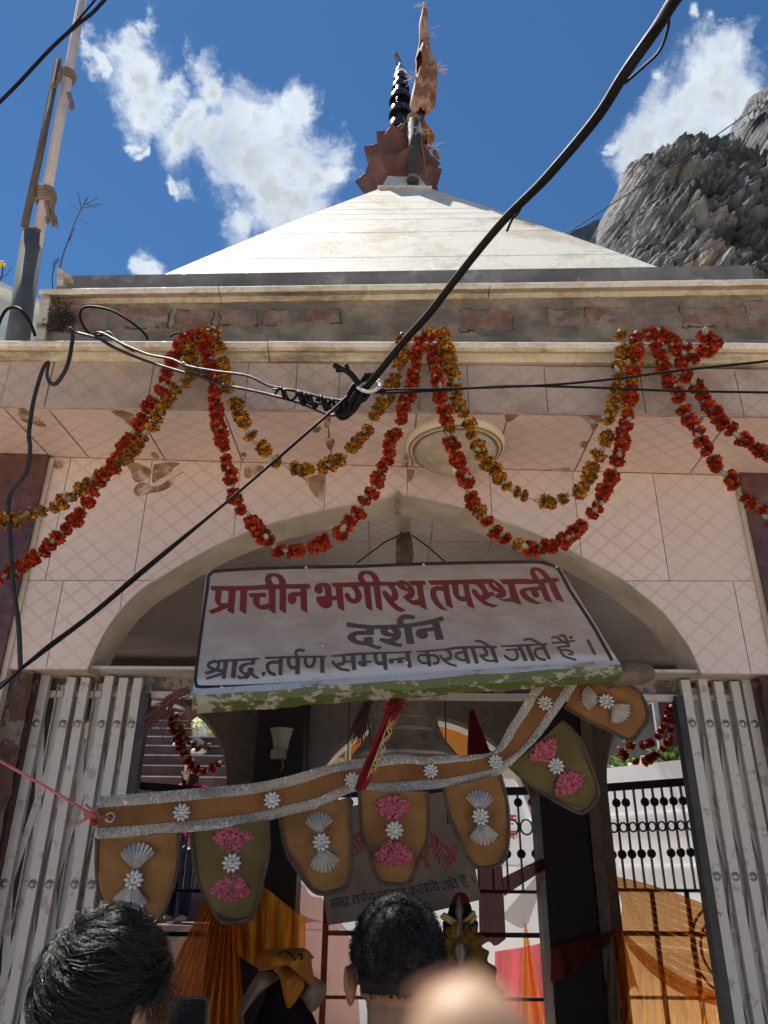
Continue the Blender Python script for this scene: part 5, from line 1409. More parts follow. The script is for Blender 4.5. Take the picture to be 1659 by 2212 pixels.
b = MB(); ex_, ey_ = fr('E', 670, 955); o_, r_, u_, s_ = frame_at(ex_, ey_, 2.548); b.tube([o_ + (r_ * math.cos(t) + u_ * math.sin(t)) * .013 for t in [i * math.pi / 9 for i in range(19)]], .003, 6); b.build("eyelet", RIVET, bt)
b = MB(); b.tube(cpath('E', "-80,560 0,610 270,765 540,925 600,950 668,958", 2.05, 2.545), .0042, 7)
for i in range(9):
    a = P(*fr('E', 565 + random.uniform(-22, 30), 930 + random.uniform(-20, 20)), 2.52); b.tube([a, a + V((random.uniform(-.02, .02), -.01, random.uniform(-.02, .02))), a + V((random.uniform(-.035, .03), -.006, random.uniform(-.03, .02)))], .004, 5)
tag(b.build("cord", mk_cloth("pink_cord", (.50, .16, .17), weave=900)), "pink cord tying the left end of the bunting", "cord")
b = MB()
for i in range(7):
    a = P(*fr('E', 570 + random.uniform(-14, 20), 965 + random.uniform(-15, 25)), 2.515); b.ball(a, .008, 6, 4, (1, .6, 1.2))
tag(b.build("flower_scrap", [FLO_R[1]]), "shrivelled red flower caught in the pink knot", "flower")

# the red and gold votive scarf and the tassels tied by the sign
RED_S = mk_cloth("red_scarf", (.24, .018, .028), weave=600, var=.4, scale=20, trans=.1)
GOLDT = mk("gold_braid", (.40, .27, .10), .4, .3, 80, .2, 100, .6)
sc_ = thing("votive_scarf", "red and gold votive scarf knotted from the sign over the bunting", "scarf", P(*fr('F', 880, 240), 2.5))
b = MB(); b.smooth = True
rows_ = [(235, 850, 905), (300, 800, 870), (380, 770, 835), (470, 735, 800), (560, 700, 760), (650, 660, 735), (740, 625, 705), (790, 612, 680)]
def scarf(u, v):
    k = u * (len(rows_) - 1); i = min(int(k), len(rows_) - 2); t = k - i
    y = lerp(rows_[i][0], rows_[i + 1][0], t); x = lerp(lerp(rows_[i][1], rows_[i + 1][1], t), lerp(rows_[i][2], rows_[i + 1][2], t), v)
    return P(*fr('F', x, y), 2.56 + .012 * math.sin(v * 8 + u * 6))
b.grid(scarf, 30, 8); b.grid(lambda u, v: scarf(u, 1 - v) + V((0, .004, 0)), 30, 8); b.build("cloth", RED_S, sc_)
b = MB()
for f in (0, 1.6):
    b.tube([P(*fr('F', lerp(848, 700, i / 40) + 14 + 16 * math.sin(i * .55 + f), lerp(340, 690, i / 40)), 2.545) for i in range(41)], .0026, 5)
b.tube([P(*fr('F', lerp(838, 690, i / 20), lerp(330, 720, i / 20)), 2.545) for i in range(21)], .0022, 5); b.build("gold_trim", GOLDT, sc_)
b = MB()
for i in range(110):
    a = P(*fr('F', random.gauss(860, 22), random.gauss(270, 30)), 2.54); d = V((random.uniform(-.03, .03), random.uniform(-.02, .01), random.uniform(-.03, .02))); b.tube([a, a + d * .5 + V((0, -.006, 0)), a + d], .0022, 4)
b.build("fringe", RED_S, sc_)
def tassel(label, k, spine, wd, mat_, n, Y, fray):
    b = MB(); path = cpath(k, spine, Y, Y)
    for i in range(n):
        o1 = V((random.gauss(0, wd), random.gauss(0, wd * .5), random.gauss(0, wd))); o2 = V((random.gauss(0, wd * 1.6), random.gauss(0, wd), random.gauss(0, wd * 1.6)))
        m_ = len(path); b.tube([p_ + o1.lerp(o2, j / m_) * (.4 + j / m_) for j, p_ in enumerate(path)], .0022, 4)
    for i in range(fray):
        a = random.choice(path); d = V((random.uniform(-.05, .05), random.uniform(-.02, .0), random.uniform(-.05, .01))); b.tube([a, a + d * .5 + V((0, 0, .005)), a + d], .0011, 3)
    return tag(b.build("tassel", mat_), label, "tassel")
FADED = mk_cloth("faded_red_rag", (.145, .060, .062), weave=700)
tassel("faded maroon rag tied to the left end of the sign", 'L', "985,60 960,110 860,130 740,200 640,290 560,400 470,490 400,590", .010, FADED, 34, 2.45, 40)
b = MB(); b.prism([P(x, y, 2.42) for x, y in pts('L', "990,300 1050,380 1120,430 1130,480 1040,560 1000,585 960,530 945,440")], (0, .012, 0))
tag(b.build("rag", FADED), "small maroon cloth scrap hanging under the left corner of the sign", "rag")
b = MB()
for i in range(60):
    a = P(*fr('L', random.gauss(990, 50), random.gauss(480, 110)), 2.43); d = V((random.uniform(-.04, .04), 0, random.uniform(-.04, .03))); b.tube([a, a + d * .6 + V((.004, 0, 0)), a + d], .0009, 3)
tag(b.build("twig_fringe", WEED), "dry straw threads hanging under the left corner of the sign", "straw")
tassel("dark fringed tassel hanging left of the bell", 'F', "700,235 680,300 660,360 640,440", .012, mk("dark_tassel", (.035, .012, .012), .9, .4, 40), 46, 2.7, 30)

# ------------------------------------------------------------------ the bell on its chain
YBl = 3.42
s_ = (YBl / ray(875, 1560).y) / FPX * SRC / 1.545
bc = P(*fr('F', 920, 600), YBl)
bell = thing("bell", "large bronze temple bell hanging under the sign", "bell", (bc.x, YBl, bc.z))
b = MB()
prof = [(370, -12), (382, 0), (380, 14), (345, 50), (300, 95), (262, 145), (235, 210), (218, 290), (208, 345), (212, 352), (212, 372), (205, 380), (200, 420), (185, 455), (150, 480), (90, 500), (40, 505)]
b.lathe([(r * s_ * .84, z * s_) for r, z in prof], (bc.x, YBl, bc.z), 48, caps=False)
b.lathe([(r * s_ * .79, z * s_) for r, z in prof[:8]][::-1], (bc.x, YBl, bc.z), 48, caps=False)
for z, r in ((140, 266), (150, 260), (215, 236), (320, 215)): b.lathe([(r * s_ * .84, z * s_), ((r + 4) * s_ * .84, (z + 3) * s_), (r * s_ * .84, (z + 6) * s_)], (bc.x, YBl, bc.z), 48, caps=False)
b.build("bell_body", BELLM, bell)
b = MB(); zc_ = bc.z + 505 * s_; ztp = ZC - .01
b.tube([V((bc.x, YBl, zc_)), V((bc.x, YBl, ztp))], .012, 8)
k = 0; z = zc_ + .02
while z < ztp:
    rx = V((1, 0, 0)) if k % 2 else V((0, 1, 0))
    b.tube([V((bc.x, YBl, z)) + rx * (.024 * math.cos(t)) + V((0, 0, .036 * math.sin(t))) for t in [i * math.pi / 8 for i in range(17)]], .0065, 6); z += .050; k += 1
b.build("chain", mk("rusty_chain", (.06, .042, .032), .7, .4, 20), bell)
b = MB()
for i in range(26):
    a = V((bc.x + random.gauss(0, .02), YBl - .03, ztp - random.uniform(.0, .05))); l = random.uniform(.12, .30)
    b.tube([a, a + V((random.gauss(0, .014), -.01, -l * .5)), a + V((random.gauss(0, .02), 0, -l))], .005, 5)
b.build("rope_bundle", mk("old_rope", (.10, .075, .055), .95, .4, 30), bell)
b = MB(); b.tube([P(770, 1217, 3.36), P(830, 1172, 3.40), P(862, 1156, 3.42)], .0032, 6); b.tube([P(890, 1156, 3.42), P(925, 1182, 3.40), P(960, 1212, 3.36)], .0032, 6)
b.build("guy_wire", CABLE, bell)
# ------------------------------------------------------------------ inside the shrine
def SI(x, y, off=0.0): return P(x, y, 4.35 - off)
isn = thing("hanging_board", "dark hand-painted board with red and blue Devanagari lettering hanging inside the shrine", "sign", SI(*fr('F', 900, 1500)))
BOARDI = mk("board_pale", (.17, .13, .10), .6, .25, 5, .1, 40, dirt=(.20, .15, .11), dscale=4, dth=(.55, .75))
b = MB(); b.prism([SI(x, y) for x, y in pts('F', "448,1612 424,1420 500,900 1150,800 1345,1260 1383,1455 1080,1532 640,1583")], (0, .02, 0)); b.build("board", BOARDI, isn)
# the same three lines again, red above and blue below
def remap(src_box, quad):
    (x0_, y0_, x1_, y1_) = src_box
    def f(x, y, o):
        u, v = (x / SRC - x0_) / (x1_ - x0_), (y / SRC - y0_) / (y1_ - y0_)
        tl_, tr_, br_, bl_ = quad
        X = lerp(lerp(tl_[0], tr_[0], u), lerp(bl_[0], br_[0], u), v); Y = lerp(lerp(tl_[1], tr_[1], u), lerp(bl_[1], br_[1], u), v)
        return SI(*fr('F', X, Y), o)
    return f
def unslope(f):                                  # the lines on the front board climb to the right: level them first
    return lambda x, y, o: f(x, y + .056 * (x - 640), o)
BLUE = mk("letter_blue", (.008, .016, .055), .6, .3, 20)
REDI = mk("letter_red_dim", (.22, .022, .02), .6, .3, 20)
I = Ink(unslope(remap((800, 2560, 2360, 2730), [(452, 1440), (1345, 1285), (1372, 1430), (470, 1560)]))); paint(I, LINE3); I.b.build("blue_lettering", BLUE, isn)
def arc(x, y, o):
    u = (x / SRC - 820) / 1400; v = (y / SRC - 2255) / 190
    a = RAD(lerp(-62, 58, u)); R_ = 520 - 215 * v + 30
    return SI(*fr('F', 880 + R_ * math.sin(a) * .92, 1470 - R_ * math.cos(a)), o)
I = Ink(unslope(lambda x, y, o: arc(x, y - .0 * x, o))); paint(I, LINE1); I.b.build("red_lettering", REDI, isn)
I = Ink(remap((1360, 2420, 1755, 2560), [(700, 1170), (1075, 1150), (1080, 1300), (710, 1340)])); paint(I, LINE2); I.b.build("large_red_lettering", REDI, isn)
b = MB(); a, c = SI(*fr('F', 560, 960)), SI(*fr('F', 1180, 1000))
for q in (a, c): b.tube([q, V((q.x, q.y, ZC))], .004, 5)
b.build("hanging_wire", STEEL_DK, isn)
# lamp holder on the dark left column
hx = P(*fr('F', 165, 490), 5.55)
lh = thing("lamp_holder", "white lamp holder fixed to the dark left column", "lamp holder", hx)
s_ = (5.55 / ray(610, 1600).y) / FPX * .3551
b = MB(); b.lathe([(0, -55 * s_), (45 * s_, -50 * s_), (52 * s_, 0), (68 * s_, 62 * s_), (74 * s_, 70 * s_), (66 * s_, 72 * s_), (50 * s_, 30 * s_), (20 * s_, 10 * s_)], hx, 18); b.build("cup", mk("cup_white", (.42, .40, .36), .5, .2, 10), lh)
b = MB(); b.box((hx.x - 55 * s_, 5.52, hx.z - 105 * s_), (hx.x + 35 * s_, 5.60, hx.z - 55 * s_)); b.build("socket", mk("socket_white", (.38, .36, .33), .5, .2, 10), lh)
b = MB(); b.tube([V((hx.x + .01, 5.53, hx.z - 100 * s_)), V((hx.x + .03, 5.53, hx.z - 150 * s_)), V((hx.x + .015, 5.53, hx.z - 180 * s_))], .004, 5); b.build("cord", WIRE_W, lh)

# ---- grilles of the back bays
YGr = 5.98
IRON_LIT = mk('bar_iron_lit', (.11, .105, .10), .5, .4, 12, .2, 60, .2)  # lighter than the dark iron: the bars' lit sides are put into the colour
def grille(label, xl, xr, rail_l, rail_r, n, discs=True, ringrow=True, low=.12):
    X0, X1 = P(xl, 1760, YGr).x, P(xr, 1760, YGr).x
    zl_, zr_ = P(xl, rail_l, YGr).z, P(xr, rail_r, YGr).z
    g_ = thing("grille", label, "grille", ((X0 + X1) / 2, YGr, low), "iron grilles in the back arches")
    b = MB(); b.hexa([(X0, YGr - .02, zl_ - .055), (X1, YGr - .02, zr_ - .055), (X1, YGr + .02, zr_ - .055), (X0, YGr + .02, zl_ - .055)], [(X0, YGr - .02, zl_), (X1, YGr - .02, zr_), (X1, YGr + .02, zr_), (X0, YGr + .02, zl_)]); b.build("top_rail", STEEL_DK, g_)
    zt_ = lambda x: lerp(zl_, zr_, (x - X0) / (X1 - X0))
    zm = P(xl, 1918, YGr).z; zl2 = P(xl, 2010, YGr).z
    for z, h in ((zm, .022), (zl2, .03), (P(xl, 2150, YGr).z, .02), (low, .04)):
        b = MB(); b.box((X0, YGr - .012, z - h), (X1, YGr + .012, z)); b.build("rail", STEEL_DK, g_)
    for x in (X0 + .015, X1 - .015):
        b = MB(); b.box((x - .02, YGr - .02, low), (x + .02, YGr + .02, zt_(x) - .055)); b.build("post", STEEL_DK, g_)
    for i in range(n):
        x = lerp(X0, X1, (i + .5) / n)
        b = MB(); b.box((x - .007, YGr - .010, zm), (x + .006, YGr + .010, zt_(x) - .05)); b.build("bar", IRON_LIT, g_)
        if discs:
            for yy in (1737, 1848):
                if random.random() < .1: continue
                z = P(x, yy, YGr).z if False else P((xl + xr) / 2, yy, YGr).z + (zr_ - zl_) * (x - X0) / (X1 - X0) * .5
                b = MB(); b.lathe([(0, -.005), (.031, -.005), (.031, .005), (0, .005)], (x, YGr - .014, z), 18, Matrix.Rotation(RAD(90), 3, 'X'), caps=False); b.build("disc", STEEL_DK, g_)
        if ringrow and i:
            xm = lerp(X0, X1, i / n); z = P((xl + xr) / 2, 1790, YGr).z + (zr_ - zl_) * (xm - X0) / (X1 - X0) * .5; r_ = (X1 - X0) / n / 2 - .008
            b = MB(); b.tube([V((xm + r_ * math.cos(t), YGr, z + r_ * 1.15 * math.sin(t))) for t in [k * math.pi / 10 for k in range(21)]], .0065, 6, True, 2.2, up=(0, 1, 0)); b.build("ring", STEEL_DK, g_)
    return g_, X0, X1
gr_, gx0, gx1 = grille("black iron grille with rings and discs in the right back arch", 1302, 1530, 1694, 1678, 11)
b = MB(); zc_ = P(1560, 2050, YGr).z; xc_ = P(1560, 2050, YGr).x
for r_ in (.21, .15): b.tube([V((xc_ + r_ * math.cos(t), YGr - .02, zc_ + r_ * 1.25 * math.sin(t))) for t in [k * math.pi / 20 for k in range(41)]], .009, 6)
for x in (1423, 1500): b.box((P(x, 2050, YGr).x - .014, YGr - .012, .2), (P(x, 2050, YGr).x + .014, YGr + .012, P(x, 1925, YGr).z))
b.build("scroll", STEEL_DK, gr_)
grille("black iron grille with discs in the middle back arch", 708, 1166, 1706, 1700, 15)
grille("dark railing of close bars in the left back arch", 200, 486, 1682, 1704, 17, False, False)

# ---- the yard behind
b = MB(); b.box((-9, 6.3, .004), (7, 16, .02)); struct(b.build('yard_bounce_floor', mk('pale_bounce_floor', (.74, .70, .64), .9, .12, 2, .2, 20)))  # unseen pale floor added to bounce sunlight onto the wall and ceiling
WHITEW = mk("whitewashed_wall", (.86, .85, .84), .9, .05, 2, .15, 30, dirt=(.58, .52, .49), dscale=2.2, dth=(.60, .78))
W1, W2, W3 = V((-1.63, 9.7, 0)), V((P(1110, 1690, 9.05).x, 9.05, 0)), V((6.0, 4.9, 0))
W3 = W2 + (V((P(1500, 1638, 7.3).x, 7.3, 0)) - W2) * 2.2
zw2, zw3 = P(1110, 1690, 9.05).z, None
zq = P(1500, 1638, 7.3).z
def wallz(p_): return zw2 + (zq - zw2) * 0 + .0
b = MB()
for a, c in ((W1, W2), (W2, W3)):
    d = (c - a).normalized(); n_ = V((d.y, -d.x, 0))
    b.hexa([a, c, c - n_ * .3, a - n_ * .3], [p_ + V((0, 0, zq)) for p_ in (a, c, c - n_ * .3, a - n_ * .3)])
    for z in (1.1, 1.75, 2.2):
        b.hexa([p_ + V((0, 0, z)) + n_ * .012 for p_ in (a, c)] + [c + V((0, 0, z)), a + V((0, 0, z))], [p_ + V((0, 0, z + .02)) + n_ * .012 for p_ in (a, c)] + [c + V((0, 0, z + .02)), a + V((0, 0, z + .02))])
wl = b.build("retaining_wall", WHITEW); wl.name = "retaining_wall"; tag(wl, "whitewashed retaining wall behind the shrine with red lettering", "wall")
# red lettering on it
def WL(x, y, o):
    n_ = V((W2.y - W1.y, -(W2.x - W1.x), 0)).normalized(); h = plane_hit(x, y, W1, n_); return h + n_ * (.004 + o)
I = Ink(WL)
for it in [('p', 'R', "120,1058 372,1052 372,1066 120,1072"), ('s', 'R', "128,1075 126,1110 142,1130 140,1070", 10), ('s', 'R', "150,1100 175,1090 190,1096", 9), ('p', 'R', "188,1068 198,1068 200,1140 190,1140"), ('p', 'R', "212,1066 222,1066 224,1138 214,1138"),
    ('s', 'R', "240,1078 270,1076", 9), ('s', 'R', "246,1080 244,1105 262,1118 276,1108", 9), ('p', 'R', "276,1066 286,1066 288,1138 278,1138"), ('p', 'R', "300,1064 310,1064 312,1138 302,1138"), ('s', 'R', "345,1070 325,1085 345,1095 330,1110 345,1130 360,1120", 9), ('s', 'R', "372,1085 362,1110 380,1140", 9),
    ('p', 'R', "120,1188 290,1180 290,1194 120,1200"), ('s', 'R', "150,1195 152,1250", 11), ('s', 'R', "150,1210 128,1215 130,1238 150,1235", 9), ('s', 'R', "152,1212 178,1212 176,1236", 9), ('s', 'R', "205,1195 228,1212 205,1225 235,1252", 11), ('s', 'R', "190,1168 210,1160 232,1184", 9), ('s', 'R', "262,1196 266,1252", 10),
    ('p', 'N', "1156,30 1168,10 1178,60 1172,130 1158,140"), ('s', 'N', "1185,60 1192,100", 10), ('s', 'N', "1150,290 1172,320 1152,330", 10), ('s', 'N', "1330,235 1345,255", 12)]:
    if it[0] == 'p': I.poly(it[1], it[2])
    else: I.stroke(it[1], it[2], it[3])
I.b.build("red_lettering", mk("letter_bright_red", (.60, .015, .02), .6, .2, 20), wl)
# rubble and plants along its top
STONE = mk("pale_stone", (.42, .38, .34), .95, .35, 6, .6, 30)
def along(t, back): 
    d = (W3 - W2).normalized(); n_ = V((d.y, -d.x, 0)); return W2 + (W3 - W2) * t - n_ * back + V((0, 0, zq))
for i in range(34):
    p_ = along(random.uniform(.05, .8), random.uniform(.05, .9)); r_ = random.choice((.05, .07, .09, .14)); rnd = random.random() * 99
    b = MB(); b.ball(p_ + V((0, 0, r_ * .3)), r_, 9, 6, (1.3, 1, .75))
    for k in range(len(b.v)):
        v = b.v[k]; b.v[k] = v + (v - p_) * .5 * noise.noise(v * 9 + V((rnd, 0, 0)))
    b.sm = [False] * len(b.sm)
    tag(b.build("boulder", STONE), "pale boulder lying on top of the white retaining wall", "boulder", "boulders on the wall top")
LEAF = mk("leaf_green", (.10, .20, .03), .6, .5, 12, .1, 40)
for i in range(13):
    p_ = along(random.choice((random.uniform(.05, .45), random.uniform(.05, .9))), random.uniform(.05, .6)); b = MB()
    for k in range(60):
        a = random.uniform(0, 6.283); l = random.uniform(.12, .30); d = V((math.cos(a) * .6, math.sin(a) * .6, random.uniform(.4, 1))).normalized(); s_ = d.cross(V((0, 0, 1))).normalized() * random.uniform(.012, .03)
        q = p_ + V((random.gauss(0, .05), random.gauss(0, .05), 0)); m_ = q + d * l * .55; e_ = q + d * l + V((0, 0, -l * .25)); b.poly([q, m_ - s_, e_, m_ + s_])
    tag(b.build("plant", LEAF), "small leafy green plant growing on the white retaining wall", "plant", "plants on the wall top")
# dark red shed above the wall
d_ = (W3 - W2).normalized(); n_ = V((d_.y, -d_.x, 0))
a, c = along(.22, 1.3), along(1.1, 1.3); a.z = c.z = zq - .2
b = MB(); b.hexa([a, c, c - n_ * 2, a - n_ * 2], [p_ + V((0, 0, 2.2)) for p_ in (a, c, c - n_ * 2, a - n_ * 2)])
rs = b.build("shed", mk("dark_red_panel", (.085, .010, .014), .6, .3, 4)); tag(rs, "dark red shed standing above the white wall at the right", "shed")
b = MB()
for t in (0, .25, .5, .75, 1.0): q = a.lerp(c, t); b.box((q.x - .03, q.y - .03, q.z), (q.x + .03, q.y + .03, q.z + 2.25))
b.build("frame", STEEL, rs)
# bank of earth behind the wall so the boulders have ground
b = MB(); b.hexa([W2 - n_ * .3, W3 - n_ * .3, W3 - n_ * 6, W2 - n_ * 6], [p_ + V((0, 0, zq - .02)) for p_ in (W2 - n_ * .3, W3 - n_ * .3, W3 - n_ * 6, W2 - n_ * 6)])
struct(b.build("earth_bank", mk("bank_earth", (.20, .17, .12), .95, .3, 3, .5, 20)))
# orange house beyond the middle arch
OR = mk("orange_paint", (.78, .235, .012), .75, .1, 2)
YO = 13.5
b = MB(); xo0, xo1 = P(716, 1620, YO).x, P(1120, 1620, YO).x
oh = thing("orange_house", "bright orange painted house seen through the middle back arch", "house", ((xo0 + xo1) / 2, YO, 0))
b.box((xo0, YO, 0), (xo1 + 1.5, YO + 3, 7.0)); b.build("wall", OR, oh)
b = MB(); xt = P(752, 1620, YO).x; b.box((xt - .05, YO - .04, 0), (xt + .05, YO + .0, 7.0)); b.box((xo0 - .08, YO - .06, 0), (xo0 + .06, YO + .02, 7.0)); xt = P(1038, 1620, YO).x; b.box((xt - .02, YO - .05, 0), (xt + .6, YO, 7.0)); b.build("trim", mk("cream_trim", (.75, .62, .35), .7, .1, 4), oh)
b = MB(); z_ = P(735, 1590, YO).z
for k in range(5): b.box((P(722, 1600, YO).x, YO - .05, z_ - .9 + k * .22), (P(745, 1600, YO).x, YO - .01, z_ - .8 + k * .22))
b.build("fretwork", mk("cream_fret", (.75, .58, .25), .7, .1, 4), oh)
# steps climbing on the left
STEP = mk("brown_step", (.105, .058, .05), .7, .35, 3, .2, 30, dirt=(.17, .12, .10), dscale=2, dth=(.5, .75))
EDGE = mk("step_edge", (.55, .50, .46), .5, .3, 6)
b = MB(); sx0, sx1 = -6.0, -1.66
SY, SZ = 9.4, 1.02 + CAMZ
pass
for k in range(13):
    z0_ = SZ + .16 * k; b.m = 0
    b.box((sx0, SY + .3 * k, 0), (sx1, SY + .3 * (k + 1), z0_)); b.m = 1
    b.box((sx0, SY + .3 * k - .02, z0_ + .001), (sx1, SY + .3 * k + .06, z0_ + .014))
b.m = 0; b.box((sx0, SY + .3 * 13, 0), (sx1, SY + 6, SZ + .16 * 13 + 3.0))
st = b.build("steps", [STEP, EDGE]); struct(st); st['label'] = "brown stone steps climbing behind the left back arch"

# ---- garlands hanging in the back arches
def far_g(label, k, s, Y, m_, step=.05):
    q = pts(k, s); garland("g", label, q, Y + .34, m_, step, None, "marigold garlands in the back arches", 1.35)
far_g("red marigold garland looping in the left back arch over the woman", 'L', "690,400 740,570 780,720 820,860 900,1010 960,1170 1060,1290 1150,1370 1280,1400 1400,1340 1530,1260", 6.1, RED_M)
far_g("orange marigold garland looping in the left back arch", 'L', "800,450 830,600 920,740 980,860 1060,940 1150,1010 1230,1030 1320,990 1375,940", 6.12, ORA_M)
far_g("red marigold garland at the left end of the left back arch", 'L', "410,310 350,460 300,620 250,760 225,830", 6.1, RED_M)
far_g("orange marigold garland at the left end of the left back arch", 'L', "300,300 265,400 255,520", 6.1, ORA_M)
far_g("orange-red marigold garland curving down in the right back arch", 'R', "1430,170 1390,290 1340,390 1260,470 1150,490 1060,470", 6.1, RED_M)
far_g("orange-red marigold garland hanging lower in the right back arch", 'R', "1485,190 1440,330 1420,450 1360,530 1280,590 1180,630 1100,600 1030,540", 6.12, RED_M)

# ---- draped cloth
def drape_mat(name, col, sheer, trans=.55, tint=None, hi=None):
    g = NG(name)
    c = g.mix(g.step(g.noise(3.5, 5, .6, g.scaled((9, 9, .5))), .35, .66), tuple(x * .7 for x in col), hi or col)  # hi: streaks of light through the folds, mixed into the cloth colour
    m_ = g.done(c, .6, 0, .3)
    tr = g.n('ShaderNodeBsdfTranslucent'); g.l(c, tr.inputs[0])
    ms = g.n('ShaderNodeMixShader'); ms.inputs[0].default_value = trans; g.l(g.b.outputs[0], ms.inputs[1]); g.l(tr.outputs[0], ms.inputs[2])
    tp = g.n('ShaderNodeBsdfTransparent'); tp.inputs[0].default_value = (*(tint or [min(1, .25 + x * .95) for x in col]), 1)
    m2 = g.n('ShaderNodeMixShader'); m2.inputs[0].default_value = sheer; g.l(ms.outputs[0], m2.inputs[1]); g.l(tp.outputs[0], m2.inputs[2]); g.l(m2.outputs[0], g.out.inputs[0])
    return m_
DR_O = drape_mat("drape_orange", (.80, .24, .02), .40, .8, None, (.92, .52, .06))
DR_B = drape_mat("drape_amber", (.55, .15, .02), .50, .7, (.86, .50, .22), (.85, .36, .07))
DR_R = drape_mat("drape_red_net", (.50, .09, .05), .68, .6, (.90, .62, .54))
DR_M = drape_mat("drape_maroon", (.14, .010, .018), .15, .4)
DR_P = drape_mat("drape_pink", (.62, .06, .07), .45, .6)
def drape(label, k, tops, bots, Y, mat_, folds=9, amp=.05, seed=0, name="drape", mid=None):
    "cloth gathered between two runs of points"
    ta, ba = resample(pts(k, tops), 60), resample(pts(k, bots), 60)
    ma = resample(pts(k, mid), 60) if mid else None
    b = MB(); b.smooth = True
    def fn(u, v):
        i = min(59, int(u * 60)); f = u * 60 - i
        a = [lerp(ta[i][j], ta[i + 1][j], f) for j in (0, 1)]; c = [lerp(ba[i][j], ba[i + 1][j], f) for j in (0, 1)]
        if ma:
            m_ = [lerp(ma[i][j], ma[i + 1][j], f) for j in (0, 1)]
            x, y = [(1 - v) ** 2 * a[j] + 2 * v * (1 - v) * m_[j] + v * v * c[j] for j in (0, 1)]
        else: x, y = lerp(a[0], c[0], v), lerp(a[1], c[1], v)
        w_ = math.sin(u * folds * 6.283 + seed + 1.5 * noise.noise(V((u * 4, v * 2, seed)))) + .5 * noise.noise(V((u * folds * 2.3, v * 1.5, seed + 5)))
        return P(x, y, Y + amp * w_ * (.25 + .75 * v) if not ma else Y + amp * w_ * (.4 + .6 * math.sin(math.pi * v)))
    b.grid(fn, 150, 26)
    return tag(b.build(name, mat_), label, "drape")
drape("orange and gold cloth fanning down from a knot behind the left head", 'N', "545,60 600,40 660,60", "-120,1420 100,1450 400,1450 600,1450 700,1440 760,1420", 5.25, DR_O, 11, .07, 1)
drape("sheer orange cloth swept from the left drape to the column behind the middle", 'N', "560,80 740,90 900,180 1150,380 1250,440", "660,700 800,820 1000,900 1150,900 1250,880", 5.35, DR_O, 5, .05, 4)
drape("sheer red net stretched over the grille in the middle back arch", 'N', "1140,300 1230,420 1400,480 1520,530 1660,640", "1140,1400 1300,1450 1450,1450 1600,1440 1700,1430", 5.85, DR_R, 7, .05, 7)
drape("thin red net strips slanting down left of the hanging board", 'N', "1190,150 1240,180 1290,260 1380,280", "1160,520 1300,480 1420,490 1600,560", 5.8, DR_R, 5, .04, 8)
drape("maroon net bunched into the knot at the left of the dark right column", 'M', "1545,50 1555,90 1560,140", "1240,200 1250,270 1265,330", 5.5, DR_M, 4, .04, 3, mid="1420,110 1400,170 1400,230")
drape("sheer grey-white net hanging below the maroon knot", 'M', "1540,130 1550,160 1558,190", "1240,480 1380,560 1440,520", 5.55, drape_mat("drape_grey", (.45, .40, .38), .8, .4), 4, .03, 5)
drape("amber sheer cloth sweeping from the right column knot across the right grille", 'G', "625,1310 640,1330 660,1370 690,1480 690,1560 690,1640 700,1700", "1330,1540 1330,1620 1330,1700 1330,1800 1330,1930 1330,2060 1330,2110", 5.80, DR_B, 13, .08, 6, mid="900,1350 920,1420 980,1540 1010,1650 1000,1800 980,1950 940,2060")
drape("amber sheer cloth hanging low behind the right gate", 'G', "690,1640 800,1740 950,1860 1100,1950 1330,2040", "640,2260 900,2260 1100,2260 1340,2260", 5.84, DR_B, 7, .04, 16)
drape("amber cloth tails falling from the knot on the right column", 'G', "620,1640 690,1640", "545,2230 640,2230 700,2080 780,1990 860,2230", 5.72, DR_B, 6, .05, 9)
drape("rust-red cloth wound across the dark right column", 'G', "260,1755 300,1740 640,1640", "260,1960 400,1900 620,1720", 5.48, drape_mat("drape_rust", (.16, .03, .012), .25, .4), 3, .03, 11)
drape("maroon cloth hanging beside the deity figure at the left of the right grille", 'M', "1075,140 1150,120 1250,110", "1085,700 1150,660 1200,690 1275,640", 5.0, DR_M, 4, .05, 12)
drape("red and pink cloth panel behind the right grille of the middle arch", 'M', "1195,730 1400,700 1600,655", "1195,1300 1400,1300 1640,1300", 6.5, DR_P, 3, .04, 13)
drape("amber pointed cloth hanging before the red panel", 'M', "1410,520 1420,530 1425,540", "1370,1300 1450,1300 1560,1290", 6.1, DR_B, 2, .03, 14)
drape("thin yellow cloth strip at the foot of the dark right column", 'M', "1555,1000 1570,1000", "1600,1260 1635,1260", 6.1, DR_O, 2, .02, 15)

# ---- the figures of the shrine
DARKI = mk("idol_dark", (.012, .009, .009), .95, .4, 20, .2, 60, spec=.1)
YELC = mk_cloth("yellow_scarf", (.42, .21, .02), weave=500, var=.35)
SAFF = mk_cloth("saffron_cloth", (.52, .19, .025), weave=500, var=.3)
BEIGE = mk_cloth("beige_cloth", (.34, .25, .16), weave=500, var=.3)
BEAD = mk("gold_bead", (.42, .30, .12), .4, .3, 60, .1, 100, .5)
def at_px(k, x, y, Y): return P(*fr(k, x, y), Y)
def lathe_px(b, k, prof, cx, Y, sq=.8, n=20):
    "a body turned from half widths given in sheet units at rows of the sheet"
    sm0 = b.smooth; b.smooth = True; g0 = len(b.v)
    for y, hw in prof:
        c = at_px(k, cx, y, Y); r_ = (at_px(k, cx + hw, y, Y) - c).length
        for j in range(n): t = 2 * math.pi * j / n; b.v.append(c + V((r_ * math.cos(t), r_ * sq * math.sin(t), 0)))
    for i in range(len(prof) - 1):
        for j in range(n): jj = (j + 1) % n; b.face([g0 + i * n + j, g0 + (i + 1) * n + j, g0 + (i + 1) * n + jj, g0 + i * n + jj])
    b.smooth = sm0
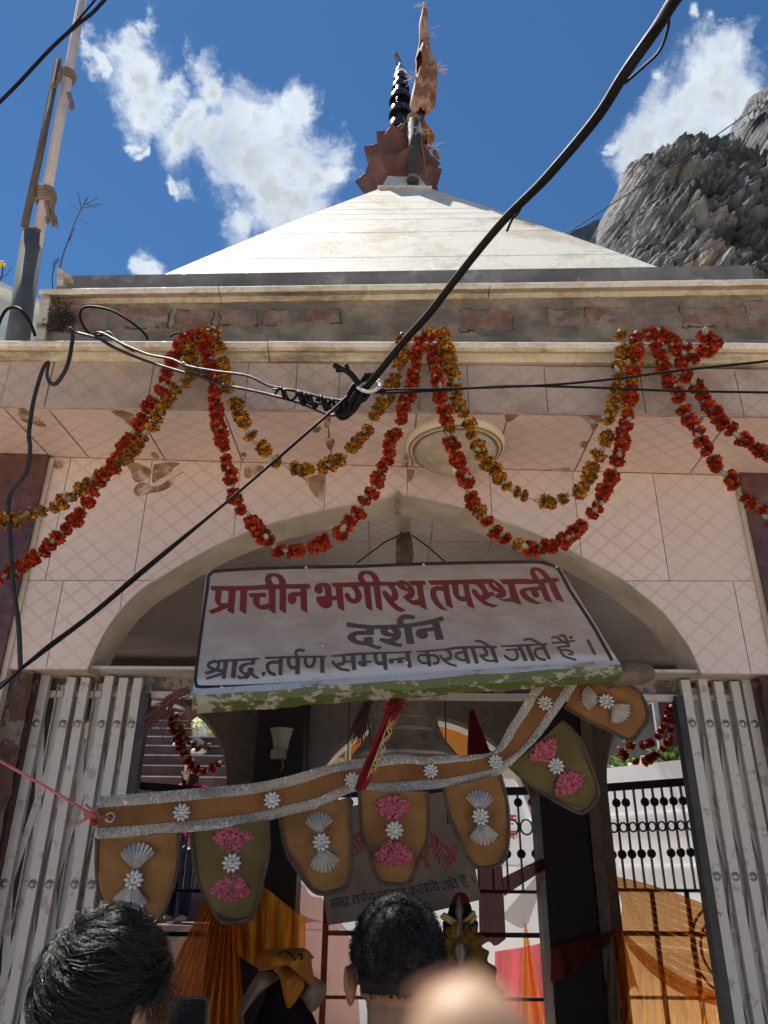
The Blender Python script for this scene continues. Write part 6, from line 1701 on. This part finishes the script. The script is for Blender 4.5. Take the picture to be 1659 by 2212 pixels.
dt = thing("deity_figure", "dark deity figure with bead necklaces and a yellow scarf behind the middle man", "statue", V((at_px('M', 945, 600, 4.1).x, 4.1, .12)))
b = MB(); lathe_px(b, 'M', [(300, 5), (320, 30), (350, 55), (400, 78), (440, 88), (480, 100), (520, 130), (600, 125), (760, 130), (1000, 150), (1300, 170), (1500, 180)], 945, 4.1); b.build("body", DARKI, dt)
b = MB(); lathe_px(b, 'M', [(300, 8), (315, 40), (350, 60), (385, 66)], 948, 4.07); b.build("head_cloth", mk_cloth("dim_red", (.14, .012, .012), weave=600), dt)
b = MB()
for s_, n_ in (("815,480 850,500 900,530 960,550 1010,530 1050,480", 30), ("830,465 870,490 930,515 985,505 1040,450", 28)):
    for p_ in cpath('M', s_, 3.98, 3.98, 6): b.ball(p_, .011, 6, 4)
b.build("bead_necklace", BEAD, dt)
b = MB(); b.smooth = True
for s_, r_ in (("860,600 900,580 960,590 1010,575 1050,590", .05), ("900,590 950,650 990,640 1040,590", .055), ("880,640 870,760 850,900 840,1200", .04), ("940,640 980,760 960,900", .03), ("1020,630 1060,760 1120,900 1180,1080", .05), ("1040,620 1090,720 1140,850 1200,1000", .025)):
    q = cpath('M', s_, 3.98, 3.95, 8); b.tube(q, [r_ * (1 + .25 * math.sin(i * .9)) for i in range(len(q))], 9, True, .5)
b.build("scarf", mk_cloth("dim_yellow", (.20, .11, .015), weave=500, var=.4), dt)
b = MB(); b.lathe([(.05, 0), (.035, .03), (.02, .05), (.045, .09), (.02, .13), (.032, .17), (.012, .21), (.02, .25), (.004, .32)], at_px('M', 950, 900, 3.95), 16); b.build("brass_finial", mk("dim_brass", (.16, .13, .09), .4, .3, 20, 0, 40, .6), dt)
# the figure wrapped in saffron cloth
wf = thing("wrapped_figure", "shrine figure wrapped in saffron and beige cloth left of the middle man", "statue", V((at_px('N', 1100, 900, 3.9).x, 3.9, .12)))
b = MB(); lathe_px(b, 'N', [(720, 90), (760, 150), (850, 190), (1000, 150), (1100, 170), (1311, 260), (1500, 280)], 1085, 4.02, .6); b.build("core", DARKI, wf)
def cloth_patch(k, s, Y, bulge, mat_, name, par):
    q = sm2(pts(k, s) + [pts(k, s)[0]], 6)[:-1]; cx_ = sum(p[0] for p in q) / len(q); cy_ = sum(p[1] for p in q) / len(q)
    b = MB(); b.smooth = True; n = len(q); R_ = 7; g0 = len(b.v)
    for i in range(R_ + 1):
        t = i / R_
        for x, y in q:
            X, Y_ = lerp(cx_, x, t), lerp(cy_, y, t); fold = .018 * math.sin(X * .11 + Y_ * .05) + .02 * noise.noise(V((X * .03, Y_ * .03, 1)))
            b.v.append(P(X, Y_, Y - bulge * (1 - t * t) + fold))
    for i in range(R_):
        for j in range(n): jj = (j + 1) % n; b.face([g0 + i * n + j, g0 + (i + 1) * n + j, g0 + (i + 1) * n + jj, g0 + i * n + jj])
    b.build(name, mat_, par)
cloth_patch('N', "870,880 855,800 905,715 1000,695 1180,688 1260,700 1320,770 1300,800 1325,990 1290,1000 1200,930 1120,860 1020,790 960,870", 3.80, .16, SAFF, "head_cloth", wf)
cloth_patch('N', "1020,790 1120,860 1240,960 1200,1080 1120,1180 1085,1140 1050,980 1020,900 980,860", 3.74, .07, SAFF, "hanging_fold", wf)
cloth_patch('N', "985,890 1030,940 960,1000 880,1060 800,1160 740,1240 705,1260 705,1160 780,1020 860,900 920,885", 3.82, .08, BEIGE, "left_wrap", wf)
cloth_patch('N', "1325,920 1380,960 1425,1020 1390,1130 1300,1215 1240,1130 1195,1060 1250,960", 3.84, .07, BEIGE, "right_wrap", wf)
I = Ink(lambda x, y, o: P(x, y, 3.635 - o))
for st_, w_ in (("1035,735 1080,720 1140,745 1165,790", 14), ("1200,740 1220,745 1215,785", 16), ("1190,745 1230,770", 8)): I.stroke('N', st_, w_)
I.b.build("dark_mark", DARKI, wf)
b = MB(); q = at_px('F', 1340, 430, 5.3)
b.prism([at_px('F', x, y, 5.3) for x, y in nums("1310,310 1340,300 1350,340 1390,430 1430,540 1470,575 1300,575 1305,430")], (0, .03, 0))
tag(b.build("pennant_flag", mk_cloth("deep_red_flag", (.13, .006, .012), weave=500)), "dark red pointed flag standing right of the bell", "flag")
# ------------------------------------------------------------------ people
def skin_mat(name, col):
    g = NG(name)
    c = g.mix(g.step(g.noise(14, 5, .6), .3, .7), tuple(x * .82 for x in col), col)
    c = g.mix(g.math('MULTIPLY', g.step(g.noise(30, 4, .6), .55, .7), .35), c, (col[0] * 1.0, col[1] * .72, col[2] * .66))
    g.bump(g.noise(300, 3), .12, .001)
    g.b.inputs['Subsurface Weight'].default_value = .12
    g.b.inputs['Subsurface Radius'].default_value = (.01, .004, .002)
    return g.done(c, .5, 0, .4)
SKIN = skin_mat("skin_brown", (.20, .105, .068))
SKIN_L = skin_mat("skin_tan", (.40, .25, .155))
HAIR = NG("black_hair"); HAIR = HAIR.done((.0042, .0040, .0039), .42, 0, .38)
HAIR2 = NG('curly_hair'); HAIR2 = HAIR2.done((.0040, .0038, .0040), .6, 0, .2)
def fuse(b, name, mats, parent, voxel=.006, it=4):
    "melt overlapping shapes into one continuous surface"
    o = b.build(name, mats, parent)
    m1 = o.modifiers.new("r", 'REMESH'); m1.mode = 'VOXEL'; m1.voxel_size = voxel
    m2 = o.modifiers.new("s", 'SMOOTH'); m2.factor = .5; m2.iterations = it
    bpy.context.view_layer.update()
    dg = bpy.context.evaluated_depsgraph_get()
    me = bpy.data.meshes.new_from_object(o.evaluated_get(dg))
    o.modifiers.clear(); old = o.data; o.data = me; me.name = name; bpy.data.meshes.remove(old)
    me.polygons.foreach_set('use_smooth', [True] * len(me.polygons)); me.update()
    return o
def limb(b, p_, r_, n=12):
    p_ = [V(q) for q in p_]; b.tube(p_, r_, n)
    for q, r in zip(p_, r_): b.ball(q, r, n, 8)
def hand(b, wrist, palm_dir, normal, side, curl=.6, s=1.0, thumb=.6):
    "palm, four unequal fingers and a thumb from the side of the palm"
    pd = V(palm_dir).normalized(); n_ = V(normal).normalized(); n_ = (n_ - pd * n_.dot(pd)).normalized(); sd = pd.cross(n_) * side
    w_ = V(wrist)
    for t in (-.026, -.009, .009, .026): limb(b, [w_ + sd * t * .6 * s, w_ + pd * .085 * s + sd * t * s], [.014 * s, .0125 * s], 8)
    for t, l in ((.030, .072), (.010, .082), (-.010, .076), (-.029, .058)):
        q = [w_ + pd * .085 * s + sd * t * s]; d = pd; ang = curl
        for k, f in enumerate((.45, .32, .25)):
            ang_ = ang * (.7 + .25 * k); d = (d * math.cos(ang_) + n_ * math.sin(ang_)).normalized(); q.append(q[-1] + d * l * f * s * 1.1)
        limb(b, q, [.0092 * s, .0085 * s, .0078 * s, .0068 * s], 8)
    q = [w_ + pd * .02 * s + sd * .022 * s]; d = (pd * .6 + sd * .8).normalized()
    for f in (.042, .034, .028): q.append(q[-1] + d * f * s); d = (d + pd * .35 * thumb + n_ * .3 * thumb).normalized()
    limb(b, q, [.014 * s, .0115 * s, .010 * s, .008 * s], 8)
def person(label, head, facing, arms, legs=None, scale=1.0, tilt=0.0, shirt=None, trousers=None, skin=SKIN, face=False, hairfn=None, floor=0.0, shoes=None, voxel=.006, extra=None):
    "head: centre of the skull; facing: angle about Z (0 looks along +Y); arms: shoulder-relative elbow and wrist points, left then right"
    head = V(head); M = Matrix.Rotation(facing, 3, 'Z'); s = scale
    root = thing("person", label, "person", (head.x, head.y, floor))
    L = lambda x, y, z: head + M @ V((x * s, y * s, z * s))
    b = MB()
    Mt = M @ Matrix.Rotation(-tilt, 3, 'X')
    Hd = lambda x, y, z: head + Mt @ V((x * s, y * s, z * s))
    def hball(c, r, sq):
        g0 = len(b.v); b.ball((0, 0, 0), r * s, 20, 14, sq)
        for i in range(g0, len(b.v)): b.v[i] = Hd(*c) + Mt @ b.v[i]
    hball((0, -.01, .012), .098, (.80, 1.0, 1.0)); hball((0, .035, -.055), .068, (.86, .95, 1.05)); hball((0, .062, -.098), .032, (1.1, .9, .8))
    for sx in (-1, 1):
        hball((sx * .088, -.012, -.034), .031, (.34, .60, 1.15)); hball((sx * .097, -.026, -.024), .019, (.28, .8, 1.3)); hball((sx * .030, .082, -.002), .013, (1, .6, .55)); hball((sx * .045, .066, -.045), .026, (1, .7, .8))
    limb(b, [Hd(0, .092, .004), Hd(0, .104, -.018), Hd(0, .114, -.036)], [.008 * s, .010 * s, .012 * s], 8)
    limb(b, [Hd(-.018, .095, -.066), Hd(.018, .095, -.066)], [.007 * s, .007 * s], 8)
    limb(b, [Hd(0, -.018, -.07), L(0, -.030, -.150), L(0, -.035, -.21)], [.058 * s, .056 * s, .066 * s], 16)
    ch = L(0, -.03, -.34); pv = L(0, -.02, -.72) if not legs or 'pelvis' not in legs else head + V(legs['pelvis']); 
    tor = [(L(0, -.03, -.23), .10), (ch, .135), (ch.lerp(pv, .5), .130), (pv, .135)]
    def torso(bb, inf):
        for k, (c, r) in enumerate(tor):
            for sx in (-1, 0, 1):
                bb.ball(c + M @ V((sx * .075 * s, 0, 0)), (r * .82 + inf) * s, 14, 10, (1, .82, 1))
        for (c, r), (c2, r2) in zip(tor, tor[1:]):
            for sx in (-1, 0, 1): bb.tube([c + M @ V((sx * .075 * s, 0, 0)), c2 + M @ V((sx * .075 * s, 0, 0))], [(r * .8 + inf) * s, (r2 * .8 + inf) * s], 14)
    torso(b, 0)
    sh = [L(-.185, -.03, -.245), L(.185, -.03, -.245)]
    ends = []
    for k in (0, 1):
        e_, w_ = sh[k] + V(arms[k][0]) * s, sh[k] + V(arms[k][1]) * s; ends.append((e_, w_))
        limb(b, [L(0, -.03, -.24), sh[k], sh[k].lerp(e_, .5), e_, e_.lerp(w_, .4), w_], [.06 * s, .056 * s, .048 * s, .039 * s, .040 * s, .027 * s])
        hand(b, w_, (w_ - e_).normalized(), arms[k][2] if len(arms[k]) > 2 else M @ V((0, 1, 0)), 1 if k == 0 else -1, arms[k][3] if len(arms[k]) > 3 else .35, s)
    hips = [pv + M @ V((-.085 * s, 0, -.04 * s)), pv + M @ V((.085 * s, 0, -.04 * s))]
    if legs and 'knees' in legs: kn_ = [head + V(q) for q in legs['knees']]; an = [head + V(q) for q in legs['ankles']]
    else:
        kn_ = [V((h.x, h.y, lerp(h.z, floor, .49))) + M @ V((0, .015, 0)) for h in hips]; an = [V((h.x, h.y, floor + .08 * s)) - M @ V((0, .02, 0)) for h in hips]
    for h, k, a in zip(hips, kn_, an):
        limb(b, [h, h.lerp(k, .45), k, k.lerp(a, .35), a], [.090 * s, .078 * s, .055 * s, .056 * s, .037 * s])
        limb(b, [a + V((0, 0, -.03 * s)), a + M @ V((0, .09 * s, -.05 * s)), a + M @ V((0, .16 * s, -.055 * s))], [.037 * s, .034 * s, .024 * s])
    body = fuse(b, "body", skin, root, voxel)
    if shirt:
        b = MB(); torso(b, .016)
        for k in (0, 1):
            e_ = ends[k][0]; limb(b, [L(0, -.03, -.25), sh[k], e_], [.066 * s, .070 * s, .060 * s]); 
            limb(b, [e_, e_.lerp(ends[k][1], .35)], [.060 * s, .056 * s])
        fuse(b, "shirt", shirt, root, .01, 3)
    if trousers:
        b = MB(); b.ball(pv, .165 * s, 14, 10, (1.1, .9, .9))
        for h, k, a in zip(hips, kn_, an): limb(b, [h, k, a + V((0, 0, .02))], [.105 * s, .078 * s, .062 * s])
        fuse(b, "trousers", trousers, root, .012, 3)
    if shoes:
        for a in an:
            b = MB(); limb(b, [a + V((0, 0, -.02 * s)), a + M @ V((0, .08 * s, -.045 * s)), a + M @ V((0, .17 * s, -.05 * s))], [.047 * s, .046 * s, .036 * s]); fuse(b, "shoe", shoes, root, .01, 2)
    if face:
        for sx in (-1, 1):
            b = MB(); b.ball(Hd(sx * .031, .082, .0), .010 * s, 10, 8, (1.3, .8, .8)); b.build("eye", mk("eye_dark", (.02, .015, .012), .2, .1, 10, 0), root)
        b = MB(); limb(b, [Hd(-.020, .1005, -.066), Hd(0, .1035, -.065), Hd(.020, .1005, -.066)], [.004 * s, .0055 * s, .004 * s], 8); b.build("lips", mk("lips", (.30, .09, .08), .5, .1, 10, 0), root)
    if hairfn: hairfn(root, Hd, s)
    return root, Hd, L
def strand(b, q, r):
    n = len(q); b.tube(q, [r * (1 - .75 * i / (n - 1)) for i in range(n)], 3, False)
def scalp(root, Hd, s, hair_ok, inf=.008):
    b = MB(); b.smooth = True; NU, NV = 40, 28; ok = {}
    for i in range(NV + 1):
        th = math.pi * i / NV
        for j in range(NU):
            a = 2 * math.pi * j / NU; d = V((math.sin(th) * math.cos(a), math.sin(th) * math.sin(a), math.cos(th)))
            r_ = .098 + inf + .004 * noise.noise(d * 6)
            b.v.append(Hd(d.x * r_ * .82, d.y * r_ * 1.02 - .01, d.z * r_ * 1.0 + .012)); ok[(i, j)] = hair_ok(d)
    for i in range(NV):
        for j in range(NU):
            jj = (j + 1) % NU
            if ok[(i, j)] and ok[(i + 1, j)] and ok[(i, jj)] and ok[(i + 1, jj)]: b.face([i * NU + j, (i + 1) * NU + j, (i + 1) * NU + jj, i * NU + jj])
    return b
def Sc(Hd, d, r): return Hd(d.x * r * .82, d.y * r * 1.02 - .01, d.z * r + .012)
def rand_dir(rnd):
    z = rnd.uniform(-1, 1); a = rnd.uniform(0, 6.283); q = math.sqrt(1 - z * z); return V((q * math.cos(a), q * math.sin(a), z))
def curly(root, Hd, s):
    ok = lambda d: (d.z > -.62 if d.y < -.25 else d.z > -.15 + .2 * max(0, d.y)) and not (abs(d.x) > .75 and d.z < -.05 and d.y > -.35)
    rnd = random.Random(5); b = scalp(root, Hd, s, ok, .010); b.smooth = True
    k = 0
    while k < 3600:
        d = rand_dir(rnd)
        if not ok(d): continue
        k += 1
        t = d.cross(V((rnd.gauss(0, 1), rnd.gauss(0, 1), rnd.gauss(0, 1)))).normalized(); u = d.cross(t)
        low = d.z < -.35
        R_ = rnd.uniform(.004, .008) * (.6 if low else 1); h0 = rnd.uniform(.098, .107) - (.006 if low else 0); lift = rnd.uniform(.002, .011) * (.3 if low else 1); ph = rnd.uniform(0, 6.28); turns = rnd.uniform(.8, 1.6)
        q = []
        for i in range(9):
            f = i / 8; a = ph + f * turns * 6.283
            dd_ = (d + t * (R_ * math.cos(a) / .1 + f * .08) + u * (R_ * math.sin(a) / .1)).normalized()
            q.append(Sc(Hd, dd_, h0 + lift * f + .003 * math.sin(a)))
        strand(b, q, .0011)
    b.build("hair", HAIR2, root)
def straight(root, Hd, s):
    ok = lambda d: (d.z > -.72 if d.y < -.1 else d.z > -.30 + .5 * max(0, d.y)) and not (abs(d.x) > .8 and d.z < -.15 and d.y > -.2)
    rnd = random.Random(9); b = scalp(root, Hd, s, ok, .010); b.smooth = True
    wh = V((-.30, -.62, .72)).normalized(); k = 0
    while k < 9000:
        d = rand_dir(rnd)
        if not ok(d) or d.dot(wh) < -.75: continue
        k += 1
        q = []; cur = d.copy(); lock = noise.noise(d * 7); h = rnd.uniform(.101, .116) + .012 * max(0, lock); n = 9
        away = max(.02, math.acos(max(-1, min(1, d.dot(wh)))))
        ln = rnd.uniform(.05, .11) * min(1.3, .45 + away)
        for i in range(n):
            f = i / (n - 1)
            rad = (cur - wh * cur.dot(wh)); rad = rad.normalized() if rad.length > 1e-4 else cur.orthogonal()
            sw = wh.cross(cur); sw = sw.normalized() if sw.length > 1e-4 else V((0, 0, 0))
            flow = rad * .9 + sw * (.55 + .9 * noise.noise(d * 5 + V((3, 1, 2)))) + V((.25, .15, -.28))
            flow = flow - cur * flow.dot(cur); flow.normalize()
            flow = (flow + V((noise.noise(cur * 9), noise.noise(cur * 9 + V((5, 0, 0))), noise.noise(cur * 9 + V((0, 5, 0))))) * .55)
            q.append(Sc(Hd, cur.normalized(), h + .010 * math.sin(f * 3.14) + (.010 * f * max(0, lock))))
            cur = (cur + flow * (ln / n / .1)).normalized()
        strand(b, q, .00062)
    # stray locks that flick out over the ear and forehead
    for k in range(150):
        d = V((rnd.uniform(.55, .95), rnd.uniform(-.1, .75), rnd.uniform(-.25, .55))).normalized(); q = []; out_ = rnd.uniform(.02, .055); dr = rnd.uniform(.2, .6)
        for i in range(9):
            f = i / 8; dd_ = (d + V((.1, .35 * f, -dr * f))).normalized(); q.append(Sc(Hd, dd_, .108 + out_ * f * f))
        strand(b, q, .0010)
    for k in range(90):
        d = V((rnd.uniform(-.6, .7), rnd.uniform(-.5, .4), 1)).normalized(); q = []; a = rnd.uniform(0, 6.28); l = rnd.uniform(.1, .35)
        for i in range(7):
            f = i / 6; dd_ = (d + V((math.cos(a), math.sin(a), 0)) * l * f).normalized(); q.append(Sc(Hd, dd_, .112 + .022 * math.sin(f * 2.6)))
        strand(b, q, .0008)
    b.build("hair", HAIR, root)
def longhair(root, Hd, s):
    ok = lambda d: d.z > -.5 if d.y < .1 else d.z > .25 + .25 * d.y
    rnd = random.Random(3); b = scalp(root, Hd, s, ok, .010)
    for k in range(500):
        a = rnd.uniform(-2.6, 2.6); d = V((math.sin(a), -math.cos(a) * .8 + .25, rnd.uniform(-.1, .2))).normalized(); p_ = Sc(Hd, d, .108); f_ = V((d.x * .05, d.y * .02 - .02, -1)).normalized()
        strand(b, [p_, p_ + f_ * .12, p_ + f_ * .24 + V((d.x * .03, 0, 0)), p_ + f_ * rnd.uniform(.3, .42) + V((d.x * .05, 0, 0))], .003)
    b.build("hair", HAIR, root)
KHAKI = mk_cloth("khaki_shirt", (.115, .085, .045), weave=700)
BLACKSH = mk_cloth("black_shirt", (.02, .02, .022), weave=700)
NAVY = mk_cloth("navy_cloth", (.012, .015, .035), weave=700)
GREYT = mk_cloth("grey_trousers", (.06, .06, .065), weave=700)
PINKD = mk_cloth("pink_dress", (.62, .03, .13), weave=500)
YELD = NG("lime_print"); YELD = YELD.done(YELD.mix(YELD.step(YELD.noise(16, 3, .5), .48, .52), (.55, .52, .04), (.75, .76, .62)), .8)
SHOEW = mk("white_shoe", (.75, .72, .68), .6, .1, 10)
# the man in the middle, seen from behind
hm = P(859, 2082, 1.90)
pm, HdM, LM = person("man with short curly black hair, a bead necklace and a khaki shirt, seen from behind", hm, RAD(3), [((-.05, .02, -.29), (-.06, .20, -.42)), ((.05, .02, -.29), (.06, .20, -.42))], shirt=KHAKI, trousers=GREYT, hairfn=curly, tilt=RAD(4), shoes=BLACKSH, voxel=.005, scale=1.13)
nb = thing("bead_necklace", "dark wooden bead necklace round the neck of the man in the middle", "necklace", LM(0, -.09, -.17))
WB = mk("wood_bead", (.075, .030, .020), .6, .4, 60, .3, 200)
NBALL = MB(); NBALL.ball((0, 0, 0), .0092, 10, 7); bm0 = NBALL.build("bead", WB).data; drop_obj(bm0)
for i in range(46):
    t = 2 * math.pi * i / 46; o = bpy.data.objects.new("bead", bm0); COL.objects.link(o); o.parent = nb
    o.location = LM(.082 * math.cos(t), -.030 + .080 * math.sin(t), -.178 - .03 * (1 + math.sin(t)) * .8) - wloc(nb)
b = MB(); b.tube([LM(.092 * math.cos(t), -.03 + .088 * math.sin(t), -.196 - .03 * (1 + math.sin(t)) * .8) for t in [i * math.pi / 20 for i in range(41)]], .0032, 5); b.build("cord", BLACKSH, nb)
b = MB(); b.ball(HdM(-.086, -.004, -.062), .0042, 8, 6); b.build("ear_stud", SILVER, pm)
# the man at the left holding up a phone
hl_ = P(226, 2152, 1.53)
PH = V((P(405, 2212, 1.92).x, 1.92, 0)); ptop = P(405, 2154, 1.92).z
shr = hl_ + Matrix.Rotation(RAD(-24), 3, 'Z') @ V((.185, -.03, -.245))
wr = V((PH.x + .035, 1.86, ptop - .20)) - shr
pl, HdL, LL = person("man with tousled black hair at the lower left, seen from behind, raising a phone", hl_, RAD(-24), [((-.06, .02, -.29), (-.05, .18, -.44)), ((wr.x * .45 + .03, wr.y * .45, -.24), tuple(wr), (-.6, -.4, 0), .5)], shirt=BLACKSH, trousers=GREYT, hairfn=straight, tilt=RAD(6), shoes=BLACKSH, voxel=.005)
ph = thing("phone", "dark mobile phone held up by the man at the lower left", "phone", (PH.x, 1.92, ptop - .16))
def rrect(x, z, w_, h, r, Y, n=5):
    q = []
    for cx_, cz_, a0 in ((x + w_ / 2 - r, z + h / 2 - r, 0), (x - w_ / 2 + r, z + h / 2 - r, 90), (x - w_ / 2 + r, z - h / 2 + r, 180), (x + w_ / 2 - r, z - h / 2 + r, 270)):
        for i in range(n + 1): t = RAD(a0 + 90 * i / n); q.append(V((cx_ + r * math.cos(t), Y, cz_ + r * math.sin(t))))
    return q
b = MB(); b.prism(rrect(PH.x, ptop - .08, .082, .162, .012, 1.92), (0, .009, 0)); b.build("case", mk("phone_case", (.03, .025, .022), .5, .2, 30), ph)
b = MB(); b.poly(rrect(PH.x - .001, ptop - .08, .073, .152, .009, 1.9192)); g = NG("phone_screen"); b.build("screen", g.done((.012, .013, .016), .12, 0, .6), ph)
b = MB(); b.lathe([(0, 0), (.0025, 0), (.0025, .0004), (0, .0004)], (PH.x, 1.9188, ptop - .009), 10, Matrix.Rotation(RAD(90), 3, 'X'), caps=False); b.build("camera_dot", BLACKGL, ph)
# the woman beyond the left back arch and someone seated on the steps
hw = P(412, 1662, 8.75)
b = MB(); b.box((sx0, SY - 1.1, 0), (sx1, SY - .001, hw.z - 1.47)); struct(b.build("landing", STEP))
person("woman with long black hair and a pink dress standing below the steps", hw, RAD(165), [((-.05, -.02, -.28), (-.04, -.15, -.45)), ((.05, -.02, -.28), (.04, -.15, -.45))], shirt=PINKD, trousers=NAVY, skin=SKIN_L, face=True, hairfn=longhair, floor=hw.z - 1.47, voxel=.008, tilt=RAD(-4))
f1, f2 = P(434, 1630, 10.05), P(394, 1613, 10.4)
hs_ = P(446, 1520, 10.9)
person("person in navy trousers, white shoes and a lime print top seated on the steps", hs_, RAD(150), [((-.05, -.02, -.28), (-.04, -.2, -.40)), ((.05, -.02, -.28), (.04, -.2, -.40))], legs=dict(pelvis=(-.02, .05, -.66), knees=[(.02, -.45, -.60), (-.25, -.42, -.60)], ankles=[tuple(f1 - hs_ + V((0, .1, .08))), tuple(f2 - hs_ + V((0, .1, .06)))]), shirt=YELD, trousers=NAVY, shoes=SHOEW, floor=f1.z, voxel=.008)

# the out-of-focus fingertip close to the lens
D0 = .080
def near(x, y, dist): return V((0, 0, CAMZ)) + ray(x, y) * dist
b = MB()
tip = near(1015, 2268, D0)
dn_ = (-UP + RT * .22 + FW * .10).normalized()
j1 = tip + dn_ * .022; j2 = j1 + (dn_ - FW * .15).normalized() * .026; j3 = j2 + (dn_ - FW * .3).normalized() * .042
limb(b, [tip, j1, j2, j3], [.0074, .0082, .0088, .0098], 14)
pd = (dn_ - FW * .25).normalized(); sd = RT
for t, l in ((.020, .045), (.040, .042), (.058, .034)):
    q = [j3 + sd * t + pd * .004]; d = (-pd * .6 + FW * .8).normalized()
    for f in (.5, .35, .28): q.append(q[-1] + d * l * f); d = (d + pd * .75 - FW * .1).normalized()
    limb(b, q, [.0098, .0092, .0086, .0076], 10)
for t in (.0, .020, .040, .058): limb(b, [j3 + sd * t, j3 + sd * (t * .6 + .012) + pd * .085], [.0125, .014], 10)
q = [j3 + pd * .06 - sd * .004]; d = (-pd * .7 - sd * .55 + FW * .4).normalized()
for f in (.034, .03, .024): q.append(q[-1] + d * f); d = (d + FW * .2 - pd * .15).normalized()
limb(b, q, [.014, .012, .0105, .009], 10)
wr_ = j3 + sd * .026 + pd * .10; limb(b, [wr_, wr_ + (pd - FW * .3).normalized() * .12, wr_ + (pd - FW * .5).normalized() * .26], [.026, .032, .040], 14)
hd_ = thing("hand", "blurred tan fingertip close to the lens at the bottom edge", "hand", wr_)
fuse(b, "hand_body", SKIN_L, hd_, .0026, 4)
b = MB(); nl = tip + FW * .0066 + dn_ * .001
for i in range(1):
    b.grid(lambda u, v: tip + RT * ((u - .5) * .0105) + dn_ * (v * .012 - .004) + FW * (.0072 - .0035 * (2 * u - 1) ** 2 + .0004), 8, 6)
b.build("nail", mk("nail", (.62, .42, .34), .3, .1, 40, 0), hd_)
